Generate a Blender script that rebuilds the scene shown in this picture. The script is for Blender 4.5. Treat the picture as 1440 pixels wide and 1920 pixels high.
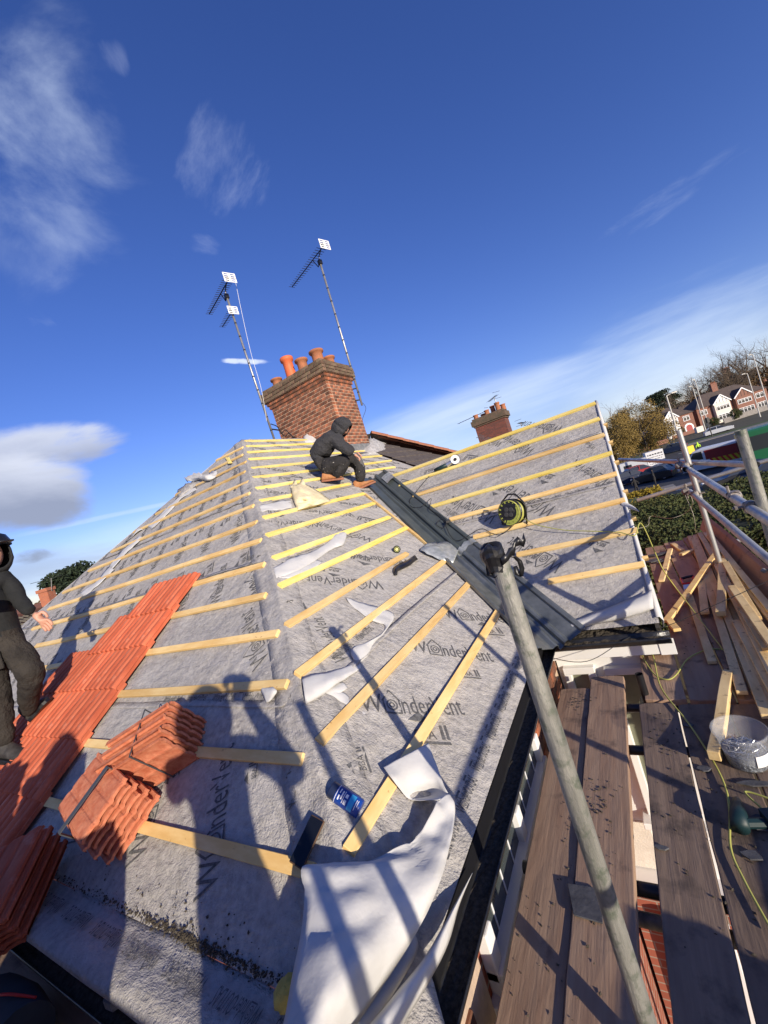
import bpy, bmesh, math, random
from mathutils import Vector, Matrix, noise as mnoise
random.seed(7)
V = Vector
S = bpy.context.scene
for o in list(bpy.data.objects): bpy.data.objects.remove(o)
COL = S.collection

# ------------------------------------------------------------------ camera
CH = 6.4
CAM = V((0, 0, CH)); FP = 764.03
def _n(a): return V(a).normalized()
CF = _n((-0.50764, 0.86143, -0.01572))
CU0 = V((0, 0, 1)); CR0 = CF.cross(CU0).normalized(); CU0 = CR0.cross(CF).normalized()
ROLL = 0.3071
CR = (CR0*math.cos(ROLL) - CU0*math.sin(ROLL)).normalized()
CU = (CU0*math.cos(ROLL) + CR0*math.sin(ROLL)).normalized()
cd = bpy.data.cameras.new('camera'); cam = bpy.data.objects.new('camera', cd); COL.objects.link(cam)
m = Matrix((CR, CU, -CF)).transposed().to_4x4(); m.translation = CAM; cam.matrix_world = m
cd.sensor_fit = 'VERTICAL'; cd.sensor_height = 24; cd.lens = FP*24/1920
cd.clip_start = 0.02; cd.clip_end = 3000
S.camera = cam
S.render.resolution_x = 768; S.render.resolution_y = 1024

# ------------------------------------------------------------------ light
SUNT = _n((-0.800, 0.542, -0.256))           # the way the sunlight travels
sd = bpy.data.lights.new('sun', 'SUN'); sd.energy = 4.8; sd.angle = math.radians(.55); sd.color = (1, .885, .72)
so = bpy.data.objects.new('sun', sd); COL.objects.link(so)
so.rotation_mode = 'QUATERNION'; so.rotation_quaternion = SUNT.to_track_quat('-Z', 'Y'); so.location = (20, -14, 20)
S.view_settings.view_transform = 'Standard'; S.view_settings.look = 'None'
S.view_settings.exposure = 0.35; S.view_settings.gamma = 1; S.view_settings.use_curve_mapping = False

w = bpy.data.worlds.new('World'); S.world = w; w.use_nodes = True
NT = w.node_tree; NT.nodes.clear()
def wn(t, **k):
    n = NT.nodes.new(t)
    for a, b in k.items(): setattr(n, a, b)
    return n
def wl(a, b): NT.links.new(a, b)
sky = wn('ShaderNodeTexSky', sky_type='NISHITA', sun_disc=False)
sky.sun_elevation = math.asin(-SUNT.z); sky.sun_rotation = math.atan2(-SUNT.x, -SUNT.y)
sky.air_density = 1.0; sky.dust_density = .3; sky.ozone_density = 3.2; sky.altitude = 50
hs = wn('ShaderNodeHueSaturation'); hs.inputs['Saturation'].default_value = 1.17; hs.inputs['Hue'].default_value = .512; hs.inputs['Value'].default_value = 1.0
wl(sky.outputs[0], hs.inputs['Color'])
tn = wn('ShaderNodeMix', data_type='RGBA', blend_type='MULTIPLY'); tn.inputs[0].default_value = 1; wl(hs.outputs[0], tn.inputs[6]); tn.inputs[7].default_value = (1.03, .89, 1.15, 1)
cur = tn.outputs[2]
geo = wn('ShaderNodeTexCoord'); DIRV = geo.outputs['Generated']
def wmath(op, a, b=None, c=None, clamp=False):
    n = wn('ShaderNodeMath', operation=op); n.use_clamp = clamp
    for i, x in enumerate((a, b, c)):
        if x is None: continue
        if hasattr(x, 'links'): wl(x, n.inputs[i])
        else: n.inputs[i].default_value = x
    return n.outputs[0]
def wdot(v):
    n = wn('ShaderNodeVectorMath', operation='DOT_PRODUCT'); wl(DIRV, n.inputs[0]); n.inputs[1].default_value = v
    return n.outputs['Value']
def rayv(px, py): return (CR*(px-720) - CU*(py-960) + CF*FP)
def cloud(px, py, px2, py2, half, amount, col, scale=6, stretch=4, thr=(.4, .75), soft=1.0, seed=0.0, topcol=None, detail=7, rough=.62, rag=2.0):
    """a bank of cloud hanging in the sky round the direction (px,py), its long axis towards (px2,py2)"""
    global cur
    c = rayv(px, py).normalized(); e = rayv(px2, py2).normalized()
    a = math.acos(max(-1, min(1, c.dot(e)))); e1 = (e - c*c.dot(e)).normalized(); e2 = c.cross(e1)
    if e2.z < 0: e2 = -e2
    z = wmath('MAXIMUM', wdot(c), .05)
    u = wmath('DIVIDE', wdot(e1), z); v = wmath('DIVIDE', wdot(e2), z)
    uu = wmath('DIVIDE', u, math.tan(a)); vv = wmath('DIVIDE', v, half)
    r2 = wmath('ADD', wmath('POWER', wmath('ABSOLUTE', uu), 2.4), wmath('POWER', wmath('ABSOLUTE', vv), 2.4))
    cmb = wn('ShaderNodeCombineXYZ'); wl(wmath('DIVIDE', u, stretch), cmb.inputs[0]); wl(v, cmb.inputs[1]); cmb.inputs[2].default_value = seed
    nz = wn('ShaderNodeTexNoise'); wl(cmb.outputs[0], nz.inputs['Vector']); nz.inputs['Scale'].default_value = scale
    nz.inputs['Detail'].default_value = detail; nz.inputs['Roughness'].default_value = rough; nz.inputs['Distortion'].default_value = .35
    nb_ = wn('ShaderNodeTexNoise'); wl(cmb.outputs[0], nb_.inputs['Vector']); nb_.inputs['Scale'].default_value = scale*.45; nb_.inputs['Detail'].default_value = 5; nb_.inputs['Distortion'].default_value = .8
    r2 = wmath('ADD', wmath('MULTIPLY', r2, .85), wmath('MULTIPLY', wmath('SUBTRACT', nb_.outputs['Fac'], .5), rag))
    mask = wmath('MULTIPLY', wmath('SUBTRACT', 1.0, r2), soft*.9, clamp=True)
    dens = wmath('ADD', nz.outputs['Fac'], wmath('MULTIPLY', wmath('SUBTRACT', mask, 1.0), .45))
    mr = wn('ShaderNodeMapRange'); mr.interpolation_type = 'SMOOTHSTEP'
    wl(dens, mr.inputs[0]); mr.inputs[1].default_value = thr[0]; mr.inputs[2].default_value = thr[1]
    front = wmath('GREATER_THAN', wdot(c), .1)
    fac = wmath('MULTIPLY', wmath('MULTIPLY', mr.outputs[0], wmath('MULTIPLY', mask, 1.6, clamp=True)), wmath('MULTIPLY', front, amount))
    mx = wn('ShaderNodeMix', data_type='RGBA'); wl(fac, mx.inputs[0]); wl(cur, mx.inputs[6])
    if topcol:
        cm = wn('ShaderNodeMix', data_type='RGBA')
        t = wmath('MULTIPLY_ADD', vv, .8, wmath('MULTIPLY_ADD', nz.outputs['Fac'], -1.6, 1.0), clamp=True)
        wl(t, cm.inputs[0]); cm.inputs[6].default_value = (*col, 1); cm.inputs[7].default_value = (*topcol, 1); wl(cm.outputs[2], mx.inputs[7])
    else: mx.inputs[7].default_value = (*col, 1)
    cur = mx.outputs[2]
K = 1.0
def kc(r, g, b, k=8.0): return (r*k, g*k, b*k)
cloud(1260, 665, 1800, 500, .19, .85, kc(.64, .75, .90), scale=3.2, stretch=7, thr=(.30, .62), seed=1.3)
cloud(860, 795, 1300, 650, .10, .72, kc(.66, .76, .90), scale=4, stretch=8, thr=(.30, .62), seed=4.1)
cloud(1380, 560, 1480, 500, .12, .35, kc(.6, .7, .86), scale=7, stretch=3, thr=(.34, .7), seed=9.1)
cloud(1350, 320, 1560, 190, .038, .30, kc(.62, .70, .88), scale=14, stretch=4, rag=3.2, thr=(.34, .66), seed=2.2)
cloud(1200, 410, 1330, 335, .03, .14, kc(.62, .70, .88), scale=16, stretch=3, thr=(.36, .68), seed=5.2, rag=3.5)
cloud(50, 290, 300, 250, .23, .52, kc(.56, .66, .86), scale=5.5, stretch=1.7, thr=(.30, .72), seed=3.7, rag=2.2)
cloud(30, 240, 130, 330, .06, .4, kc(.6, .7, .9), scale=6, stretch=4, thr=(.34, .68), seed=13.7)
cloud(420, 320, 490, 190, .11, .26, kc(.56, .64, .88), scale=9, stretch=2.5, thr=(.40, .68), seed=6.1)
cloud(215, 110, 225, 160, .03, .22, kc(.56, .64, .88), scale=9, stretch=2, thr=(.36, .68), seed=6.9)
cloud(385, 460, 430, 470, .03, .22, kc(.56, .64, .88), scale=9, stretch=2, thr=(.36, .68), seed=7.4)
cloud(70, 592, 190, 572, .055, .60, kc(.60, .68, .88), scale=7, stretch=2, thr=(.30, .62), seed=8.8)
cloud(465, 678, 530, 680, .0075, .8, kc(.75, .82, .98), scale=26, stretch=2, thr=(.2, .5), seed=8.1)
cloud(240, 1015, 640, 850, .11, .65, kc(.62, .74, .90), scale=4, stretch=5, thr=(.30, .62), seed=10.2)
cloud(60, 1085, 330, 1010, .075, .75, kc(.36, .44, .60), scale=5, stretch=4, thr=(.26, .55), seed=11.2)
cloud(200, 968, 400, 925, .008, .45, kc(.75, .82, .92), scale=8, stretch=9, thr=(.2, .55), seed=11.9)
cloud(110, 842, 285, 815, .060, .93, kc(.36, .40, .53), scale=5.5, stretch=2.2, thr=(.20, .40), seed=14.2, rag=1.3, topcol=kc(.78, .82, .92))
cloud(60, 930, 205, 915, .085, .97, kc(.28, .32, .44), scale=5.5, stretch=1.8, thr=(.18, .38), seed=15.4, rag=1.3, topcol=kc(.72, .76, .88))
cloud(70, 1040, 140, 1030, .022, .85, kc(.26, .31, .43), scale=12, stretch=2.2, thr=(.30, .50), seed=16.3)
bg = wn('ShaderNodeBackground'); bg.inputs[1].default_value = .12
wo = wn('ShaderNodeOutputWorld'); wl(cur, bg.inputs[0]); wl(bg.outputs[0], wo.inputs[0])

# ------------------------------------------------------------------ materials
def mat(name, col, rough=.7, col2=None, scale=8, stretch=(1, 1, 1), bump=0, bscale=None, metal=0, spec=.4, detail=5, thr=(.35, .65),
        col3=None, scale3=3, thr3=(.55, .7), bdist=.01, trans=0, alpha=1, coords='Object', emit=None, bump2=0, bscale2=60, bstretch=None, rough2=None, sheen=0):
    m = bpy.data.materials.new(name); m.use_nodes = True; nt = m.node_tree; b = nt.nodes['Principled BSDF']
    b.inputs['Base Color'].default_value = (*col, 1); b.inputs['Roughness'].default_value = rough; b.inputs['Metallic'].default_value = metal
    b.inputs['Specular IOR Level'].default_value = spec
    if trans: b.inputs['Transmission Weight'].default_value = trans
    if alpha < 1: b.inputs['Alpha'].default_value = alpha
    if sheen: b.inputs['Sheen Weight'].default_value = sheen
    tc = nt.nodes.new('ShaderNodeTexCoord')
    def mapped(st):
        mp = nt.nodes.new('ShaderNodeMapping'); mp.inputs['Scale'].default_value = st; nt.links.new(tc.outputs[coords], mp.inputs[0]); return mp.outputs[0]
    def nz(sc, st, det=detail):
        n = nt.nodes.new('ShaderNodeTexNoise'); n.inputs['Scale'].default_value = sc; n.inputs['Detail'].default_value = det
        n.inputs['Roughness'].default_value = .6; nt.links.new(mapped(st), n.inputs['Vector']); return n.outputs['Fac']
    def ramp(f, a, c):
        r = nt.nodes.new('ShaderNodeMapRange'); nt.links.new(f, r.inputs[0]); r.inputs[1].default_value = a; r.inputs[2].default_value = c; return r.outputs[0]
    last = None
    if col2:
        f = ramp(nz(scale, stretch), *thr); mx = nt.nodes.new('ShaderNodeMix'); mx.data_type = 'RGBA'
        nt.links.new(f, mx.inputs[0]); mx.inputs[6].default_value = (*col, 1); mx.inputs[7].default_value = (*col2, 1); last = mx.outputs[2]
        if rough2 is not None:
            rm = nt.nodes.new('ShaderNodeMapRange'); nt.links.new(f, rm.inputs[0]); rm.inputs[3].default_value = rough; rm.inputs[4].default_value = rough2
            nt.links.new(rm.outputs[0], b.inputs['Roughness'])
    if col3:
        f = ramp(nz(scale3, (1, 1, 1)), *thr3); mx = nt.nodes.new('ShaderNodeMix'); mx.data_type = 'RGBA'
        nt.links.new(f, mx.inputs[0])
        if last: nt.links.new(last, mx.inputs[6])
        else: mx.inputs[6].default_value = (*col, 1)
        mx.inputs[7].default_value = (*col3, 1); last = mx.outputs[2]
    if last: nt.links.new(last, b.inputs['Base Color'])
    if bump:
        bp = nt.nodes.new('ShaderNodeBump'); bp.inputs['Strength'].default_value = bump; bp.inputs['Distance'].default_value = bdist
        nt.links.new(nz(bscale or scale, bstretch or stretch), bp.inputs['Height']); nt.links.new(bp.outputs[0], b.inputs['Normal'])
        if bump2:
            b2 = nt.nodes.new('ShaderNodeBump'); b2.inputs['Strength'].default_value = bump2; b2.inputs['Distance'].default_value = bdist*.4
            nt.links.new(nz(bscale2, stretch, 2), b2.inputs['Height']); nt.links.new(bp.outputs[0], b2.inputs['Normal']); nt.links.new(b2.outputs[0], b.inputs['Normal'])
    if emit:
        b.inputs['Emission Color'].default_value = (*emit, 1); b.inputs['Emission Strength'].default_value = 1
    m.diffuse_color = (*col, 1)
    return m
def per_object_tint(m, amt=.35):
    """vary the brightness of each object that shares the material (each brick, tile or batten a little different)"""
    nt = m.node_tree; b = nt.nodes['Principled BSDF']; oi = nt.nodes.new('ShaderNodeObjectInfo')
    h = nt.nodes.new('ShaderNodeHueSaturation'); mr = nt.nodes.new('ShaderNodeMapRange'); nt.links.new(oi.outputs['Random'], mr.inputs[0])
    mr.inputs[3].default_value = 1-amt; mr.inputs[4].default_value = 1+amt; nt.links.new(mr.outputs[0], h.inputs['Value'])
    l = b.inputs['Base Color'].links
    if l: nt.links.new(l[0].from_socket, h.inputs['Color'])
    else: h.inputs['Color'].default_value = b.inputs['Base Color'].default_value
    nt.links.new(h.outputs[0], b.inputs['Base Color']); return m
def brickmat(name, c1, c2, mortar, scale=1.0, axis='XZ'):
    m = bpy.data.materials.new(name); m.use_nodes = True; nt = m.node_tree; b = nt.nodes['Principled BSDF']; b.inputs['Roughness'].default_value = .9
    g = nt.nodes.new('ShaderNodeTexCoord'); sp = nt.nodes.new('ShaderNodeSeparateXYZ'); nt.links.new(g.outputs['Object'], sp.inputs[0])
    ad = nt.nodes.new('ShaderNodeMath'); ad.operation = 'ADD'; nt.links.new(sp.outputs[0], ad.inputs[0]); nt.links.new(sp.outputs[1], ad.inputs[1])
    cb = nt.nodes.new('ShaderNodeCombineXYZ'); nt.links.new(ad.outputs[0], cb.inputs[0]); nt.links.new(sp.outputs[2], cb.inputs[1])
    br = nt.nodes.new('ShaderNodeTexBrick'); nt.links.new(cb.outputs[0], br.inputs['Vector'])
    br.inputs['Scale'].default_value = 1; br.inputs['Brick Width'].default_value = .225*scale; br.inputs['Row Height'].default_value = .075*scale
    br.inputs['Mortar Size'].default_value = .006*scale; br.inputs['Color1'].default_value = (*c1, 1); br.inputs['Color2'].default_value = (*c2, 1); br.inputs['Mortar'].default_value = (*mortar, 1)
    nt.links.new(br.outputs['Color'], b.inputs['Base Color'])
    bp = nt.nodes.new('ShaderNodeBump'); bp.inputs['Strength'].default_value = .5; bp.inputs['Distance'].default_value = .01; bp.invert = True
    nt.links.new(br.outputs['Fac'], bp.inputs['Height']); nt.links.new(bp.outputs[0], b.inputs['Normal'])
    return m

MEM = mat('grey_membrane', (.30, .285, .265), .9, (.47, .445, .415), scale=34, stretch=(1, 1, 1), bump=.9, bscale=5.5, bdist=.034, bstretch=(1, 2.0, 1.8), thr=(.33, .68), bump2=.5, bscale2=110, detail=9, spec=.15, col3=(.49, .475, .455), scale3=3.5, thr3=(.45, .9))
MEMU = mat('white_membrane', (.58, .575, .56), .85, (.50, .495, .48), scale=4, bump=.30, bscale=3.5, bdist=.03, bump2=.04, bscale2=140, spec=.2)
PRT = mat('black_print', (.07, .07, .072), .85, (.16, .16, .162), scale=60, spec=.1)
BATY = per_object_tint(mat('yellow_batten_timber', (.80, .60, .12), .75, (.90, .74, .28), scale=14, stretch=(.25, 1, 1), bump=.25, bdist=.004, col3=(.42, .25, .07), scale3=30, thr3=(.66, .74)), .10)
BATO = per_object_tint(mat('tan_batten_timber', (.68, .43, .15), .75, (.82, .60, .27), scale=14, stretch=(.25, 1, 1), bump=.25, bdist=.004, col3=(.34, .17, .06), scale3=30, thr3=(.66, .74)), .14)
OLDW = per_object_tint(mat('dull_batten_timber', (.62, .43, .19), .8, (.78, .59, .30), scale=16, stretch=(1, .25, 1), bump=.25, bdist=.004, col3=(.16, .09, .05), scale3=22, thr3=(.6, .74)), .16)
TIL = per_object_tint(mat('terracotta_concrete', (.40, .080, .035), .8, (.56, .145, .07), scale=14, stretch=(1, .3, 1), bump=.25, bscale=120, bdist=.0015, col3=(.66, .30, .20), scale3=9, thr3=(.56, .80), spec=.3), .17)
TILD = per_object_tint(mat('rough_terracotta', (.46, .125, .06), .9, (.60, .22, .12), scale=24, bump=.7, bscale=60, bdist=.006), .12)
STRAP = mat('grey_strap', (.06, .065, .07), .5)
BRK = per_object_tint(mat('red_brick', (.36, .105, .05), .9, (.46, .175, .075), scale=9, bump=.5, bscale=60, bdist=.006, col3=(.11, .06, .045), scale3=3.6, thr3=(.44, .64)), .42)
BRKO = mat('orange_brick', (.56, .15, .05), .9, (.62, .22, .09), scale=20, bump=.4, bscale=60, bdist=.005)
BRKD = per_object_tint(mat('sooty_brick', (.105, .075, .055), .95, (.19, .11, .07), scale=12, bump=.6, bscale=50, bdist=.008, col3=(.14, .13, .075), scale3=8, thr3=(.55, .66)), .3)
MOR = mat('mortar', (.56, .42, .30), .95, (.42, .32, .24), scale=20, bump=.4, bscale=50)
POTO = mat('orange_pot', (.66, .15, .05), .6, (.58, .13, .05), scale=5)
POTB = mat('weathered_pot', (.40, .15, .07), .8, (.30, .12, .06), scale=8, bump=.2)
GALV = mat('galvanised_tube', (.36, .36, .35), .5, (.50, .50, .48), scale=9, stretch=(1, 1, .3), bump=.15, bscale=30, metal=.55, rough2=.35, bdist=.004)
TUBE = mat('weathered_tube', (.20, .20, .175), .5, (.36, .35, .315), scale=18, stretch=(1, 1, .22), bump=.6, bscale=50, metal=.35, col3=(.13, .15, .115), scale3=26, thr3=(.50, .66), bdist=.012, detail=10)
COUP = mat('coupler_steel', (.22, .17, .13), .6, (.34, .32, .30), scale=30, metal=.5)
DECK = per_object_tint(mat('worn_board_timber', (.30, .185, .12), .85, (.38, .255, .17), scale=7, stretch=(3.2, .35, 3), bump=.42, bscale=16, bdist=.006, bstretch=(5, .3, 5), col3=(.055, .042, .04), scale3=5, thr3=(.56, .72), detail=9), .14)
DECKD = per_object_tint(mat('dark_board_timber', (.17, .118, .085), .85, (.235, .168, .12), scale=7, stretch=(3.2, .35, 3), bump=.42, bscale=16, bdist=.006, bstretch=(5, .3, 5), col3=(.035, .03, .028), scale3=6, thr3=(.52, .7), detail=9), .12)  # same grain as the worn board timber, in darker tones
GRPD = mat('dark_valley_metal', (.075, .09, .088), .38, (.10, .118, .114), scale=5, spec=.5, metal=.25, bump=.1, bscale=8)
GRPL = mat('bright_valley_metal', (.12, .135, .138), .30, (.21, .228, .232), scale=7, spec=.5, metal=.5, bump=.2, bscale=10)
FOIL = mat('torn_flashing_metal', (.34, .37, .36), .4, (.55, .57, .55), scale=20, metal=.5, bump=.5, bscale=14)
BLK = mat('black_plastic', (.012, .012, .014), .35, spec=.5)
GUT = mat('black_gutter', (.012, .012, .013), .3, (.02, .02, .02), scale=20, bump=.3, bscale=60, spec=.6)
DIRT = mat('gutter_debris', (.03, .024, .018), .9, (.09, .075, .055), scale=60, bump=.9, bscale=70)
PVC = mat('white_upvc', (.80, .79, .77), .35, (.74, .73, .70), scale=3, spec=.5)
REND = mat('cream_render', (.70, .65, .56), .85, (.62, .57, .49), scale=12, bump=.4, bscale=90)
GLS = mat('window_glass', (.05, .06, .06), .08, spec=.8)
GLSO = mat('olive_blind_glass', (.16, .17, .12), .2, (.22, .22, .16), scale=4, spec=.7)
SLT = mat('brown_old_tiles', (.075, .06, .052), .85, (.12, .10, .085), scale=10, bump=.6, bscale=14, bdist=.02)
RDG = mat('orange_ridge_clay', (.36, .14, .075), .9, (.24, .11, .07), scale=16, bump=.3)
BRKW = brickmat('house_brickwork', (.30, .085, .05), (.24, .07, .04), (.30, .24, .19))
BRKF = brickmat('far_brickwork', (.24, .10, .065), (.19, .075, .05), (.26, .20, .16))
HOOD = mat('charcoal_hoodie', (.030, .030, .034), .95, (.045, .045, .05), scale=9, bump=1, bscale=9, bdist=.05, bump2=.4, bscale2=60)
TRSD = mat('black_work_trousers', (.016, .015, .016), .9, (.030, .028, .028), scale=8, bump=1, bscale=9, bdist=.06, col3=(.42, .40, .38), scale3=30, thr3=(.655, .70))
TRSG = mat('dusty_work_trousers', (.020, .017, .015), .95, (.040, .034, .028), scale=9, bump=1, bscale=8, bdist=.06, bump2=.3, bscale2=40)
KNEE = mat('grey_knee_panel', (.10, .095, .095), .95)
BOOT = mat('tan_boot', (.33, .13, .045), .85, (.42, .20, .09), scale=14, bump=.4, bscale=30)
BOOTB = mat('black_boot', (.022, .02, .019), .7, (.06, .055, .05), scale=16, bump=.4, bscale=30)
SKIN = mat('skin', (.50, .25, .17), .6, (.56, .30, .21), scale=12)
CREAM = mat('cream_sack', (.74, .62, .36), .9, (.80, .70, .46), scale=6, bump=.6, bscale=12, bdist=.02, col3=(.42, .30, .12), scale3=46, thr3=(.66, .70))
YEL = mat('yellow_cable', (.40, .40, .10), .5)
LIME = mat('lime_plastic', (.36, .40, .07), .5)
RED = mat('red_plastic', (.62, .03, .02), .4)
MAK = mat('teal_tool', (.008, .028, .032), .5)
STL = mat('bright_steel', (.6, .6, .6), .3, metal=.8)
BLU = mat('blue_can', (.008, .03, .20), .3, (.01, .06, .32), scale=9)
CYAN = mat('cyan_label', (.04, .32, .62), .4)
WHT = mat('white_paint', (.78, .78, .78), .5)
CLR = mat('clear_plastic', (.75, .78, .82), .25, trans=0, alpha=.13, spec=.5)
NAIL = mat('grey_nails', (.10, .12, .15), .35, (.35, .38, .42), scale=90, metal=.6, bump=1, bscale=90)
FOAM = mat('yellow_foam', (.50, .36, .07), .95, (.62, .48, .12), scale=20, bump=.8, bscale=30)
ALU = mat('aerial_mast_metal', (.45, .44, .42), .4, (.30, .29, .28), scale=10, metal=.6)
CAB = mat('black_cable', (.015, .015, .017), .6)
LEAD = mat('lead_grey', (.14, .145, .15), .6, (.22, .22, .225), scale=14, bump=.5, bscale=18)
SLATE = mat('slate_fragment', (.05, .05, .055), .7, (.10, .10, .105), scale=20, bump=.4)

# ------------------------------------------------------------------ mesh helpers
def label(o, lab=None, cat=None, group=None, kind=None):
    if lab: o['label'] = lab
    if cat: o['category'] = cat
    if group: o['group'] = group
    if kind: o['kind'] = kind
    return o
def thing(name, lab, cat, loc=(0, 0, 0), group=None):
    o = bpy.data.objects.new(name, None); COL.objects.link(o); o.location = loc; o.empty_display_size = .2
    return label(o, lab, cat, group)
def world_origin(o):
    p = V((0, 0, 0))
    while o: p += o.location; o = o.parent
    return p
class MB:
    def __init__(s): s.v = []; s.f = []; s.m = []; s.cm = 0
    def add(s, vs, fs):
        b = len(s.v); s.v += [V(x) for x in vs]
        for f in fs: s.f.append([b+i for i in f]); s.m.append(s.cm)
        return s
    def box(s, c, ax, ay, az):
        """centre and three half-axis vectors"""
        c = V(c); ax, ay, az = V(ax), V(ay), V(az)
        vs = [c+ax*i+ay*j+az*k for k in (-1, 1) for j in (-1, 1) for i in (-1, 1)]
        fs = [(0, 2, 3, 1), (4, 5, 7, 6), (0, 1, 5, 4), (1, 3, 7, 5), (3, 2, 6, 7), (2, 0, 4, 6)]
        if ax.cross(ay).dot(az) < 0: fs = [f[::-1] for f in fs]
        return s.add(vs, fs)
    def bb(s, x0, y0, z0, x1, y1, z1):
        return s.box(((x0+x1)/2, (y0+y1)/2, (z0+z1)/2), ((x1-x0)/2, 0, 0), (0, (y1-y0)/2, 0), (0, 0, (z1-z0)/2))
    def tube(s, pts, r, n=10, cap=True):
        pts = [V(p) for p in pts]; rs = r if isinstance(r, (list, tuple)) else [r]*len(pts)
        vs = []; up = None
        for i, p in enumerate(pts):
            a = pts[max(0, i-1)]; b = pts[min(len(pts)-1, i+1)]; d = (b-a).normalized()
            if up is None: up = d.orthogonal().normalized()
            up = (up - d*up.dot(d)); up = up.normalized() if up.length > 1e-6 else d.orthogonal().normalized()
            q = d.cross(up)
            vs += [p + (up*math.cos(2*math.pi*k/n) + q*math.sin(2*math.pi*k/n))*rs[i] for k in range(n)]
        fs = [(i*n+k, i*n+(k+1) % n, (i+1)*n+(k+1) % n, (i+1)*n+k) for i in range(len(pts)-1) for k in range(n)]
        if cap: fs += [tuple(range(n))[::-1], tuple((len(pts)-1)*n+k for k in range(n))]
        return s.add(vs, fs)
    def grid(s, rows):
        n = len(rows[0]); vs = [p for r in rows for p in r]
        return s.add(vs, [(i*n+j, i*n+j+1, (i+1)*n+j+1, (i+1)*n+j) for i in range(len(rows)-1) for j in range(n-1)])
    def prism(s, poly, ext):
        """extrude a polygon by a vector"""
        n = len(poly); P = [V(p) for p in poly]; e = V(ext)
        return s.add(P+[p+e for p in P], [tuple(range(n))[::-1], tuple(range(n, 2*n))]+[(i, (i+1) % n, n+(i+1) % n, n+i) for i in range(n)])
    def lathe(s, c, prof, n=20, axis=V((0, 0, 1))):
        c = V(c); a = V(axis).normalized(); e = a.orthogonal().normalized(); q = a.cross(e)
        vs = [c+a*h+(e*math.cos(2*math.pi*k/n)+q*math.sin(2*math.pi*k/n))*r for (r, h) in prof for k in range(n)]
        return s.add(vs, [(i*n+k, i*n+(k+1) % n, (i+1)*n+(k+1) % n, (i+1)*n+k) for i in range(len(prof)-1) for k in range(n)])
def build(name, mb, mats, parent=None, smooth=False, lab=None, cat=None, group=None, kind=None, bevel=0, solid=0, world=True, fixn=False):
    me = bpy.data.meshes.new(name)
    o0 = world_origin(parent) if (parent and world) else V((0, 0, 0))
    me.from_pydata([tuple(v-o0) for v in mb.v], [], mb.f); me.update()
    ms = mats if isinstance(mats, (list, tuple)) else [mats]
    for x in ms: me.materials.append(x)
    if len(ms) > 1: me.polygons.foreach_set('material_index', mb.m)
    if smooth: me.polygons.foreach_set('use_smooth', [True]*len(me.polygons))
    if fixn:
        b = bmesh.new(); b.from_mesh(me); bmesh.ops.recalc_face_normals(b, faces=b.faces); b.to_mesh(me); b.free()
    o = bpy.data.objects.new(name, me); COL.objects.link(o)
    if parent: o.parent = parent
    if bevel:
        md = o.modifiers.new('b', 'BEVEL'); md.width = bevel; md.segments = 2; md.limit_method = 'ANGLE'
    if solid:
        md = o.modifiers.new('s', 'SOLIDIFY'); md.thickness = solid; md.offset = 0
    return label(o, lab, cat, group, kind)
def inst(name, me, parent, M):
    o = bpy.data.objects.new(name, me); COL.objects.link(o)
    if parent: o.parent = parent; M = Matrix.Translation(-world_origin(parent)) @ M
    o.matrix_local = M
    return o
def frame(o, x, y, z):
    m = Matrix((V(x), V(y), V(z))).transposed().to_4x4(); m.translation = V(o); return m
def copy_tree(src, loc=None, rotz=0, lab=None, scale=None):
    r = src.copy(); COL.objects.link(r)
    if loc is not None: r.location = loc
    r.rotation_euler = (0, 0, rotz)
    if scale: r.scale = (scale,)*3
    if lab: r['label'] = lab
    def rec(a, b):
        for ch in list(a.children):
            c = ch.copy(); COL.objects.link(c); c.parent = b; rec(ch, c)
    rec(src, r); return r

# ------------------------------------------------------------------ the roof's planes
TT = .6997; SL = math.sqrt(1+TT*TT); CS, SN = 1/SL, TT/SL
A = V((-5.8655, 5.6654, 8.5743)); DG = 2.55
NR = V((SN, 0, CS)); NL = V((0, -SN, CS)); NG = NL
PL = {'R': (NR, A), 'L': (NL, A), 'G': (NG, A+V((0, DG, 0))), 'D': (V((0, 0, 1)), V((0, 0, 4.80))), 'Z': (V((0, 0, 1)), V((0, 0, 0)))}
def RP(y, s, h=0): return V((A.x+s*CS, y, A.z-s*SN)) + NR*h
def LP(x, s, h=0): return V((x, A.y-s*CS, A.z-s*SN)) + NL*h
def GP(x, s, h=0): return V((x, A.y+DG-s*CS, A.z-s*SN)) + NG*h
def on(pl, px, py, h=0):
    n, q = PL[pl]; q = q+n*h; r = rayv(px, py); return CAM + r*((q-CAM).dot(n)/r.dot(n))
def onz(px, py, z): r = rayv(px, py); return CAM + r*((z-CH)/r.z)
def onx(px, py, x): r = rayv(px, py); return CAM + r*(x/r.x)
def ony(px, py, y): r = rayv(px, py); return CAM + r*(y/r.y)
def atd(px, py, d): return CAM + rayv(px, py)*(d/FP)
def sl(p, pl):
    q = PL[pl][1]
    if pl == 'R': return p.y, (p.x-q.x)/CS
    return p.x, (q.y-p.y)/CS
EAVE = 6.12; ZE = A.z-EAVE*SN; XE = A.x+EAVE*CS; YE = A.y-EAVE*CS; YGE = YE+DG
RX, RY, RZ = -5.435, 5.235, 8.273
VK = A.x+A.y+DG                                   # valley: x + y = VK
YGR = A.y+DG-3.08*CS*1.0                          # wing ridge, refined from its top batten
gs = []
GBP = [((1113, 757), (726, 896)), ((1124, 785), (749, 910)), ((1133, 814.5), (775, 930)), ((1144, 850), (805, 951)), ((1157, 888), (843.6, 973.7)), ((1172, 937), (888, 1006.6)), ((1190, 994), (969, 1040)), ((1208, 1056), (1028, 1090))]
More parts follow.
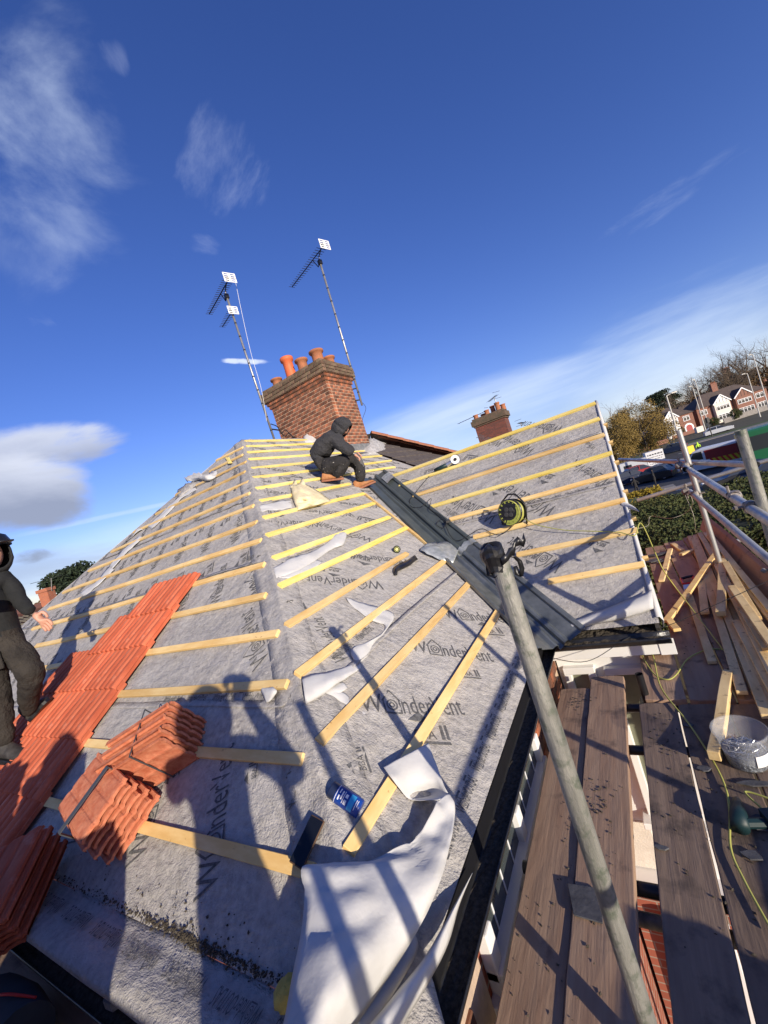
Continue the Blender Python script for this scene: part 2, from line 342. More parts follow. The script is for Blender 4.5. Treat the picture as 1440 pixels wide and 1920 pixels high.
for a, b in GBP: gs.append((sl(on('G', *a, .012), 'G'), sl(on('G', *b, .012), 'G')))
sG0 = gs[0][0][1]-.06; YGR = A.y+DG-sG0*CS; ZGR = A.z-sG0*SN; XV = -.055
def und(p):
    """height of the slack membrane over the rafters"""
    q = p*1.0
    a = mnoise.noise(V((q.x*1.1, q.y*1.1, q.z*1.6)))*.009
    a += mnoise.noise(V((q.x*5.5+3, q.y*3.5, q.z*4)))*.0035
    d = abs(q.x+q.y-RX-RY)*.7                      # creases running out from the hip
    if d < 1.6 and q.y < A.y+.1:
        k = mnoise.noise(V(((q.x-q.y)*5.5+(q.x+q.y)*2.2, (q.x+q.y)*1.3, 7))); a += .016*math.exp(-d/.55)*max(0, 1-abs(k)*6)
    return a
def lapstep(s):
    for c in (5.23, 4.05, 2.9, 1.7, .6):
        d = s-c
        if 0 <= d < .5: return .007*(1-d/.5)
    return 0
def memh(pl, p):
    return und(p) + (lapstep(sl(p, pl)[1]) if pl != 'G' else lapstep(sl(p, 'G')[1]+.15))
def clipgrid(pl, a0, a1, s0, s1, planes, step=.035):
    f = {'R': RP, 'L': LP, 'G': GP}[pl]
    bm = bmesh.new(); na = int((a1-a0)/step); ns = int((s1-s0)/step)
    vs = [[bm.verts.new(f(a0+(a1-a0)*i/na, s0+(s1-s0)*j/ns)) for j in range(ns+1)] for i in range(na+1)]
    for i in range(na):
        for j in range(ns): bm.faces.new((vs[i][j], vs[i+1][j], vs[i+1][j+1], vs[i][j+1]))
    for co, no in planes:
        bmesh.ops.bisect_plane(bm, geom=bm.verts[:]+bm.edges[:]+bm.faces[:], plane_co=co, plane_no=no, clear_outer=True, dist=1e-5)
    bm.verts.index_update(); n = PL[pl][0]
    mb = MB(); mb.v = [v.co + n*memh(pl, v.co) for v in bm.verts]; mb.f = [[v.index for v in fc.verts] for fc in bm.faces]; mb.m = [0]*len(mb.f)
    # all faces look outwards
    out = []
    for fc in mb.f:
        a, b, c = mb.v[fc[0]], mb.v[fc[1]], mb.v[fc[2]]
        out.append(fc if (b-a).cross(c-a).dot(n) > 0 else fc[::-1])
    mb.f = out; bm.free(); return mb

house = thing('house', 'semi-detached house being re-roofed, grey membrane and bare battens on its slopes', 'house', (-4, 4, 0))
h1 = V((-1, -1, 0)).normalized()
mL = clipgrid('L', -10.1, XE+.01, .3, 6.09, [(V((RX, RY, 0)), V((1, 1, 0))*1 if False else V((1, 1, 0)).normalized()*1), (V((RX, RY, 0)), V((-1, 1, 0)).normalized())], .04)
membL = build('roof_membrane', mL, MEM, house, smooth=True, lab='hip end slope of grey printed membrane')
mR = clipgrid('R', YE-.01, A.y+DG-sG0*CS, .5, 6.13, [(V((RX, RY, 0)), V((-1, -1, 0)).normalized()), (V((VK, 0, 0)), V((1, 1, 0)).normalized())], .035)
m2 = clipgrid('R', A.y+DG-sG0*CS, 7.82, .5, 6.1, [(V((VK-2*YGR, 0, 0)), V((1, -1, 0)).normalized())], .05)
mR.add(m2.v, m2.f)
membR = build('roof_membrane', mR, MEM, house, smooth=True, lab='side slope of grey printed membrane')
mG = clipgrid('G', -4.2, XV, sG0, 6.13, [(V((VK, 0, 0)), V((-1, -1, 0)).normalized())], .035)
membG = build('roof_membrane', mG, MEM, house, smooth=True, lab='wing slope of grey printed membrane facing the camera')
# back slopes
mb = MB(); yb = 2*YGR-YGE
mb.add([(XV, YGR, ZGR), (VK-YGR, YGR, ZGR), (XE, yb, ZE), (XV, yb, ZE)], [(0, 1, 2, 3)])
mb.add([(RX, RY, RZ), (RX, 8.3, RZ), (RX-4.58, 8.3, RZ-4.58*TT), (RX-4.58, RY-4.58, RZ-4.58*TT)], [(0, 1, 2, 3)])
build('back_slope', mb, MEM, house, solid=.01)
# neighbour's half of the roof beyond the party wall
nb = thing('neighbouring_house', 'attached house with dark brown tiles and an orange ridge beyond the party wall', 'house', (-5, 12, 0))
H0 = ony(695, 813, 9.2); H1 = V((H0.x+3.2, H0.y+3.2, H0.z-3.2*.745)); zr = lambda x: A.z-TT*(x-A.x)+.02
mb = MB(); courses = 17
for i in range(courses):
    x0 = RX+.28*i; x1 = x0+.30
    ya = 7.84; yb0 = 9.05+max(0, x0-H0.x+.0)+.35*0; yb1 = yb0+.28
    if x0 < H0.x: yb0 = yb1 = 9.25
    if x0 > -3.6: ya = 7.84+(x0+3.6)*1.4
    if ya > yb0: continue
    mb.add([(x0, ya, zr(x0)+.01), (x0, yb0, zr(x0)+.01), (x1, yb1, zr(x1)+.035), (x1, ya, zr(x1)+.035), (x1, yb1, zr(x1)-.0), (x1, ya, zr(x1)-.0)], [(0, 3, 2, 1), (3, 5, 4, 2)])
build('tiled_slope', mb, SLT, nb)
mb = MB(); mb.add([(RX, 8.3, RZ), (H0.x, H0.y, H0.z), (-9, 12.5, 5.2), (-10, 8.3, 5.1)], [(0, 1, 2, 3)]); mb.add([tuple(H0), tuple(H1), (-2, 16, 5.1), (-9, 13, 5.1)], [(0, 1, 2, 3)])
build('far_slope', mb, SLT, nb)
rmesh = None
for i in range(12):
    a = H0.lerp(H1, i/12); b = H0.lerp(H1, (i+1.04)/12); m_ = MB(); dd = (b-a).normalized(); sd_ = dd.cross(V((0, 0, 1))).normalized(); nn = sd_.cross(dd)
    rows = [[p+sd_*math.cos(t)*.12+nn*(math.sin(t)*.085+.012*k-.02) for t in [math.pi*j/8 for j in range(9)]] for k, p in enumerate((a, b))]
    m_.grid(rows); build('ridge_tile', m_, RDG, nb, solid=.015)
mb = MB(); mb.bb(RX-.12, 8.35, RZ-.05, RX+.12, 9.25, RZ+.06); build('ridge_tile', mb, RDG, nb, bevel=.03)
mb = MB(); mb.bb(-10, 8.35, 0, -.9, 15, 5.05); build('wall', mb, BRKW, nb)

# the strip of membrane folded over the hip
mb = MB(); rows = []; e_ = V((1, 1, 0)).normalized()
for i in range(116):
    k = 4.62*i/115; H_ = V((RX+k, RY-k, RZ-TT*k)); r = []; w_ = 1+.25*mnoise.noise(V((k*1.3, 4, 0)))
    for a in (-.15, -.09, -.04, -.012, 0, .012, .04, .09, .15):
        a *= w_; p = H_+e_*a; pl = 'R' if a > 0 else 'L'; n = PL[pl][0]; p = p-V((0, 0, 1))*((p-PL[pl][1]).dot(n)/n.z)
        nn = n if abs(a) > .03 else (NR+NL).normalized(); r.append(p+nn*(memh(pl, p)*(1 if abs(a) > .03 else .8)+.0035+.004*max(0, mnoise.noise(V((k*3, a*14, 9))))+(.004 if abs(a) < .03 else 0)))
    rows.append(r)
mb.grid(rows); build('hip_strip', mb, MEM, house, smooth=True, solid=.0012)
# free edges of the membrane where one course laps over the next
def lap(pl, f, a0, a1, s0, seed):
    n = PL[pl][0]; rows = []; k = int((a1-a0)/.04)
    for i in range(k+1):
        a = a0+(a1-a0)*i/k; w_ = .022*mnoise.noise(V((a*.9, seed, 0))); h = .004+.012*max(0, mnoise.noise(V((a*1.7, seed, 3))))
        r = []
        for ds, hh in ((-.04, .0015), (-.012, .003+h*.3), (.004, .004+h)):
            p = f(a, s0+ds+w_); r.append(p+n*(memh(pl, p)+hh))
        rows.append(r)
    mb = MB(); mb.grid(rows); build('lap_edge', mb, MEM, house, smooth=True, solid=.0012)
for s0_ in (5.23, 4.05, 2.9, 1.75): lap('L', LP, RX-(s0_-.54)*CS+.12, RX+(s0_-.54)*CS-.12, s0_, s0_)
for s0_ in (5.25, 4.15, 3.1, 2.0):
    xs = RP(0, s0_).x; lap('R', RP, RX+RY-xs+.12, min(VK-xs-.25, 7.7), s0_, s0_+9)
for s0_ in (4.62, 3.75): lap('G', GP, VK-(A.y+DG-s0_*CS)+.28, XV-.03, s0_, s0_+20)
# ---------------------------------------------------------------- battens nailed over the membrane
BW, BT = .05, .025
def batten(pl, a0, a1, s, mt, w=BW, skew=0):
    f = {'R': RP, 'L': LP, 'G': GP}[pl]; n = PL[pl][0]
    p0 = f(a0, s-skew); p1 = f(a1, s+skew); d = p1-p0; L = d.length; d.normalize(); t = n.cross(d)
    mb = MB(); k = max(2, int(L/.5)); rows = []
    for i in range(k+1):
        p = p0.lerp(p1, i/k)+n*(.004+.0025*math.sin(i*1.7+s*9))+t*(.003*math.sin(i*1.1+s*5))
        q0 = p+t*w/2; q1 = p-t*w/2
        rows.append([q0, q0+n*BT, q1+n*BT, q1, q0])
    mb.grid(rows); mb.add(rows[0][:4], [(0, 1, 2, 3)]); mb.add(rows[-1][:4], [(3, 2, 1, 0)])
    # the end grain: mesh origin at the batten so that its grain runs along it
    o = bpy.data.objects.new('batten', None)
    me = bpy.data.meshes.new('batten'); F = frame(p0, d, t, n); Fi = F.inverted()
    me.from_pydata([tuple(Fi @ v) for v in mb.v], [], mb.f); me.materials.append(mt); me.update()
    b = bmesh.new(); b.from_mesh(me); bmesh.ops.remove_doubles(b, verts=b.verts, dist=1e-5); bmesh.ops.recalc_face_normals(b, faces=b.faces); b.to_mesh(me); b.free()
    ob = inst('batten', me, house, F)
    md = ob.modifiers.new('b', 'BEVEL'); md.width = .002; md.segments = 1
    return ob
RB = [((459, 827.5), (650, 819)), ((462, 837), (660, 830)), ((464, 848), (668, 838)), ((467, 861.5), (690, 846)), ((471.6, 878), (710, 853)), ((474, 896), (742, 867)), ((480, 916), (752, 880)), ((487, 940), (655, 907.5)), ((492, 970), (683, 925.6)), ((499.6, 1004.6), (700, 943.6)), ((509.5, 1045.6), (730, 970)), ((522, 1099), (762, 990)), ((535, 1172), (762, 1038)), ((556, 1267), (835, 1048)), ((597, 1393), (885, 1085)), ((648, 1597), (940, 1135))]
for i, (a, b) in enumerate(RB):
    p = sl(on('R', *a, .012), 'R'); q = sl(on('R', *b, .012), 'R'); s = (p[1]+(q[1] if i > 6 else p[1]))/2
    if i > 6: s = (p[1]*1.0+q[1])/2
    batten('R', p[0], q[0], s, BATY if i < 12 else BATO, skew=(q[1]-p[1])/2*(.5 if i > 6 else 0), w=BW if i < 14 else .052)
LB = [((454.7, 840.5), (408, 861.5)), ((455.5, 853), (394, 883.4)), ((461, 868), (332, 926)), ((461, 884), (293, 964)), ((465.6, 904), (253, 996)), ((468.7, 925), (210, 1034)), ((477, 948), (165, 1073)), ((483, 979), (121, 1109)), ((491, 1012), (93, 1141)), ((497.6, 1057.6), (60, 1181)), ((500, 1115), (70, 1210)), ((523, 1186), (80, 1250)), ((541, 1282), (50, 1312)), ((570, 1421), (120, 1398)), ((590, 1632), (95, 1500))]
for i, (a, b) in enumerate(LB):
    p = sl(on('L', *a, .012), 'L'); q = sl(on('L', *b, .012), 'L'); k = .5 if i in (0, 1, 2, 3, 4, 5, 14) else 0
    batten('L', q[0], p[0], p[1] if not k else (p[1]+q[1])/2, BATO, skew=(p[1]-q[1])/2*k)
for i, ((a0, s0), (a1, s1)) in enumerate(gs):
    batten('G', a1, a0+(0 if i % 3 else .02), (s0+s1)/2, BATY if i in (0, 1, 3) else BATO, skew=(s0-s1)/2)
# batten along the left of the valley
pa = on('R', 684, 926, .012); pb = on('R', 962, 1150, .012); d = (pb-pa).normalized(); t_ = NR.cross(d)
m_ = MB(); m_.box((pa+pb)/2, (pb-pa)/2, t_*.02, NR*.0125); build('valley_batten', m_, BATO, house, bevel=.002)

# nail heads and knots in the battens
mb = MB(); rn_ = random.Random(41)
for ob in [o for o in house.children if o.name.startswith('batten') and not o.name.startswith('batten_end')]:
    M_ = Matrix.Translation(house.location) @ ob.matrix_local; L_ = max(v.co.x for v in ob.data.vertices); x = .06
    while x < L_:
        c = M_ @ V((x, rn_.uniform(-.008, .008), BT+.0085)); nx, ny = M_.to_3x3() @ V((.0052, 0, 0)), M_.to_3x3() @ V((0, .0052, 0))
        mb.add([c+nx*math.cos(a)+ny*math.sin(a) for a in [k*math.pi/3 for k in range(6)]], [tuple(range(6))]); x += rn_.choice((.42, .44, .40))
build('nail_heads', mb, GUT, house, kind='stuff')
# ---------------------------------------------------------------- valley trough
dv = V((1, -1, -TT)).normalized(); eR = dv.cross(NR).normalized(); eG = dv.cross(NG).normalized()
if eR.x > 0: eR = -eR
if eG.y < 0: eG = -eG
VT = V((VK-YGR, YGR, ZGR)); vlen = (V((XE, VK-XE, ZE))-VT).length
def vp(k, a, h):
    """point on the valley: k metres down from the wing ridge, a across (negative on the side slope), h above the roof"""
    c = VT+dv*k
    return c + (eR*(-a)+NR*h if a < 0 else eG*a+NG*h)
PROF = [(-.255, .012), (-.25, .034), (-.235, .036), (-.215, .034), (-.205, .018), (-.15, .020), (-.10, .022), (-.085, .046), (-.07, .05), (-.055, .046), (-.04, .022), (0, .018), (.04, .022), (.055, .046), (.07, .05), (.085, .046), (.10, .022), (.16, .020), (.205, .018), (.215, .036), (.235, .038), (.25, .034), (.255, .012)]
def trough(k0, k1, mt, dh, name='valley_trough', lab=None):
    mb = MB(); n = 14
    mb.grid([[vp(k0+(k1-k0)*i/n, a, h+dh+.002*math.sin(i*1.3+a*20)) for a, h in PROF] for i in range(n+1)])
    o = build(name, mb, mt, house, smooth=False, solid=.003, lab=lab)
    return o
kmid = (on('R', 905, 1045)-VT).dot(dv); k0 = -.05
trough(k0, kmid+.10, GRPD, .0, lab='dark grey upper length of valley trough')
trough(kmid, vlen+.22, GRPL, .010, lab='bright galvanised lower length of valley trough')
# clear tape and scraps at the joint
mb = MB(); mb.grid([[vp(kmid-.03+.09*i/2+.03*math.sin(a*30), a, h+.018) for a, h in PROF] for i in range(3)])
build('flashing_tape', mb, FOIL, house, smooth=True)
mb = MB(); mb.grid([[vp(.18+.26*i/3, a, .055+.01*math.sin(i*2+j)) for j, a in enumerate((.10, .15, .20, .25))] for i in range(4)])
build('flashing_tape', mb, FOIL, house, smooth=True)

def loft(rows, pl, n=8, jit=.0, name='membrane_strip', mt=None, parent=None, lab=None, cat=None, group=None, sub=5, thick=.0015):
    """rows of (left px, right px, height left, mid, right) over one of the planes, smoothly joined"""
    pts = []
    for (l, r, hl, hm, hr) in rows:
        row = []
        for j in range(n+1):
            u = j/n; h = hl*(1-u)*(1-2*u)+4*hm*u*(1-u)+hr*u*(2*u-1) if True else 0
            row.append(on(pl, l[0]+(r[0]-l[0])*u, l[1]+(r[1]-l[1])*u, h))
        pts.append(row)
    out = []
    def cr(p0, p1, p2, p3, t): return .5*((2*p1)+(p2-p0)*t+(2*p0-5*p1+4*p2-p3)*t*t+(3*p1-p0-3*p2+p3)*t**3)
    m = len(pts)
    for i in range(m-1):
        for k in range(sub):
            t = k/sub; a = pts[max(0, i-1)]; b = pts[i]; c = pts[i+1]; d = pts[min(m-1, i+2)]
            out.append([cr(a[j], b[j], c[j], d[j], t) for j in range(n+1)])
    out.append(pts[-1])
    if jit:
        nn = PL[pl][0]; out = [[p+nn*((abs(mnoise.noise(p*8))-.2)*jit*1.6+mnoise.noise(p*24)*jit*.45) for p in r] for r in out]
    mb = MB(); mb.grid(out)
    return build(name, mb, mt or MEMU, parent, smooth=True, lab=lab, cat=cat, group=group, solid=thick)
# the sheet of torn flashing metal
loft([((788, 1030), (790, 1026), .03, .03, .03), ((800, 1038), (812, 1016), .03, .05, .05), ((830, 1050), (838, 1018), .03, .06, .06), ((850, 1056), (868, 1012), .03, .07, .06)], 'R', mt=FOIL, jit=.02, name='metal_offcut', lab='crumpled offcut of bright metal flashing lying over the valley batten', cat='metal offcut', n=6)

# ---------------------------------------------------------------- printed words on the membrane
def text_mesh(txt, size=1.0, sx=1.0):
    cu = bpy.data.curves.new('t', 'FONT'); cu.body = txt; cu.size = size; cu.resolution_u = 2
    ob = bpy.data.objects.new('t', cu); COL.objects.link(ob)
    dg = bpy.context.evaluated_depsgraph_get(); dg.update(); me = bpy.data.meshes.new_from_object(ob.evaluated_get(dg))
    vs = [V((v.co.x*sx, v.co.y, 0)) for v in me.vertices]; fs = [list(p.vertices) for p in me.polygons]
    bpy.data.objects.remove(ob); bpy.data.meshes.remove(me); bpy.data.curves.remove(cu)
    x0 = min(v.x for v in vs); x1 = max(v.x for v in vs)
    return [v-V((x0, 0, 0)) for v in vs], fs, x1-x0
def logo_o(x, r):
    """the little house standing in for the o"""
    vs = []; fs = []
    def quad(a, b, w=.055*1.0):
        a = V((*a, 0)); b = V((*b, 0)); d = (b-a).normalized(); n = V((-d.y, d.x, 0))*w/2; k = len(vs)
        vs.extend([a-n, b-n, b+n, a+n]); fs.append([k, k+1, k+2, k+3])
    quad((x, 0), (x, .5)); quad((x+.62, 0), (x+.62, .5)); quad((x-.05, .46), (x+.31, .86)); quad((x+.67, .46), (x+.31, .86)); quad((x-.02, .0), (x+.64, .0))
    for rr in (.2, .09):
        for k in range(12):
            a = 2*math.pi*k/12; b = 2*math.pi*(k+1)/12
            quad((x+.31+rr*math.cos(a), .3+rr*math.sin(a)), (x+.31+rr*math.cos(b), .3+rr*math.sin(b)), .045)
    return vs, fs
def word(first, rest, sy=1.5):
    a, fa, wa = text_mesh(first, 1, .82); b, fb, wb = text_mesh(rest, 1, .66); lv, lf = logo_o(wa+.07, .3)
    vs = list(a); fs = [list(f) for f in fa]
    k = len(vs); vs += lv; fs += [[i+k for i in f] for f in lf]; off = wa+.07+.70
    k = len(vs); vs += [v+V((off, 0, 0)) for v in b]; fs += [[i+k for i in f] for f in fb]
    W = off+wb; return [V((v.x/W, v.y*sy/W, 0)) for v in vs], fs
def plainword(txt, sx=.8, sy=1.3):
    b, fb, wb = text_mesh(txt, 1, sx); return [V((v.x/wb, v.y*sy/wb, 0)) for v in b], fb
W_VENT = word('W', 'nderVent', 1.25)
W_OUT = word('W', 'nderOUTLAS', 1.9)
W_SITE = plainword('www.wonderoutlas.', 1, 1.0)
def bba():
    v, f = plainword('BBA', .9, 1.1); v = [V((p.x*.5+.1, p.y*.5, 0)) for p in v]; f = [list(x) for x in f]
    k = len(v); v += [V((0, -.06, 0)), V((.9, -.06, 0)), V((.9, -.13, 0)), V((0, -.13, 0)), V((0, .46, 0)), V((.6, .46, 0)), V((.3, .72, 0)), V((.72, 0, 0)), V((.74, .4, 0)), V((.8, .4, 0)), V((.8, 0, 0)), V((.85, .4, 0)), V((.91, .4, 0)), V((.91, 0, 0)), V((.85, 0, 0))]
    f += [[k, k+3, k+2, k+1], [k+4, k+5, k+6], [k+7, k+10, k+9, k+8], [k+14, k+13, k+12, k+11]]
    return v, f
BBA = bba()
MEMO = {'R': membR, 'L': membL, 'G': membG}
INSIDE = {'R': lambda p: p.x+p.y < VK-.27 and -p.x-p.y < -(RX+RY)+.0 or (p.y > YGR and p.x-p.y < VK-2*YGR-.1), 'L': lambda p: p.x+p.y < RX+RY and p.y-p.x < RY-RX, 'G': lambda p: p.x+p.y > VK+.27 and p.x < XV-.02}
def prnt(pl, p0, p1, wd, name='print_mark', w=1.0):
    """a word printed on the membrane, baseline from p0 to p1 (points in the roof plane)"""
    n = PL[pl][0]; d = p1-p0; L = d.length*w; d = d.normalized(); up = n.cross(d).normalized()
    vs = []; 
    for v in wd[0]:
        p = p0+d*(v.x*L)+up*(v.y*L); q = p-n*(p-PL[pl][1]).dot(n); vs.append(q+n*(memh(pl, q)+.003))
    fs = [f for f in wd[1] if all(INSIDE[pl](vs[i]) for i in f)]
    if not fs: return
    mb = MB(); mb.add(vs, fs)
    out = []
    for fc in mb.f:
        a, b, c = mb.v[fc[0]], mb.v[fc[1]], mb.v[fc[2]]; out.append(fc if (b-a).cross(c-a).dot(n) > 0 else fc[::-1])
    mb.f = out; build(name, mb, PRT, MEMO[pl])
def P(pl, a, b, wd=None, **k): prnt(pl, on(pl, *a), on(pl, *b), wd or W_VENT, **k)
def vent_with_mark(pl, p0, p1):
    prnt(pl, p0, p1, W_VENT); n = PL[pl][0]; d = p1-p0; up = n.cross(d.normalized())
    q = p0+d*.62-up*d.length*.42; prnt(pl, q, q+d*.34, BBA)
# on the side slope: rows of words running across the sheet
def lattice(pl, f, a0, a1, s, da, ds, step, shift=0, skip=lambda a: False):
    a = a0+shift
    while a < a1:
        if not skip(a): vent_with_mark(pl, f(a, s), f(a+da, s+ds))
        a += step
P('R', (677, 1338), (873, 1341)); P('R', (770, 1224), (927, 1242)); P('R', (836, 1161), (964, 1170))
P('R', (714, 1091), (574, 1078)); P('R', (765, 1050), (655, 1038)); P('R', (700, 1010), (598, 978)); P('R', (655, 1240), (604, 1158))
P('R', (772, 1384), (852, 1389), BBA); P('R', (862, 1266), (905, 1270), BBA); P('R', (905, 1187), (948, 1190), BBA)
P('R', (545, 1122), (520, 1150), BBA); P('R', (698, 1050), (655, 1040), BBA); P('R', (640, 1070), (600, 1062), BBA); P('R', (690, 1452), (672, 1400), BBA)
P('R', (708, 978), (668, 968), BBA)
for s_, st, sg in ((3.75, .62, -1), (2.9, .62, -1), (2.05, .62, 1), (1.2, .62, -1)):
    lattice('R', RP, 3.2, 8.0, s_, .44*sg, .33*sg, st, shift=.21*s_ % .6, skip=lambda a: False)
def edgeband(pl, f, s, a0, a1, step, L, flip=1):
    a = a0
    while a < a1:
        prnt(pl, f(a, s), f(a+L*flip, s), W_OUT); prnt(pl, f(a+.02*flip, s-.030*flip), f(a+(L-.02)*flip, s-.030*flip), W_SITE); a += step
    mb = MB(); a = a0; n = PL[pl][0]
    while a < a1:
        p = f(a, s-.055*flip); q = f(a+.035, s-.055*flip); u = n.cross((q-p).normalized())*.004; vs = [p-u, q-u, q+u, p+u]
        if all(INSIDE[pl](v) for v in vs):
            mb.add([v+n*(memh(pl, v)+.0012) for v in vs], [(0, 1, 2, 3)])
        a += .095
    if mb.v: build('print_dashes', mb, PRT, MEMO[pl], kind='stuff')
edgeband('R', RP, 6.075, 1.15, 3.1, .235, .19)
edgeband('R', RP, 5.15, 1.75, 2.5, .25, .2)
# on the hip end: words climbing the slope
def Lpt(a, b): return sl(on('L', a, b), 'L')
P('L', (408, 1668), (441, 1392)); P('L', (560, 1520), (548, 1425)); P('L', (272, 1608), (330, 1380)); P('L', (505, 1232), (473, 1138)); P('L', (492, 1090), (476, 1035))
P('L', (333, 1456), (334, 1418), BBA); P('L', (480, 1462), (482, 1424), BBA); P('L', (136, 1590), (250, 1400))
dLx, dLs = -.26, -.46
for r_, s_ in enumerate((5.15, 4.38, 3.6, 2.85, 2.1)):
    a = -8.6+.17*r_
    while a < -1.6:
        if not (s_ > 5 and a > -3.2): vent_with_mark('L', LP(a, s_), LP(a+dLx, s_+dLs))
        a += .50
edgeband('L', LP, 5.20, -2.9, -1.5, .27, .2)
# on the wing
for k_, (a, b) in enumerate((((1062, 1056), (962, 1006)), ((1120, 840), (1095, 822)), ((1048, 952), (950, 905)), ((1155, 905), (1082, 862)), ((938, 962), (850, 930)), ((880, 975), (838, 950)), ((1060, 800), (985, 790)), ((1006, 842), (950, 812)), ((945, 828), (900, 815)))):
    P('G', a, b)
for a, b in (((1142, 1022), (1108, 1012)), ((1010, 1045), (985, 1035)), ((1040, 895), (1015, 888)), ((945, 918), (925, 912)), ((895, 858), (872, 855)), ((815, 878), (795, 885)), ((765, 903), (750, 900))): P('G', a, b, BBA)
edgeband('G', GP, 4.62, -1.3, -.1, .26, .2, 1)

# ---------------------------------------------------------------- membrane turned over the gutter, hip end
dbs = 6.09
rows = []
for i, (dy, dz) in enumerate(((0, .0), (-.025, -.012), (-.06, -.008), (-.10, .004), (-.15, .006), (-.19, -.002), (-.205, -.02))):
    rows.append([V((x, LP(x, dbs).y+dy, LP(x, dbs).z+dz+.012*mnoise.noise(V((x*3, dy*9, 4))))) for x in [-6+.06*j for j in range(int((6+XE)/.06)+1)]])
mb = MB(); mb.grid(rows); eav = build('eaves_flap', mb, MEM, house, smooth=True, solid=.002)
def flatprint(p0, p1, wd, z):
    d = p1-p0; L = d.length; d = d.normalized(); up = V((0, 0, 1)).cross(d); mb = MB()
    mb.add([p0+d*v.x*L+up*v.y*L+V((0, 0, z)) for v in wd[0]], wd[1]); build('print_mark', mb, PRT, eav)
x = -3.9
while x < -1.1:
    zz = LP(x, dbs).z; y0 = LP(x, dbs).y-.055
    flatprint(V((x+.21, y0, zz)), V((x, y0, zz)), W_OUT, .014+.0); x += .27
# grit caught in the fold
mb = MB(); rnd = random.Random(3)
for i in range(1300):
    x = -1.0-abs(rnd.gauss(0, 1))*1.1 if i % 3 else rnd.gauss(-1.75, .16)
    p = LP(x, dbs-.01+rnd.gauss(0, .009) - (.0 if rnd.random() < .93 else rnd.random()*.10)); r = rnd.choice((.002, .003, .004, .006, .007 if i % 3 == 0 else .003))
    a = V((rnd.gauss(0, 1), rnd.gauss(0, 1), rnd.gauss(0, 1))).normalized(); b = a.orthogonal().normalized(); c = a.cross(b)
    p += V((0, 0, .006+r*.5)); mb.add([p+a*r, p+b*r, p-a*r*.7, p-b*r, p+c*r*.8, p-c*r*.6], [(0, 1, 4), (1, 2, 4), (2, 3, 4), (3, 0, 4), (1, 0, 5), (2, 1, 5), (3, 2, 5), (0, 3, 5)])
build('grit', mb, DIRT, None, lab='dark grit and moss crumbs lying in the membrane fold at the eaves', cat='debris', kind='stuff')

# ---------------------------------------------------------------- walls, fascias, gutters under the roof
mb = MB(); XW = XE+.02
mb.bb(-9.9, YE+.25, 0, XW-.03, 8.3, 4.98)
build('core_wall', mb, BRKW, house)
YW = YGE+.12
mb = MB(); mb.bb(XW, YW+.03, 0, XV-.10, 2*YGR-YGE-.2, 4.98); mb.prism([(XV-.10, YW+.03, 4.98), (XV-.10, 2*YGR-YW, 4.98), (XV-.10, YGR, ZGR-.06)], (-.2, 0, 0)); build('wing_wall', mb, BRKW, house)
def gutter(pts, r=.058, parent=house):
    a, b = V(pts[0]), V(pts[1]); d = (b-a).normalized(); sd_ = d.cross(V((0, 0, 1)))
    mb = MB(); mb.grid([[p+sd_*math.cos(t)*r+V((0, 0, -abs(math.sin(t))*r)) for t in [math.pi*j/10 for j in range(11)]] for p in [a.lerp(b, i/8) for i in range(9)]])
    build('gutter', mb, GUT, parent, smooth=True, solid=.006)
    mb = MB(); rr = [[p+sd_*u*r*.85+V((0, 0, -.028+.012*mnoise.noise(V((p.x*20+u*3, p.y*20, 1))))) for u in (-1, -.6, -.2, .2, .6, 1)] for p in [a.lerp(b, i/60) for i in range(61)]]
    mb.grid(rr); build('debris', mb, DIRT, parent, smooth=False)
gutter(((XE+.048, YE-.2, ZE-.075), (XE+.048, YGE+.02, ZE-.075)), r=.050)
gutter(((-10, YE-.14, ZE-.085), (XE+.13, YE-.14, ZE-.085)))
gutter(((XE-.05, YGE-.064, ZE-.066), (XV+.04, YGE-.064, ZE-.066)))
mb = MB(); mb.bb(XE-.02, YE-.03, ZE-.20, XE+.005, YGE, ZE-.02); build('fascia', mb, BLK, house)
mb = MB(); mb.bb(-10, YE-.06, ZE-.20, XE-.02, YE-.035, ZE-.04); build('fascia', mb, BLK, house)
# fascia under the wing's gutter
mb = MB(); mb.bb(XE+.0, YGE+.0, ZE-.235, XV+.03, YGE+.022, ZE-.125); build('fascia', mb, PVC, house, bevel=.004)
mb = MB(); mb.bb(XV-.045, YGE-.006, ZE-.24, XV+.05, YGE-.001, ZE-.125); build('fascia_joint', mb, PVC, house, bevel=.003)
mb = MB(); mb.bb(XE+.02, YGE+.022, ZE-.235, XV+.03, YW+.03, ZE-.215); build('soffit', mb, PVC, house)
mb = MB(); mb.grid([[V((XE+(XV-XE)*i/40, YGE-.012+.20*j/8, ZE-.075+.02*j/8+.012*mnoise.noise(V((i*.7, j*.9, 3))))) for j in range(9)] for i in range(41)]); build('eaves_board', mb, DIRT, house)
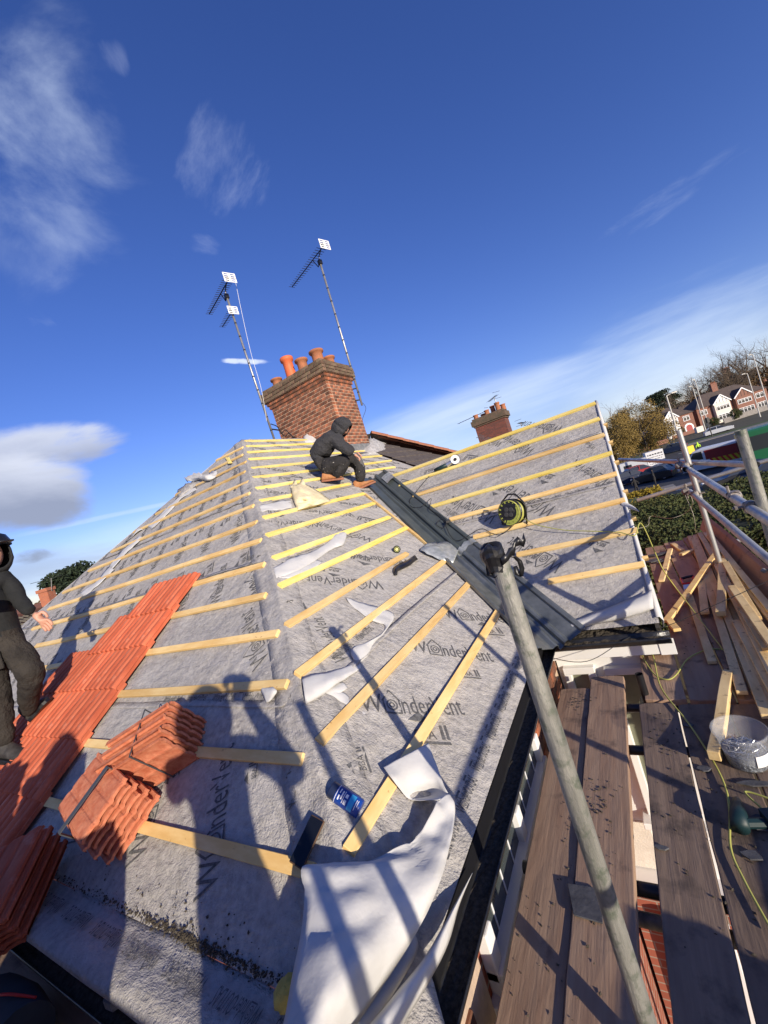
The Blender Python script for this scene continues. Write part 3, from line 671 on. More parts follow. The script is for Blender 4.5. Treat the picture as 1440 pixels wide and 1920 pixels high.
# white felt turned down over the wing's eaves and verge
loft([((1052, 1172), (1060, 1190), .01, .02, .0), ((1110, 1150), (1110, 1172), .03, .05, .0), ((1160, 1132), (1165, 1162), .03, .06, .0), ((1222, 1106), (1226, 1142), .03, .05, .01)], 'G', mt=MEMU, jit=.01, name='eaves_strip', parent=house, n=6)
mb = MB()
ver = [GP(XV, s, .004) for s in [sG0+(6.1-sG0)*i/12 for i in range(13)]]
mb.grid([[p+V((-.012, 0, .008)), p+V((.01, 0, .012)), p+V((.022+.012*mnoise.noise(p*3), 0, -.02)), p+V((.016, 0, -.07-.02*mnoise.noise(p*5)))] for p in ver])
build('verge_strip', mb, MEMU, house, smooth=True, solid=.002)
mb = MB(); mb.prism([GP(XV-.03, sG0, -.03), GP(XV-.03, 6.15, -.03), GP(XV-.03, 6.15, -.20), GP(XV-.03, sG0, -.20)], (.022, 0, 0)); build('bargeboard', mb, mat('dark_bargeboard', (.05, .045, .042), .7), house)
for s_ in (3.6, 3.95, 4.3, 4.75, 5.1, 5.55):
    mb = MB(); p = GP(XV+.03, s_-.17*0, -.01); mb.box(p, (.02, 0, 0), (0, .022, -.015), (0, .007, .010)); build('batten_end', mb, BATO, house)
loft([((1160, 936), (1166, 950), .0, .01, .0), ((1186, 948), (1186, 956), .03, .03, .0), ((1198, 958), (1199, 960), .05, .05, .04)], 'G', mt=MEMU, name='membrane_flap', parent=house, n=4)

# wing side wall seen through the gap: white window bay, render, sill, brick below
def wpt(px, py, dy=0): return ony(px, py, YW+dy)
def panel(name, x0, z0, x1, z1, mt, d0=0, d1=.03, parent=house, bevel=.003):
    mb = MB(); mb.bb(min(x0, x1), YW-d1, min(z0, z1), max(x0, x1), YW-d0, max(z0, z1)); return build(name, mb, mt, parent, bevel=bevel)
panel('white_panel', XW, 2.95, XV-.10, 4.84, PVC, 0, .02)
def window_y(x0, x1, z0, z1, nx, nz=1, mt=GLSO):
    fr = MB(); t = .055
    fr.bb(x0, YW-.075, z0, x1, YW-.02, z0+t); fr.bb(x0, YW-.075, z1-t, x1, YW-.02, z1)
    for i in range(nx+1):
        xx = x0+(x1-x0-t)*i/nx; fr.bb(xx, YW-.078, z0+t, xx+t, YW-.022, z1-t)
    o = build('window', fr, PVC, house, bevel=.006)
    mb = MB(); mb.bb(x0+t, YW-.035, z0+t, x1-t, YW-.03, z1-t); build('pane', mb, mt, o)
    mb = MB(); mb.bb(x0-.04, YW-.16, z0-.05, x1+.04, YW-.02, z0); build('sill', mb, PVC, o, bevel=.006)
window_y(-.50, -.10, 3.55, 4.72, 1)
window_y(-.79, -.56, 4.46, 4.74, 1)
panel('sill_band', XW, 2.93, XV-.05, 3.05, PVC, 0, .16)
panel('render_panel', XW, 3.06, -.52, 3.45, REND, .02, .035)
window_y(-.62, -.20, 1.5, 2.7, 2, mt=GLS)
# window strip in the side wall, just under the gutter
def window_x(y0, y1, z0, z1):
    X = XW-.03; fr = MB(); t = .06
    fr.bb(X, y0, z0, X+.065, y1, z0+.10); fr.bb(X, y0, z1-.02, X+.05, y1, z1)
    for i in range(3):
        yy = y0+(y1-y0-t)*i/2; fr.bb(X, yy, z0+t, X+.05, yy+t, z1-t)
    o = build('window', fr, PVC, house, bevel=.006)
    mb = MB(); mb.bb(X+.012, y0+t, z0+.10, X+.018, y1-t, z1-.02); build('pane', mb, GLS, o)
    mb = MB()
    for i in range(1, 8):
        yy = y0+(y1-y0)*i/8; mb.bb(X+.019, yy-.004, z0+.10, X+.022, yy+.004, z1-.02)
    build('leading', mb, WHT, o, kind='stuff')
    mb = MB(); mb.bb(X, y0-.04, z0-.04, X+.10, y1+.04, z0+.012); build('sill', mb, PVC, o, bevel=.006)
window_x(1.16, 2.30, 4.60, 4.90)
# real bricks in the side wall next to the boards
def brick_mesh(L, H=.065, D=.1025, mt=BRK, rough=.0018):
    bm = bmesh.new(); bmesh.ops.create_cube(bm, size=1)
    for v in bm.verts: v.co = V((v.co.x*L, v.co.y*D, v.co.z*H)) + V((random.uniform(-1, 1), random.uniform(-1, 1), random.uniform(-1, 1)))*rough
    bmesh.ops.bevel(bm, geom=bm.edges[:], offset=.004, segments=1, affect='EDGES')
    me = bpy.data.meshes.new('brick'); bm.to_mesh(me); bm.free(); me.materials.append(mt); return me
BM = [brick_mesh(.215) for _ in range(3)]; BH = [brick_mesh(.1025) for _ in range(2)]
mb = MB(); mb.bb(XW-.03, 2.3, 4.0, XW-.012, YW+.02, 4.88); build('mortar_bed', mb, MOR, house)
for r_ in range(11):
    z = 4.85-.075*r_
    for c_ in range(5):
        y = 2.36+.225*c_+(.1125 if r_ % 2 else 0)
        if y+.1 < YW: inst('brick', BM[(r_+c_) % 3], house, frame((XW-.05, y+.0, z), (0, 1, 0), (-1, 0, 0), (0, 0, 1)))
for r_ in range(10):
    z = 4.82-.075*r_
    for c_ in range(3):
        y = .55+.225*c_+(.1125 if r_ % 2 else 0)
        if y < 1.0: inst('brick', BM[(r_+c_) % 3], house, frame((XW-.05, y, z), (0, 1, 0), (-1, 0, 0), (0, 0, 1)))
mb = MB(); mb.bb(XW-.03, .45, 3.9, XW-.012, 1.12, 4.86); build('mortar_bed', mb, MOR, house)

# ---------------------------------------------------------------- chimney
CX0, CX1, CY0, CY1, CZ0, CZT = -6.22, -4.60, 7.15, 8.13, 7.35, 9.24
chim = bpy.data.objects.new('chimney', None); COL.objects.link(chim); chim.parent = house; chim.location = V((-5.4, 7.6, 8))-house.location
label(chim, 'broad brick chimney stack with corbelled sooty top')
mb = MB(); mb.bb(CX0+.003, CY0+.003, CZ0-1.2, CX1-.003, CY1-.003, CZT); build('mortar_core', mb, MOR, chim)
rb_ = random.Random(11); nc = int((CZT-CZ0)/.075)+1
BMO = brick_mesh(.215, mt=BRKO); BMD = [brick_mesh(.215, mt=BRKD, rough=.004) for _ in range(3)]; BHD = [brick_mesh(.1025, mt=BRKD, rough=.004)]
def course(x0, x1, y0, y1, z, odd, M1, M2, faces='sxyX', special=None):
    """one course of bricks round a rectangle: near face, right face, then the hidden two"""
    def run(a, b, f):
        n = max(1, round((b-a)/.225)); p = a; w_ = (b-a+.01)/n
        cuts = [a]+[a+w_*(i+.5) for i in range(n)]+[b+.01] if odd else [a+w_*i for i in range(n+1)]
        for c0, c1 in zip(cuts, cuts[1:]):
            half = c1-c0 < .16; m = M2[0] if half else (special if (special and rb_.random() < .13) else M1[rb_.randrange(len(M1))])
            f((c0+c1-.01)/2, m, (c1-c0-.01)/(.1025 if half else .215))
    if 's' in faces: run(x0, x1, lambda t, m, k: inst('brick', m, chim, frame((t, y0+.048, z), (k, 0, 0), (0, 1, 0), (0, 0, 1))))
    if 'x' in faces: run(y0+.111, y1, lambda t, m, k: inst('brick', m, chim, frame((x1-.048, t, z), (0, k, 0), (-1, 0, 0), (0, 0, 1))))
for r_ in range(nc):
    z = CZT-.0375-.075*r_
    if z < 7.45: break
    course(CX0, CX1, CY0, CY1, z, r_ % 2, BM, BH, faces='sx', special=BMO if r_ in (4, 5) else None)
def ring(x0, x1, y0, y1, z0, z1, mt, name='corbel'):
    mb = MB(); mb.bb(x0, y0, z0, x1, y1, z1); return build(name, mb, mt, chim, bevel=.006)
zc = CZT
for i, (e, mt_) in enumerate(((.03, 0), (.06, 0), (.11, 1), (.11, 1), (.11, 1), (.06, 1))):
    ring(CX0-e+.012, CX1+e-.012, CY0-e+.012, CY1+e-.012, zc, zc+.075, MOR, 'mortar_bed')
    course(CX0-e, CX1+e, CY0-e, CY1+e, zc+.0375, i % 2, BMD if mt_ else BM, BHD if mt_ else BH, faces='sx'); zc += .075
mb = MB(); mb.grid([[V((CX0+.05+(CX1-CX0-.1)*i/14, CY0+.05+(CY1-CY0-.1)*j/8, zc+.05*math.sin(math.pi*i/14)*math.sin(math.pi*j/8)+.02*mnoise.noise(V((i*.7, j*.7, 0))))) for j in range(9)] for i in range(15)])
build('flaunching', mb, mat('mossy_mortar', (.12, .10, .075), .95, (.20, .17, .11), scale=9, bump=.6, bscale=30), chim, smooth=True)
def pot(px, py, y, h, r, mt, tilt=0):
    p = ony(px, py, y); p.z = zc-.03
    mb = MB(); mb.lathe(p, [(r*.98, 0), (r*.92, h*.15), (r*.86, h*.55), (r*.88, h*.80), (r*1.10, h*.84), (r*1.16, h*.90), (r*1.16, h*.97), (r*1.05, h), (r*.82, h), (r*.78, h*.7)], 20)
    build('chimney_pot', mb, mt, chim, smooth=True)
pot(521, 722, 7.38, .25, .12, POTB); pot(546, 702, 7.36, .54, .13, POTO); pot(570, 694, 7.38, .34, .13, POTB); pot(599, 681, 7.38, .33, .14, POTB); pot(619, 681, 7.9, .30, .125, POTB); pot(578, 690, 7.9, .30, .115, POTB)
# flashing, felt dressed round the base
def rag(pl, px, py, w, hgt, seed, name, mt, lab, cat, parent=None, n=9):
    rr = random.Random(seed); c = on(pl, px, py); rows = []; e1 = CR0; 
    for i in range(n+1):
        row = []
        for j in range(n+1):
            u, v = i/n-.5, j/n-.5; q = on(pl, px+u*w, py+v*w*.6)
            row.append(q+V((0, 0, 1))*(hgt*max(0, 1-4*(u*u+v*v))*(.6+.9*abs(mnoise.noise(V((u*6, v*6, seed))))) + .01)+e1*.03*mnoise.noise(V((v*9, u*9, seed+4))))
        rows.append(row)
    mb = MB(); mb.grid(rows); return build(name, mb, mt, parent, smooth=True, solid=.002, lab=lab, cat=cat)
rag('R', 702, 840, 46, .22, 2, 'felt_bundle', mat('pale_grey_membrane', (.50, .49, .475), .9, (.30, .29, .285), scale=16, bump=.6, bscale=12, bdist=.03), 'loose bundle of pale grey membrane heaped right of the chimney base', 'membrane scrap')
rag('R', 668, 836, 34, .22, 12, 'felt_bundle', MEM, 'grey crumpled membrane scrap behind the seated roofer', 'membrane scrap')
rag('R', 588, 820, 36, .12, 5, 'felt_bundle', MEMU, 'small white membrane scrap at the foot of the chimney near face', 'membrane scrap')
mb = MB(); mb.add([(CX1+.012, 7.2, zr(CX1)-.02), (CX1+.012, 8.15, zr(CX1)-.02), (CX1+.012, 8.15, zr(CX1)+.14), (CX1+.012, 7.2, zr(CX1)+.14), (CX1+.2, 8.15, zr(CX1+.2)+.01), (CX1+.2, 7.2, zr(CX1+.2)+.01)], [(0, 1, 2, 3), (0, 5, 4, 1)])
build('lead_flashing', mb, LEAD, chim)

# ---------------------------------------------------------------- TV aerials
AZ = rayv(79, 1153); AZ.z = 0; AZ.normalize(); AS = AZ.cross(V((0, 0, 1))).normalized()
def yagi(par, c, fwd, back, ne, sc=1.0, tilt=0):
    """boom through c: fwd metres towards the transmitter, back metres behind, plate reflector at the back"""
    a = c-AZ*back; b = c+AZ*fwd; mb = MB(); mb.tube([a, b], .012*sc, 6); build('boom', mb, CAB, par)
    mb = MB()
    for i in range(ne):
        p = a.lerp(b, .08+.92*i/(ne-1)); l = (.13-.05*i/ne)*sc; mb.tube([p-AS*l, p+AS*l], .006*sc, 4)
    build('director', mb, CAB, par)
    mb = MB(); pc = a-AZ*.02
    for sgn in (-1, 1):
        o = pc+V((0, 0, sgn*.048*sc))
        for q in (-.045, 0, .045): mb.box(o+V((0, 0, q*sc)), AS*.135*sc, AZ*.004, V((0, 0, .011*sc)))
        for q in (-.128, -.015, .015, .128): mb.box(o+AS*q*sc, AS*.012*sc, AZ*.003, V((0, 0, .055*sc)))
    build('reflector', mb, WHT, par)
    mb = MB(); mb.box(pc+AZ*.05, AS*.05*sc, AZ*.03, V((0, 0, .04*sc))); build('dipole_box', mb, BLK, par)
def aerial(name, base, top, lab, group, yg):
    t = thing(name, lab, 'TV aerial', base, group)
    mb = MB(); mb.tube([base, top], .024, 8); build('mast', mb, ALU, t, smooth=True)
    mb = MB(); n = 11
    for i in range(1, n):
        p = base.lerp(top, i/n); mb.tube([p-V((0, 0, .014)), p+V((0, 0, .014))], .026, 8)
    build('tape_bands', mb, CAB, t)
    for (zo, f_, b_, ne, sc, bracket) in yg:
        c = top+V((0, 0, zo))
        if bracket:
            c = c+V((0, 0, .20)); mb = MB(); mb.tube([top, top+AZ*.10+V((0, 0, -.04)), c+AZ*.22], .012, 6); mb.tube([top, top-AZ*.02+V((0, 0, .12)), c-AZ*.16], .012, 6); mb.box(top, AS*.04, AZ*.04, V((0, 0, .05))); build('bracket', mb, BLK, t)
        yagi(t, c, f_, b_, ne, sc)
    return t
m1b = atd(517, 832, 9.05); m1t = m1b.copy(); m1t.z = atd(425, 556, 9.05).z; m1t.x, m1t.y = atd(425, 556, 9.05).x, atd(425, 556, 9.05).y
m2b = atd(679, 760, 9.3); m2t = atd(600, 492, 9.3)
ae1 = aerial('tv_aerial', m1b, m1t, 'left tall TV aerial mast with two stacked grey arrays beside the chimney', 'TV aerials on the big chimney', [(0, 1.05, .35, 19, 1.0, True), (-.36, .62, .06, 10, .85, False)])
ae2 = aerial('tv_aerial', m2b, m2t, 'right tall TV aerial mast clamped to the far side of the big chimney', 'TV aerials on the big chimney', [(0, 1.25, .30, 19, 1.0, True)])
mb = MB(); q = m1b.lerp(m1t, .10); mb.tube([q, V((CX0-.01, CY0+.1, q.z-.02))], .016, 6); mb.tube([q-V((0, 0, .45)), V((CX0-.01, CY0+.1, q.z-.47))], .016, 6); build('wall_bracket', mb, CAB, ae1)
mb = MB(); q = m2b.lerp(m2t, .04); mb.tube([q, V((CX1, CY1-.06, q.z))], .016, 6); q2 = m2b.lerp(m2t, .12); mb.tube([q2, V((CX1+.02, CY1-.02, q2.z))], .016, 6); build('wall_bracket', mb, CAB, ae2)
def cabl(name, pts, r, mt, parent=None, lab=None, cat=None, group=None, n=6, sub=8):
    pts = [V(p) for p in pts]; out = []; m = len(pts)
    for i in range(m-1):
        a, b, c, d = pts[max(0, i-1)], pts[i], pts[i+1], pts[min(m-1, i+2)]
        for k in range(sub):
            t = k/sub; out.append(.5*((2*b)+(c-a)*t+(2*a-5*b+4*c-d)*t*t+(3*b-a-3*c+d)*t**3))
    out.append(pts[-1]); mb = MB(); mb.tube(out, r, n); return build(name, mb, mt, parent, smooth=True, lab=lab, cat=cat, group=group)
cabl('cable', [atd(440, 520, 9.0), atd(452, 580, 9.0), atd(470, 660, 9.0), atd(490, 730, 9.0), atd(500, 790, 9.0)], .004, WHT, ae1)
cabl('cable', [atd(508, 795, 9.1), atd(520, 800, 9.0), atd(528, 812, 8.9), atd(535, 806, 8.9), atd(548, 818, 8.8), atd(556, 822, 8.7)], .012, CAB, ae1)
cabl('cable', [atd(524, 808, 9.0), atd(534, 818, 8.9), atd(542, 812, 8.85), atd(550, 822, 8.8)], .010, CAB, ae1)
cabl('cable', [atd(680, 755, 9.28), atd(686, 766, 9.3), atd(680, 785, 9.3), atd(679, 800, 9.3)], .005, CAB, ae2)
# ---------------------------------------------------------------- roof tiles
TW, TLn = .25, .42
def tile_mesh(mt=TIL, n=3, hk=1.0):
    prof = []                                   # (x, z) top surface over the width, three rolls
    W = TW+.018
    for i in range(n):
        x0 = TW*i/n
        for u, h in ((.0, -.002), (.10, -.002), (.17, .022), (.28, .030), (.52, .033), (.76, .030), (.88, .020), (.95, -.002)): prof.append((x0+u*TW/n, h*hk))
    prof += [(TW, 0), (TW+.006, .006), (W, .006), (W, -.004)]
    mb = MB(); th = .014; rows = []
    for k, y in enumerate((0, .012, .15, .28, .408, .42)):
        rows.append([V((x-W/2, y, z+(-.004 if k in (0,) else 0)+.0012*math.sin(i*7+k*3))) for i, (x, z) in enumerate(prof)])
    m = len(prof); mb.grid(rows)
    low = [[p-V((0, 0, th)) for p in r] for r in rows]; b = len(mb.v); mb.grid([r[::-1] for r in low])
    mb.add(rows[0]+low[0], [(j+1, j, m+j, m+j+1) for j in range(m-1)]); mb.add(rows[-1]+low[-1], [(j, j+1, m+j+1, m+j) for j in range(m-1)])
    for e in (0, m-1):
        for k in range(len(rows)-1): mb.add([rows[k][e], rows[k+1][e], low[k+1][e], low[k][e]], [(0, 1, 2, 3) if e == 0 else (3, 2, 1, 0)])
    me = bpy.data.meshes.new('roof_tile'); me.from_pydata([tuple(v) for v in mb.v], [], mb.f); me.materials.append(mt); me.update(); return me
TM = tile_mesh(); TMD = tile_mesh(TILD, 3, .20); TMS = tile_mesh(TIL, 3, .26)
UPL = V((0, CS, SN)); rt = random.Random(5)
for k, n_ in enumerate((3, 4, 6, 6, 7, 7, 7)):
    sb = 3.985+.355*k+.42
    for j in range(n_):
        x = -3.53-TW*(j+.5)-.0; a = math.radians(3.2+rt.uniform(-.3, .3)); y = UPL*math.cos(a)-NL*math.sin(a); z = NL*math.cos(a)+UPL*math.sin(a)
        o = LP(x+rt.uniform(-.002, .002), sb+rt.uniform(-.004, .004), .030+.030); inst('roof_tile', TM, house, frame(o, V((1, 0, 0)), y, z))
def stack(name, lab, c, ax, up, n, pitch, parent=None, group=None, shift=.006, mt=None):
    """n tiles laid face to face: ax = their length, up = the stacking direction"""
    t = thing(name, lab, 'tile stack', c, group); ax = ax.normalized(); up = (up-ax*up.dot(ax)).normalized(); sd_ = ax.cross(up).normalized()
    r2 = random.Random(n+int(abs(c[0])*100))
    for i in range(n):
        o = V(c)+up*(pitch*(i+.5))-ax*TLn/2+ax*r2.uniform(-shift, shift)+sd_*(r2.uniform(-shift, shift)+(.012 if i % 2 else -.012))
        fl = 1 if i % 2 else -1
        inst('roof_tile', mt or TMD, t, frame(o if fl > 0 else o+ax*TLn, sd_*-1*1.0, ax*fl, up) if fl < 0 else frame(o, sd_*1.0, ax, up*1.0))
    return t, ax, up, sd_
def strapit(t, c, ax, up, sd_, at_, n, pitch, w=.012, hw=.142):
    mb = MB(); q = V(c)+ax*at_; a = q-sd_*hw-up*.004; b = q+sd_*hw-up*.004; h = up*(n*pitch+.024)
    for p0, p1 in ((a, a+h), (a+h, b+h), (b+h, b), (b, a)):
        d = (p1-p0).normalized(); nn = ax.cross(d); mb.box((p0+p1)/2, (p1-p0)/2, ax*w/2, nn*.002)
    build('strap', mb, STRAP, t)
# stack lying on edge: top of the two
a0 = on('L', 205, 1448, .16); a1 = on('L', 365, 1345, .16); c1 = (a0+a1)/2; ax1 = (a1-a0); ax1 -= NL*ax1.dot(NL); ax1.normalize(); sd1 = NL.cross(ax1)
t1, ax, up, sdd = stack('tile_stack', 'strapped stack of orange roof tiles on edge, upper of two by the tiled strip', c1+sd1*(-.12)+NL*(-.02), ax1, sd1, 7, .034)
strapit(t1, c1+sd1*(-.12)+NL*(-.02), ax, up, sdd, .03, 7, .034, w=.006, hw=.14)
mb = MB(); e_ = c1+sd1*(-.06)+NL*(.115+.008); mb.box(e_, ax1*.212, sd1*.003, NL*.0015); e2 = e_-ax1*.214-NL*.12; mb.box(e2, NL*.12, sd1*.003, ax1*.0015); build('strap', mb, STRAP, t1)
a0 = on('L', 150, 1508, .10); a1 = on('L', 262, 1492, .10); ax2 = V((1, 0, 0))*.97+V((0, CS, SN))*(-.22); c2 = on('L', 245, 1525, .0)
t2, ax, up, sdd = stack('tile_stack', 'strapped stack of rough orange roof tiles, lower one with wavy ends showing', c2+NL*.03, ax2, NL, 7, .034, shift=.010)
strapit(t2, c2+NL*.03, ax, up, sdd, .05, 7, .034, w=.028)
b3 = onz(-5, 1800, 5.04); tp = onz(70, 1640, 5.14); ax3 = (tp-b3)
ax3 = ax3.normalized(); c3 = b3+ax3*.21
t3, ax, up, sdd = stack('tile_stack', 'shaded dark red stack of roof tiles leaning at the left edge by the gutter', c3, ax3, V((0, -.25, 1)), 7, .030, shift=.004, mt=TMS)

# ---------------------------------------------------------------- people
def skin_mesh(name, nodes, edges, sub=2, mats=(), tag=None, disp=0, seed=0, rootn=None):
    """one continuous surface grown over a skeleton; nodes: name -> (pos, rx[, ry]); edges: (a, b, material index)"""
    names = list(nodes); idx = {n: i for i, n in enumerate(names)}
    me = bpy.data.meshes.new(name); me.from_pydata([tuple(nodes[n][0]) for n in names], [(idx[a], idx[b]) for a, b, _ in edges], []); me.update()
    o = bpy.data.objects.new(name, me); COL.objects.link(o)
    sk = o.modifiers.new('s', 'SKIN'); sk.use_smooth_shade = True; sk.branch_smoothing = .6
    for i, n in enumerate(names):
        d = me.skin_vertices[0].data[i]; r = nodes[n][1]; d.radius = r if isinstance(r, tuple) else (r, r); d.use_root = (n == (rootn or names[0]))
    ss = o.modifiers.new('u', 'SUBSURF'); ss.levels = sub; ss.render_levels = sub
    dg = bpy.context.evaluated_depsgraph_get(); dg.update()
    m2 = bpy.data.meshes.new_from_object(o.evaluated_get(dg)); bpy.data.objects.remove(o); bpy.data.meshes.remove(me)
    m2.name = name; m2.materials.clear()
    for x in mats: m2.materials.append(x)
    segs = [(V(nodes[a][0]), V(nodes[b][0]), k, (max(nodes[a][1]) if isinstance(nodes[a][1], tuple) else nodes[a][1])) for a, b, k in edges]
    for p in m2.polygons:
        c = p.center; best = 9; bk = 0
        for a, b, k, r in segs:
            ab = b-a; t = max(0, min(1, (c-a).dot(ab)/ab.length_squared)); d = (c-a-ab*t).length-r*.6
            if d < best: best = d; bk = k
        p.material_index = bk; p.use_smooth = True
    if disp:
        for v in m2.vertices:
            q = V(v.co)*9+V((seed, 0, 0)); k = mnoise.noise(q)*.5+(.5-abs(mnoise.noise(V((q.x*.7, q.y*.7, q.z*1.9))))*2.2)*.8; v.co = v.co + v.normal*disp*k
    return m2
def hand(root, d, side, curl, size=1.0, ck=1.0):
    """five separate fingers growing out of the palm; d = pointing direction, side = thumb side, curl = palm-facing direction"""
    d, side, curl = d.normalized(), side.normalized(), curl.normalized(); N = {}; E = []
    N['w'] = (root, .024*size); N['p'] = (root+d*.045*size, (.036*size, .018*size)); N['k'] = (root+d*.085*size, (.038*size, .016*size)); E += [('w', 'p', 0), ('p', 'k', 0)]
    for i, (o, l) in enumerate(((.030, .070), (.010, .080), (-.010, .075), (-.029, .058))):
        b = root+d*.088*size+side*o*size; l *= size; cv = curl*ck
        N[f'f{i}a'] = (b+d*l*.25+cv*.004, .0105*size); N[f'f{i}b'] = (b+d*l*(.6+.1*(1-ck))+cv*l*.25, .0098*size); N[f'f{i}c'] = (b+d*l*(.78+.2*(1-ck))+cv*l*.62, .0085*size)
        E += [('k', f'f{i}a', 0), (f'f{i}a', f'f{i}b', 0), (f'f{i}b', f'f{i}c', 0)]
    b = root+d*.03*size+side*.028*size
    N['ta'] = (b+side*.018*size+d*.015*size, .012*size); N['tb'] = (b+side*.028*size+d*.045*size+curl*.012, .010*size); N['tc'] = (b+side*.022*size+d*.068*size+curl*.022, .0085*size)
    E += [('p', 'ta', 0), ('ta', 'tb', 0), ('tb', 'tc', 0)]
    return N, E
def hands_onto(t, specs, mt=SKIN):
    for (root, d, side, curl, size, *ck) in specs:
        N, E = hand(root, d, side, curl, size, *ck); me = skin_mesh('hand', N, E, 2, (mt,), rootn='p')
        me.transform(Matrix.Translation(-t.location)); o = bpy.data.objects.new('hand', me); COL.objects.link(o); o.parent = t
def boot(t, heel, toe, upn, mt, sole=BLK, sc=1.0):
    """an ankle boot from heel to toe with a proud sole"""
    d = (toe-heel).normalized(); L = (toe-heel).length; u = (upn-d*upn.dot(d)).normalized(); s = d.cross(u); rows = []
    for (t_, w, h, z0) in ((-.02, .024, .075, 0), (.03, .036, .135, 0), (.12, .040, .15, 0), (.28, .041, .135, 0), (.42, .043, .10, 0), (.60, .050, .078, 0), (.78, .051, .068, .003), (.92, .042, .056, .008), (1.0, .018, .034, .014)):
        c = heel+d*L*t_; w *= sc; h *= sc; z0 += .02
        rows.append([c+s*w*math.cos(a)*(.92 if math.sin(a) > .5 else 1)+u*(z0+(h-z0)*(.5+.5*math.sin(a)) if True else 0) for a in [2*math.pi*k/14 for k in range(14)]])
    mb = MB(); n = 14
    for i in range(len(rows)-1): mb.add(rows[i]+rows[i+1], [(k, (k+1) % n, n+(k+1) % n, n+k) for k in range(n)])
    mb.add(rows[0], [tuple(range(n))]); mb.add(rows[-1], [tuple(range(n))[::-1]])
    b = build('boot', mb, mt, t, smooth=True, fixn=True); md = b.modifiers.new('u', 'SUBSURF'); md.levels = 1; md.render_levels = 1
    mb = MB(); pl_ = [(-.05, .02), (0, .036), (.15, .042), (.4, .042), (.62, .053), (.8, .053), (.95, .042), (1.03, .015)]
    poly = [heel+d*L*a+s*w*sc for a, w in pl_]+[heel+d*L*a-s*w*sc for a, w in pl_[::-1]]
    mb.prism(poly, u*.026*sc); build('sole', mb, sole, t, fixn=True, bevel=.004)
def head_mesh(t, c, fwd, up, r=.1, hood=None, hair=None, face=True):
    """a head with nose, brow, chin and ears, and a hood round it"""
    f = fwd.normalized(); u = (up-f*up.dot(f)).normalized(); s = f.cross(u); vs = []; nu, nv = 18, 24; fs = []
    for i in range(nu+1):
        th = math.pi*i/nu
        for j in range(nv):
            ph = 2*math.pi*j/nv; x = math.sin(th)*math.cos(ph); y = math.sin(th)*math.sin(ph); z = math.cos(th)
            p = V((x*.98, y*.78, z*1.18))
            if x > 0:
                k = math.exp(-((y/.16)**2)); p.x += .18*k*math.exp(-((z+.12)/.16)**2)          # nose
                p.x -= .10*math.exp(-((abs(y)-.34)/.14)**2)*math.exp(-((z-.06)/.12)**2)         # eye sockets
                p.x += .06*math.exp(-((z-.26)/.12)**2)*math.exp(-(y/.4)**2); p.x += .07*k*math.exp(-((z+.42)/.08)**2); p.x += .08*math.exp(-((z+.80)/.14)**2)*math.exp(-(y/.3)**2)
            p.y += (.14 if y > 0 else -.14)*math.exp(-((abs(y)-.95)/.22)**2)*math.exp(-(x/.16)**2)*math.exp(-((z+.05)/.24)**2)
            vs.append(c+(f*p.x+s*p.y+u*p.z)*r)
    for i in range(nu):
        for j in range(nv): fs.append((i*nv+j, i*nv+(j+1) % nv, (i+1)*nv+(j+1) % nv, (i+1)*nv+j))
    mb = MB(); mb.add(vs, fs); build('head', mb, SKIN, t, smooth=True, fixn=True)
    if face:
        mb = MB()
        for sg in (-1, 1): mb.lathe(c+(f*.80+s*.32*sg+u*.05)*r, [(0, .02), (.008, .015), (.012, 0)], 10, f)
        build('eyes', mb, BLK, t)
    if hood:
        rows = []; nn = 20                             # hood: shell open at the front
        for i in range(13):
            a = math.radians(8+i*13.0)               # from the front opening over to the back of the neck
            row = []
            for j in range(nn):
                ph = 2*math.pi*j/nn; R = r*(1.36+.07*mnoise.noise(V((i*.5, j*.6, 3))))
                op = math.radians(48); th2 = op+(math.pi-op)*i/12
                x = math.cos(th2); q = math.sin(th2); row.append(c-f*r*.05+(f*x*1.08+s*math.cos(ph)*q*.94+u*math.sin(ph)*q*1.12)*R+ (u*(.05*r) if math.sin(ph) > 0 else -u*r*.25*(q)) )
            rows.append(row+[row[0]])
        mb = MB(); mb.grid(rows); build('hood', mb, hood, t, smooth=True, solid=.012, fixn=True)

# the roofer sitting in the middle of the roof
def q59(px, py, d=5.95): return atd(px, py, d)
sit = thing('person', 'roofer in grey hoodie and paint-spotted trousers, sitting bent over beside the valley', 'person', on('R', 592, 895))
CRH = CR0; AW = V((CF.x, CF.y, 0)).normalized()
hipc = q59(594, 872, 5.98); chest = q59(605, 838, 5.98); shl = q59(622, 813, 6.0); nk = q59(633, 806, 6.0); hd = q59(641, 800, 6.0)
N = {}; E = []
sf = AW*.17                                          # half the shoulder width, in depth
N['pelvis'] = (hipc, (.22, .20)); N['waist'] = (q59(598, 856, 5.98), (.21, .205)); N['chest'] = (chest, (.235, .215)); N['up'] = (q59(616, 822, 6.0), (.20, .18)); N['neck'] = (nk, .10)
E += [('pelvis', 'waist', 0), ('waist', 'chest', 0), ('chest', 'up', 0), ('up', 'neck', 0)]
for sgn, nm in ((-1, 'n'), (1, 'f')):
    dd = 6.0+sgn*.17
    N['sh'+nm] = (q59(625, 821, dd), .10); N['el'+nm] = (q59(648+sgn*3, 841, dd-.02), .082); N['wr'+nm] = (q59(663+sgn*2, 850-sgn*2, dd-.03+.02*sgn), .055)
    E += [('up', 'sh'+nm, 0), ('sh'+nm, 'el'+nm, 0), ('el'+nm, 'wr'+nm, 0)]
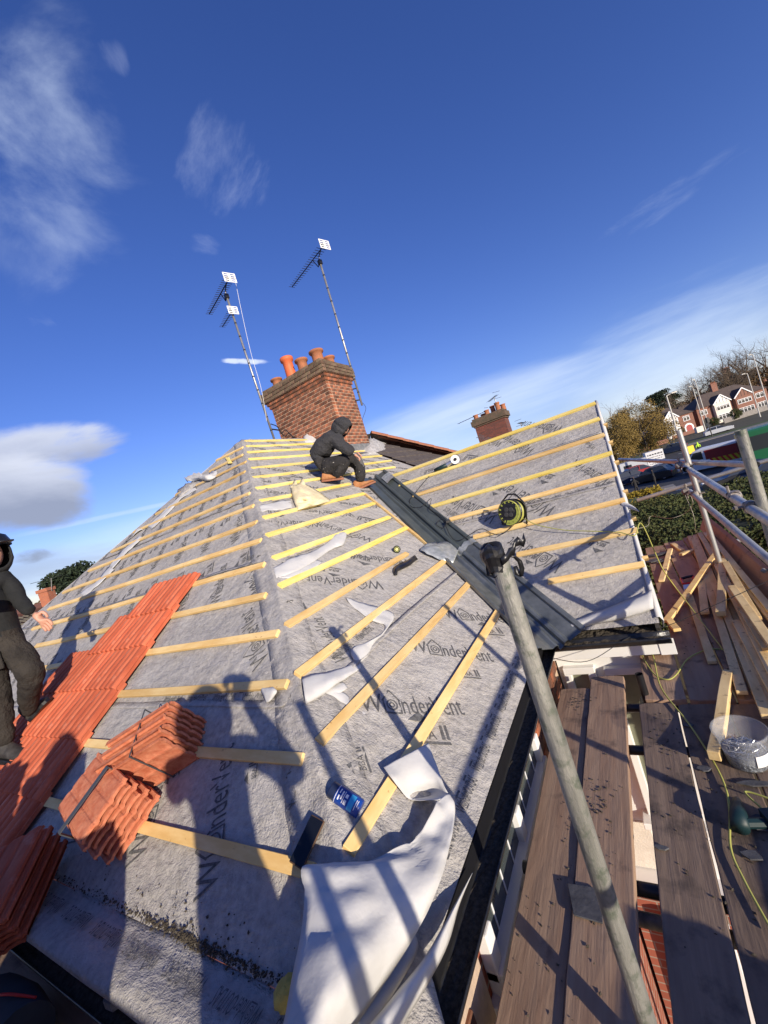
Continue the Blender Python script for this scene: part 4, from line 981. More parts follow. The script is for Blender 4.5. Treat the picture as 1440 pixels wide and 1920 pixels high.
# far leg: knee up, boot on the roof by the valley; near leg folded flat
ff = on('R', 684, 916, .02); fn = on('R', 612, 903, .02)
N['hf'] = (q59(612, 872, 6.1), .15); N['kf'] = (q59(664, 860, 6.12), .115); N['cf'] = (q59(676, 882, 6.10), .095); N['af'] = (ff+V((0, 0, .13))+CRH*(-.03), .07)
N['hn'] = (q59(606, 878, 5.86), .16); N['kn'] = (q59(650, 866, 5.78), .125); N['cn'] = (q59(636, 885, 5.80), .095); N['an'] = (q59(626, 896, 5.80), .065)
E += [('pelvis', 'hf', 1), ('hf', 'kf', 1), ('kf', 'cf', 1), ('cf', 'af', 1), ('pelvis', 'hn', 1), ('hn', 'kn', 1), ('kn', 'cn', 1), ('cn', 'an', 1)]
me = skin_mesh('body', N, E, 2, (HOOD, TRSD), disp=.016, seed=3, rootn='pelvis'); me.transform(Matrix.Translation(-sit.location)); o = bpy.data.objects.new('body', me); COL.objects.link(o); o.parent = sit
head_mesh(sit, hd+V((0, 0, -.015)), CRH*.55+V((0, 0, -.8))-AW*.05, V((0, 0, .6))+CRH*.75, .098, hood=HOOD)
boot(sit, q59(668, 921, 6.06), q59(704, 905, 6.05), V((0, 0, 1))-CRH*.2, BOOT, sole=RDG, sc=1.05)
boot(sit, q59(605, 904, 5.82), q59(644, 899, 5.80), V((0, 0, 1))-CRH*.1, BOOT, sole=RDG, sc=.92)
hands_onto(sit, [(N['wrn'][0]+CRH*.02, CRH*.6+V((0, 0, -.8)), AW, CRH*-1, .95), (N['wrf'][0]+CRH*.02, CRH*.6+V((0, 0, -.8)), -AW, CRH*-1, .95)])
mb = MB(); kp = N['kf'][0]; mb.lathe(kp+CRH*.055+V((0, 0, -.07))-AW*.03, [(.055, -.11), (.062, 0), (.052, .11)], 12, (N['cf'][0]-kp)); build('knee_panel', mb, KNEE, sit, smooth=True)
# the roofer standing on the tiles at the left edge
DS = 3.22
def q32(px, py, d=DS): return atd(px, py, d)
st = thing('person', 'roofer in black hooded top and dusty trousers standing at the left edge', 'person', on('L', 30, 1430))
N = {}; E = []
N['pelvis'] = (q32(-4, 1196), (.155, .12)); N['waist'] = (q32(-4, 1160), (.15, .12)); N['chest'] = (q32(-6, 1122), (.18, .13)); N['up'] = (q32(-12, 1092), (.15, .11)); N['neck'] = (q32(-16, 1066), .085)
E += [('pelvis', 'waist', 0), ('waist', 'chest', 0), ('chest', 'up', 0), ('up', 'neck', 0)]
N['shr'] = (q32(16, 1090, DS+.05), .078); N['elr'] = (q32(38, 1128, DS+.03), .062); N['wrr'] = (q32(58, 1148, DS-.02), .045)
N['shl'] = (q32(-45, 1100, DS), .08); N['ell'] = (q32(-52, 1150, DS-.1), .062); N['wrl'] = (q32(-30, 1120, DS-.35), .045)
E += [('up', 'shr', 0), ('shr', 'elr', 0), ('elr', 'wrr', 0), ('up', 'shl', 0), ('shl', 'ell', 0), ('ell', 'wrl', 0)]
N['hr'] = (q32(22, 1212), .11); N['kr'] = (q32(62, 1262, DS-.02), .098); N['cr'] = (q32(54, 1302, DS+.08), .078); N['ar'] = (q32(54, 1338, DS+.2), .06)
N['hl'] = (q32(-18, 1222, DS-.02), .11); N['kl'] = (q32(-6, 1298, DS-.05), .092); N['cl'] = (q32(2, 1350, DS-.04), .088); N['al'] = (q32(8, 1398, DS-.05), .075)
E += [('pelvis', 'hr', 1), ('hr', 'kr', 1), ('kr', 'cr', 1), ('cr', 'ar', 1), ('pelvis', 'hl', 1), ('hl', 'kl', 1), ('kl', 'cl', 1), ('cl', 'al', 1)]
me = skin_mesh('body', N, E, 2, (mat('black_hooded_top', (.009, .010, .011), .9, (.018, .019, .020), scale=6, bump=.5, bscale=12, bdist=.02), TRSG), disp=.013, seed=8, rootn='pelvis'); me.transform(Matrix.Translation(-st.location)); o = bpy.data.objects.new('body', me); COL.objects.link(o); o.parent = st
head_mesh(st, q32(-22, 1040), CRH*.9-AW*.4, V((0, 0, 1)), .105, hood=me.materials[0])
mb = MB(); cc = q32(-18, 1026); mb.lathe(cc, [(.13, -.01), (.128, .03), (.11, .075), (.06, .105), (0, .11)], 18, V((0, 0, 1))); mb.prism([cc+CRH*.05+AW*.09, cc+CRH*.17+AW*.03, cc+CRH*.17-AW*.06, cc+CRH*.05-AW*.1], V((0, 0, .012))); build('cap', mb, BLK, st, smooth=True)
hands_onto(st, [(q32(61, 1150, DS-.02), CR*.75-CU*.55, CR*.5+CU*.8, -CU*.7-CR*.5+CF*.3, 1.2, .5)])
boot(st, q32(-8, 1426, 3.2), q32(66, 1428, 3.13), CU*1.0+CR*.05, BOOTB, sc=1.35); boot(st, q32(62, 1352, 3.42), q32(97, 1312, 3.48), CR*-.75+CU*.7, BOOTB, sc=1.15)
mb = MB(); pk = q32(-8, 1240, DS-.12); mb.box(pk, CRH*.05, V((0, 0, .07)), AW*.012); build('trouser_pocket', mb, TRSG, st, bevel=.01)
# the person taking the photograph, standing on the boards at the corner with the phone held up
fr0 = V((CF.x, CF.y, 0)).normalized(); px0 = V((.14, -.36, 4.83)); 
ph = thing('person', 'person on the corner boards holding up a phone to photograph the roof', 'person', px0)
def pz(r, b, z): return px0+CR0*r+fr0*b+V((0, 0, z))
N = {'pelvis': (pz(0, 0, .84), (.17, .13)), 'waist': (pz(0, 0, 1.02), (.165, .125)), 'chest': (pz(0, .0, 1.20), (.19, .135)), 'up': (pz(0, .0, 1.33), (.16, .11)), 'neck': (pz(0, .02, 1.42), .07)}
E = [('pelvis', 'waist', 0), ('waist', 'chest', 0), ('chest', 'up', 0), ('up', 'neck', 0)]
for s_, nm in ((-1, 'l'), (1, 'r')):
    wr = CAM-CF*.075+CR*(.035+.06*s_)-CU*.10
    N['s'+nm] = (pz(.20*s_, 0, 1.34), .075); N['e'+nm] = (pz(.30*s_+.02, .10, 1.16), .06); N['w'+nm] = (wr, .04)
    E += [('up', 's'+nm, 0), ('s'+nm, 'e'+nm, 0), ('e'+nm, 'w'+nm, 0)]
    N['h'+nm] = (pz(.09*s_, 0, .76), .11); N['k'+nm] = (pz(.12*s_, .03, .44), .085); N['a'+nm] = (pz(.14*s_, 0, .08), .06)
    E += [('pelvis', 'h'+nm, 1), ('h'+nm, 'k'+nm, 1), ('k'+nm, 'a'+nm, 1)]
me = skin_mesh('body', N, E, 2, (HOOD, TRSG), disp=.01, seed=5, rootn='pelvis'); me.transform(Matrix.Translation(-ph.location)); o = bpy.data.objects.new('body', me); COL.objects.link(o); o.parent = ph
head_mesh(ph, pz(0, .04, 1.51), fr0, V((0, 0, 1)), .102, hood=HOOD)
for s_ in (-1, 1): boot(ph, pz(.14*s_, -.06, 0), pz(.16*s_, .20, 0), V((0, 0, 1)), BOOTB)
hands_onto(ph, [(CAM-CF*.07+CR*(.035-.06)-CU*.09, CU, CR, CF*.2+CR*.3, .9), (CAM-CF*.07+CR*(.035+.06)-CU*.09, CU, -CR, CF*.2-CR*.3, .9)])
mb = MB(); pc = CAM-CF*.022-CU*.055+CR*.03; mb.box(pc, CR*.037, CU*.075, CF*.004); build('smartphone', mb, BLK, None, bevel=.004, lab='black smartphone in the raised hands of the person photographing the roof', cat='phone')
# a second workmate on the boards behind, whose shadow lies over the lower tiles
r2 = copy_tree(ph, loc=V((-.62, -1.02, 4.86)), rotz=0, lab='workmate standing on the lower boards at the end of the roof')
for ch in list(r2.children):
    if ch.name.startswith('hand'): bpy.data.objects.remove(ch)
p2 = V((-.62, -1.02, 4.86)); rb2 = [c for c in r2.children if c.name.startswith('body')][0]
def pz2(r, b, z): return p2+CR0*r+fr0*b+V((0, 0, z))
N = {'pelvis': (pz2(0, 0, .84), (.19, .15)), 'waist': (pz2(0, 0, 1.02), (.19, .15)), 'chest': (pz2(0, 0, 1.20), (.21, .15)), 'up': (pz2(0, 0, 1.33), (.17, .12)), 'neck': (pz2(0, .02, 1.42), .07)}
for s_, nm in ((-1, 'l'), (1, 'r')):
    N['s'+nm] = (pz2(.21*s_, 0, 1.33), .08); N['e'+nm] = (pz2(.27*s_, .02, 1.06), .065); N['w'+nm] = (pz2(.25*s_, .12, .84), .045)
    N['h'+nm] = (pz2(.09*s_, 0, .76), .12); N['k'+nm] = (pz2(.12*s_, .03, .44), .09); N['a'+nm] = (pz2(.14*s_, 0, .08), .06)
me = skin_mesh('body', N, E, 2, (HOOD, TRSG), disp=.01, seed=9, rootn='pelvis'); me.transform(Matrix.Translation(-p2)); rb2.data = me
hands_onto(r2, [(pz2(.25*s_, .13, .83), V((0, 0, -1)), fr0, CR0*-s_, 1) for s_ in (-1, 1)])

# ---------------------------------------------------------------- scaffold
sc = thing('scaffold', 'tube and coupler scaffold standing along the side and wing of the house', 'scaffold', (.2, 2, 0))
def tube(name, pts, r=.0242, mt=GALV, n=16): mb = MB(); mb.tube(pts, r, n); return build(name, mb, mt, sc, smooth=False)
def tubeS(name, pts, r=.0242, mt=GALV, n=20):
    mb = MB(); a, b = V(pts[0]), V(pts[1]); k = 24
    mb.tube([a.lerp(b, i/k)+V((math.sin(i*.9), math.cos(i*1.3), 0))*.0006 for i in range(k+1)], [r*(1+.012*math.sin(i*2.1)) for i in range(k+1)], n, cap=False)
    mb.tube([a, a+(b-a).normalized()*.04], r*.86, n)
    o = build(name, mb, mt, sc, smooth=True); return o
def coupler(p, a, b):
    """a steel coupler clamping two crossing tubes"""
    a, b = a.normalized(), b.normalized(); n = a.cross(b).normalized(); mb = MB()
    mb.lathe(p-a*.028, [(.030, 0), (.034, .006), (.034, .05), (.030, .056)], 12, a); mb.lathe(p+n*.0-b*.028, [(.030, 0), (.034, .006), (.034, .05), (.030, .056)], 12, b)
    mb.tube([p+n*.03+a*.01, p+n*.075+a*.01], .007, 6); mb.tube([p-n*.03-b*.02, p-n*.07-b*.02], .007, 6); mb.lathe(p+n*.055+a*.01, [(.014, 0), (.014, .012)], 6, n)
    build('coupler', mb, COUP, sc)
pA0 = V((-.262, .985, .1)); pA1 = atd(933, 1047, 1.0); tubeS('standard', (pA0, pA1), mt=TUBE)
pB = V((.53, 4.83, 0)); pC = V((.53, 2.67, 0))
tubeS('standard', (V((.56, 4.83, .1)), V((.54, 4.842, 6.236)))); tubeS('standard', (V((.50, 2.66, .1)), V((.537, 2.681, 6.22))), mt=TUBE)
tubeS('guard_rail', (V((.50, 4.95, 5.885)), V((.49, 1.9, 5.79)))); tubeS('guard_rail', (V((.50, 5.0, 5.61)), V((.575, 1.7, 5.37))))
tubeS('ledger', (V((.0, 8.15, 5.93)), V((.80, 3.85, 5.87)))); tubeS('ledger', (onx(1195, 938, .065), V((1.9, 6.05, 5.63))))
tubeS('ledger', (V((.52, 5.0, 5.83)), V((.47, 4.55, 5.88))), r=.028, mt=COUP)
for p, a, b in ((V((.515, 4.82, 5.885)), V((0, 0, 1)), V((0, 1, 0))), (V((.52, 4.82, 5.60)), V((0, 0, 1)), V((0, 1, 0))), (V((.50, 2.72, 5.82)), V((0, 0, 1)), V((0, 1, 0))), (V((.50, 3.05, 5.83)), V((0, 1, 0)), V((1, .2, 0))), (V((.54, 2.75, 5.46)), V((0, 0, 1)), V((0, 1, 0))), (V((.47, 4.90, 5.90)), V((1, 0, 0)), V((0, 1, 0))), (V((.47, 5.0, 5.62)), V((1, 0, 0)), V((0, 1, 0)))): coupler(p, a, b)
# tubes under the boards
ZD = 4.8
for y, mt_, zz in ((2.715, BLK, 4.735), (2.325, BLK, 4.735), (1.545, BLK, 4.735), (1.49, TUBE, 4.67), (.80, TUBE, 4.735), (4.6, GALV, 4.735), (6.1, GALV, 4.735), (-.3, GALV, 4.735)):
    tubeS('transom', (V((-.78, y, zz)), V((1.0, y, zz))), mt=mt_)
tubeS('ledger', (V((-.262, -2, 4.68)), V((-.262, 2.9, 4.68))), mt=BLK); tubeS('ledger', (V((.56, -2.0, 4.68)), V((.56, 6.6, 4.68))))
tubeS('standard', (V((-.235, 2.74, .1)), V((-.235, 2.76, 4.93))), r=.022, mt=BLK)
for x, y in ((.98, -.6), (-1.6, -.95), (-4.2, -.95), (1.05, 1.2)): tubeS('standard', (V((x, y, .1)), V((x, y, 6.3))))
tubeS('guard_rail', (V((1.02, -.85, 5.75)), V((1.06, 2.0, 5.75)))); tubeS('guard_rail', (V((1.0, -1.0, 5.3)), V((-7, -1.0, 5.3)))); tubeS('guard_rail', (V((1.0, -1.0, 5.75)), V((-7, -1.0, 5.75))))
tubeS('standard', (V((.52, -.06, .1)), V((.52, -.06, 6.28))))
# black tape wrapped over the near standard
tp_ = thing('tape_wrap', 'torn black plastic tape wrapped over the top of the near scaffold tube', 'tape', pA1)
rows = []; rr = random.Random(2)
for i in range(9):
    z = (-.028, -.016, .0, .008, .018, .028, .034, .038, .040)[i]; R = (.025, .026, .027, .029, .029, .028, .024, .016, .0)[i]
    rows.append([pA1+V((math.cos(a)*R*(1+.22*mnoise.noise(V((a, z*40, 1)))), math.sin(a)*R*(1+.22*mnoise.noise(V((a, z*40, 5)))), z+.005*math.sin(3*a)))-CR0*.008 for a in [2*math.pi*k/16 for k in range(17)]])
mb = MB(); mb.grid(rows); build('cap', mb, BLK, tp_, smooth=False)
def ribbon(pts, wv, name, w_=.012):
    pts = [(x*.82, y, z*.8) for x, y, z in pts]; w_ *= .8
    mb = MB(); mb.grid([[pA1+CR0*x+V((0, 0, z))+fr0*y-V(wv)*w_*(1-.3*math.sin(i*2)), pA1+CR0*x+V((0, 0, z))+fr0*y+V(wv)*w_*(1+.4*math.sin(i*3))] for i, (x, y, z) in enumerate(pts)]); build(name, mb, BLK, tp_, smooth=True, solid=.001)
ribbon([(.0, -.03, -.005), (.02, -.028, .0), (.038, -.01, .012), (.05, -.005, .008), (.062, .0, .026), (.078, .004, .03), (.085, .0, .022), (.098, .004, .034)], (0, 0, 1), 'tape_tail')
ribbon([(.03, -.01, .0), (.05, 0, -.012), (.062, 0, -.03), (.060, 0, -.055), (.052, 0, -.075), (.044, .004, -.065), (.046, .004, -.04)], CR0, 'tape_tail', .007)
ribbon([(-.03, -.01, .0), (-.036, 0, -.02), (-.034, 0, -.04), (-.02, -.01, -.052), (-.008, -.02, -.04)], CR0, 'tape_tail', .010)

# scaffold boards, each a board of its own
def board(x0, x1, y0, y1, z, lab, mt=DECK, name='scaffold_board', rot=0, th=.038):
    c = V(((x0+x1)/2, (y0+y1)/2, z-th/2)); bm = bmesh.new(); L = y1-y0; W = x1-x0; k = max(2, int(L/.1)); m_ = 5
    vs = {}
    for top in (0, 1):
        for i in range(k+1):
            for j in range(m_+1):
                u = -1+2*i/k; v = -1+2*j/m_; ex = (.0035*mnoise.noise(V((x0*9, i*.7, 5))) if abs(v) == 1 else 0)
                q = .012 if (i in (0, k) and abs(v) == 1) else 0
                vs[top, i, j] = bm.verts.new((v*W/2+ex*(1 if v > 0 else -1), u*L/2-(q if u > 0 else -q), (th/2 if top else -th/2)+.0025*mnoise.noise(V((j*.8+x0*5, i*.4, 2)))))
    for i in range(k):
        for j in range(m_):
            bm.faces.new([vs[1, i, j], vs[1, i, j+1], vs[1, i+1, j+1], vs[1, i+1, j]]); bm.faces.new([vs[0, i, j], vs[0, i+1, j], vs[0, i+1, j+1], vs[0, i, j+1]])
    for i in range(k):
        bm.faces.new([vs[1, i, 0], vs[1, i+1, 0], vs[0, i+1, 0], vs[0, i, 0]]); bm.faces.new([vs[1, i+1, m_], vs[1, i, m_], vs[0, i, m_], vs[0, i+1, m_]])
    for j in range(m_):
        bm.faces.new([vs[1, 0, j+1], vs[1, 0, j], vs[0, 0, j], vs[0, 0, j+1]]); bm.faces.new([vs[1, k, j], vs[1, k, j+1], vs[0, k, j+1], vs[0, k, j]])
    me = bpy.data.meshes.new(name); bm.to_mesh(me); bm.free(); me.materials.append(mt)
    o = bpy.data.objects.new(name, me); COL.objects.link(o); o.location = c; o.rotation_euler = (0, 0, rot)
    md = o.modifiers.new('b', 'BEVEL'); md.width = .004; md.segments = 2; md.limit_method = 'ANGLE'; md.angle_limit = 1.0
    return label(o, lab, 'scaffold board', 'boards of the scaffold deck')
board(-.742, -.552, -1.0, 2.85, ZD, 'scaffold board nearest the side wall and gutter, with a mud scrape at its far end')
board(-.548, -.345, -1.0, 2.975, ZD+.012, 'scaffold board beside the white gap, its far end split and raised above its neighbour', DECK)
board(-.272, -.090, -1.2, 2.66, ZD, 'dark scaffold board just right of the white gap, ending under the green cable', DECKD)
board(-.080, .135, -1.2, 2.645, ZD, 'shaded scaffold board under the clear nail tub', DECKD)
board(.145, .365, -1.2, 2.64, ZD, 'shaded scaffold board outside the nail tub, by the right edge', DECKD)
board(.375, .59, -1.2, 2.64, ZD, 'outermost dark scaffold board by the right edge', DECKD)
board(-.238, -.030, 2.69, 3.62, ZD, 'short reddish scaffold board under the loop of yellow cable', DECK)
board(-.015, .195, 2.68, 6.28, ZD-.0, 'scaffold board beside the wing gable, with the torn slate heap on it')
board(.205, .415, 2.67, 6.36, ZD, 'scaffold board under the red saw handle and loose battens')
board(.425, .635, 2.68, 6.45, ZD, 'scaffold board covered by the pile of battens')
for i in range(4): board(-1.05-.0-.0, -.80, -.05, .0, 0, '') if False else None
def board_x(x0, x1, y0, y1, z, lab, mt=DECKD):
    o = board(0, y1-y0, 0, x1-x0, 0, lab, mt); o.location = V(((x0+x1)/2, (y0+y1)/2, z-.019)); o.rotation_euler = (0, 0, math.pi/2); return o
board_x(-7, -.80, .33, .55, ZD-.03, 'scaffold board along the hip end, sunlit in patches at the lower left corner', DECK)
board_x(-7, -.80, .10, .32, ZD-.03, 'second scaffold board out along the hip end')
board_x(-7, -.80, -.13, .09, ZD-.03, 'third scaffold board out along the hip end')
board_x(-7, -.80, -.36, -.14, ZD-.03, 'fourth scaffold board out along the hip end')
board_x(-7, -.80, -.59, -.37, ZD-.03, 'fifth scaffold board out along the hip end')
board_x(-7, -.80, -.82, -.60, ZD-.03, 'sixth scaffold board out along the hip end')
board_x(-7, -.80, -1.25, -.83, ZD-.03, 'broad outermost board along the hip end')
# toe board on edge and planks beside the batten pile
def plank(a, b, wv, tv, mt, lab, cat, name='plank', group=None):
    a, b, wv, tv = V(a), V(b), V(wv), V(tv); mb = MB(); rows = []; k = 8
    for i in range(k+1):
        p = a.lerp(b, i/k)+tv*.3*math.sin(i*.9); rows.append([p-wv-tv, p+wv-tv, p+wv+tv, p-wv+tv, p-wv-tv])
    mb.grid(rows); mb.add(rows[0][:4], [(0, 1, 2, 3)]); mb.add(rows[-1][:4], [(3, 2, 1, 0)])
    d = (b-a).normalized(); z = (tv-d*tv.dot(d)).normalized(); x = d.cross(z); F = frame(a, x, d, z); Fi = F.inverted()
    me = bpy.data.meshes.new(name); me.from_pydata([tuple(Fi @ v) for v in mb.v], [], mb.f); me.materials.append(mt)
    bm = bmesh.new(); bm.from_mesh(me); bmesh.ops.remove_doubles(bm, verts=bm.verts, dist=1e-5); bmesh.ops.recalc_face_normals(bm, faces=bm.faces); bm.to_mesh(me); bm.free()
    o = inst(name, me, None, F); md = o.modifiers.new('b', 'BEVEL'); md.width = .003; md.segments = 2; md.limit_method = 'ANGLE'
    return label(o, lab, cat, group)
plank((.72, 6.8, 4.88), (.74, 2.2, 4.90), (.04, 0, .075), (.017, 0, .010), DECK, 'long brown toe board standing on edge outside the batten pile', 'toe board', 'toe_board')
plank((.78, 4.35, 4.92), (.80, 1.9, 4.94), (.07, 0, .07), (.014, 0, .014), DECK, 'second brown plank leaning inside the toe board, nearer the right edge', 'toe board', 'toe_board')
G_ = 'loose battens lying on the boards beside the wing'
def lb(p0, p1, z, lab, mt=OLDW, w=.025, t=.0125, z1=None):
    a = onz(*p0, z); b = onz(*p1, z1 or z); d = (b-a).normalized(); sdv = V((d.y, -d.x, 0)).normalized()
    return plank(a, b, sdv*w, V((0, 0, 1))*t, mt, lab, 'batten', 'loose_batten', G_)
def dk(i): return ZD+.014+.026*i
lb((1293, 1006), (1420, 1300), dk(0), 'long batten nearest the house in the pile, lying straight along the deck')
lb((1303, 1004), (1440, 1345), dk(1), 'long batten on top of the pile, second from the house')
lb((1314, 1003), (1440, 1290), dk(0), 'long batten in the pile, third from the house')
lb((1312, 1000), (1452, 1240), dk(2), 'pale tipped long batten lying highest on the pile')
lb((1318, 1000), (1452, 1215), dk(1), 'long batten in the middle of the pile under the pale tipped one')
lb((1322, 999), (1462, 1180), dk(2), 'outer long batten of the pile beside the toe board')
lb((1346, 1034), (1249, 1166), dk(3)+.01, 'batten lying crosswise over the pile from the wing gutter corner', mt=BATO, z1=dk(1))
lb((1286, 1098), (1336, 1243), dk(0), 'batten lying alone on the deck, its sawn end towards the cable')
lb((1262, 1088), (1285, 1120), dk(0), 'thin pinkish batten offcut left of the red saw handle', w=.018)
lb((1257, 1030), (1240, 1090), dk(0), 'short batten offcut beside the wing gable corner')
lb((1315, 1090), (1322, 1150), dk(1), 'short stubby batten offcut in the middle of the loose timber', w=.028)
lb((1356, 1050), (1352, 1152), dk(3), 'thick short batten with sawn end on top of the pile', w=.03, t=.02)
lb((1360, 1055), (1420, 1160), dk(4), 'batten lying loosely over the thick short batten')
lb((1390, 1140), (1440, 1218), dk(4), 'batten near the right edge with its end over the pile')
lb((1330, 1003), (1475, 1180), dk(3), 'uppermost outer batten of the pile close to the toe board')
lb((1300, 1010), (1392, 1300), dk(1), 'slightly skewed long batten lying over the innermost ones')
lb((1345, 1060), (1470, 1300), dk(3), 'long batten crossing the outer half of the pile at a slant')
lb((1372, 1100), (1478, 1250), dk(5), 'topmost slanting batten near the right edge')
lb((1380, 1165), (1470, 1330), dk(2), 'long batten whose far end starts halfway down the pile')
lb((1395, 1205), (1476, 1392), dk(1), 'lowest batten near the right edge above the nail tub')
lb((1261, 1020), (1280, 1032), dk(0), 'small offcut lying at the far end of the deck')
lb((1276, 1040), (1308, 1028), dk(1), 'small offcut lying across the far ends of the battens')
lb((1252, 1160), (1270, 1182), dk(1), 'short sunlit offcut under the crosswise batten by the gutter end', mt=BATO)
lb((1366, 1262), (1339, 1420), dk(1), 'thick short batten standing proud beside the clear nail tub', w=.024, t=.022)
# saw handle
p = onz(1290, 1088, ZD+.02); sw = thing('hand_saw', 'hand saw with a red and black handle among the loose battens', 'saw', p)
mb = MB(); hpt = [onz(x, y, ZD+.03) for x, y in ((1277, 1085), (1281, 1095), (1296, 1093), (1303, 1088), (1299, 1080))]; mb.tube(hpt, .012, 6); build('handle_frame', mb, RED, sw)
mb = MB(); mb.tube([onz(1278, 1085, ZD+.035), onz(1288, 1082, ZD+.04), onz(1299, 1080, ZD+.035)], .014, 6); build('grip', mb, BLK, sw)
mb = MB(); q0 = onz(1287, 1096, ZD+.03); q1 = onz(1290, 1125, ZD+.02); mb.prism([q0-V((.025, 0, 0)), q0+V((.025, 0, 0)), q1+V((.01, 0, 0)), q1-V((.02, 0, 0))], V((0, 0, .0015))); build('blade', mb, STL, sw)
# slate heap and dirt on the boards
def scrap(px, py, w, h, lab, mt, seed, z=ZD, th=.006, name='slate_fragment', cat='slate fragment', tilt=.0, group='slate scraps on the boards'):
    rr = random.Random(seed); n = 7; c = onz(px, py, z+th); mb = MB()
    poly = [c+V((math.cos(a)*w*rr.uniform(.7, 1.1), math.sin(a)*h*rr.uniform(.7, 1.1), .0+tilt*math.cos(a))) for a in [2*math.pi*k/n+rr.uniform(-.2, .2) for k in range(n)]]
    mb.prism(poly, (0, 0, th)); return build(name, mb, mt, None, lab=lab, cat=cat, group=group, bevel=.001, fixn=True)
c = onz(1098, 1693, ZD+.016); mb = MB(); mb.prism([c+V((-.065, .055, 0)), c+V((.03, .06, 0)), c+V((.055, .02, 0)), c+V((.058, -.06, 0)), c+V((-.035, -.055, 0))], (0, 0, .006))
build('slate_fragment', mb, SLATE, None, lab='square piece of dark slate lying alone on the board beside the near tube', cat='slate fragment', bevel=.001, fixn=True)
for i, (x, y, w_, h_, l_) in enumerate(((1235, 1040, .16, .05, 'longest dark slate fragment by the wing gable'), (1225, 1052, .10, .06, 'slate fragment half under the longest one by the wing gable'), (1245, 1053, .08, .03, 'thin slate splinter by the wing gable'), (1430, 1545, .06, .04, 'slate fragment at the right edge near the blue drill'), (1420, 1470, .07, .02, 'slate splinter at the right edge below the nail tub'), (1290, 1360, .03, .02, 'small slate chip beside the cable left of the nail tub'), (1320, 1442, .03, .02, 'small slate chip in the sunlit patch'), (1240, 1590, .03, .012, 'small slate chip on the dark board beside the gap'), (1410, 1605, .035, .025, 'rounded slate chip near the right edge'))):
    scrap(x, y, w_, h_, l_, SLATE, i, th=.006+.006*(i < 3))
mb = MB(); rr = random.Random(9)
spots = [(1085, 1315, .045, 60), (1110, 1520, .06, 80), (1240, 1050, .10, 120), (1290, 1200, .2, 40), (1350, 1560, .16, 60), (1300, 1480, .2, 40), (1085, 1640, .15, 40), (1010, 1840, .1, 40), (1310, 1150, .25, 60), (1240, 1380, .06, 40)]
for (x, y, r_, n_) in spots:
    c = onz(x, y, ZD)
    for i in range(n_):
        p = c+V((rr.gauss(0, r_), rr.gauss(0, r_*1.6), .002)); 
        gaps = ((-.36, -.255), )
        if any(a < p.x < b for a, b in gaps) or p.x < -.75: continue
        if -.56 < p.x < -.345: p.z += .013
        s_ = rr.uniform(.002, .008); a = rr.uniform(0, 6.28); e = V((math.cos(a), math.sin(a), 0))*s_; f_ = V((-e.y, e.x, 0))*rr.uniform(.3, .9)
        mb.add([p+e, p+f_, p-e, p-f_, p+V((0, 0, s_*.6))], [(0, 1, 4), (1, 2, 4), (2, 3, 4), (3, 0, 4)])
build('grit', mb, DIRT, None, lab='dark crumbs and dirt scattered over the scaffold boards', cat='debris', kind='stuff')

# clear tub of nails
bp_ = onz(1384, 1366, ZD+.158); bp_.z = ZD; tub = thing('nail_tub', 'clear plastic tub half full of grey roofing nails on the boards', 'tub', bp_)
mb = MB(); mb.lathe(bp_, [(0, .003), (.078, .003), (.086, .07), (.096, .145), (.104, .146), (.105, .158), (.099, .160), (.095, .148), (.083, .06), (.074, .008)], 36); build('tub_wall', mb, CLR, tub, smooth=True)
rows = [[bp_+V((math.cos(a)*.082*k/6, math.sin(a)*.082*k/6, .062+.012*mnoise.noise(V((math.cos(a)*k*2, math.sin(a)*k*2, 1))))) for a in [2*math.pi*j/30 for j in range(31)]] for k in range(7)]+[[bp_+V((math.cos(a)*.0755, math.sin(a)*.0755, .006)) for a in [2*math.pi*j/30 for j in range(31)]]]
mb = MB(); mb.grid(rows); build('nails', mb, NAIL, tub, kind='stuff', smooth=False)
mb = MB(); rr = random.Random(4)
for i in range(160):
    a = rr.uniform(0, 6.28); k = rr.uniform(0, .07); p = bp_+V((math.cos(a)*k, math.sin(a)*k, .068+rr.uniform(0, .008))); d = V((rr.gauss(0, 1), rr.gauss(0, 1), rr.gauss(0, .3))).normalized()*.016; mb.tube([p-d, p+d], .0017, 3, cap=False)
build('nails', mb, STL, tub, kind='stuff')
mb = MB(); mb.grid([[bp_+V((math.cos(a)*(.0845+.012*(h-.03)/.1), math.sin(a)*(.0845+.012*(h-.03)/.1), h))*1.0 for a in [-1.3+.12*j for j in range(8)]] for h in (.03, .085)]); build('paper_label', mb, WHT, tub, smooth=True)
# cordless drill in the shade
p = onz(1390, 1528, ZD+.02); dr = thing('cordless_drill', 'teal cordless drill lying in shade by the right edge', 'drill', p)
q0, q1 = onz(1383, 1510, ZD+.035), onz(1388, 1552, ZD+.035); mb = MB(); mb.tube([q0, q0.lerp(q1, .5), q1], [.022, .03, .03], 12); build('motor_body', mb, MAK, dr, smooth=True)
mb = MB(); mb.tube([q0+(q0-q1)*.02, q0+(q0-q1)*.3], [.02, .012], 10); build('chuck', mb, BLK, dr)
mb = MB(); mb.tube([q1+V((0, .02, 0)), q1+V((.09, .05, -.012))], .018, 8); mb.box(q1+V((.12, .06, -.005)), (.035, .01, 0), (-.01, .03, 0), (0, 0, .025)); build('handle', mb, MAK, dr)
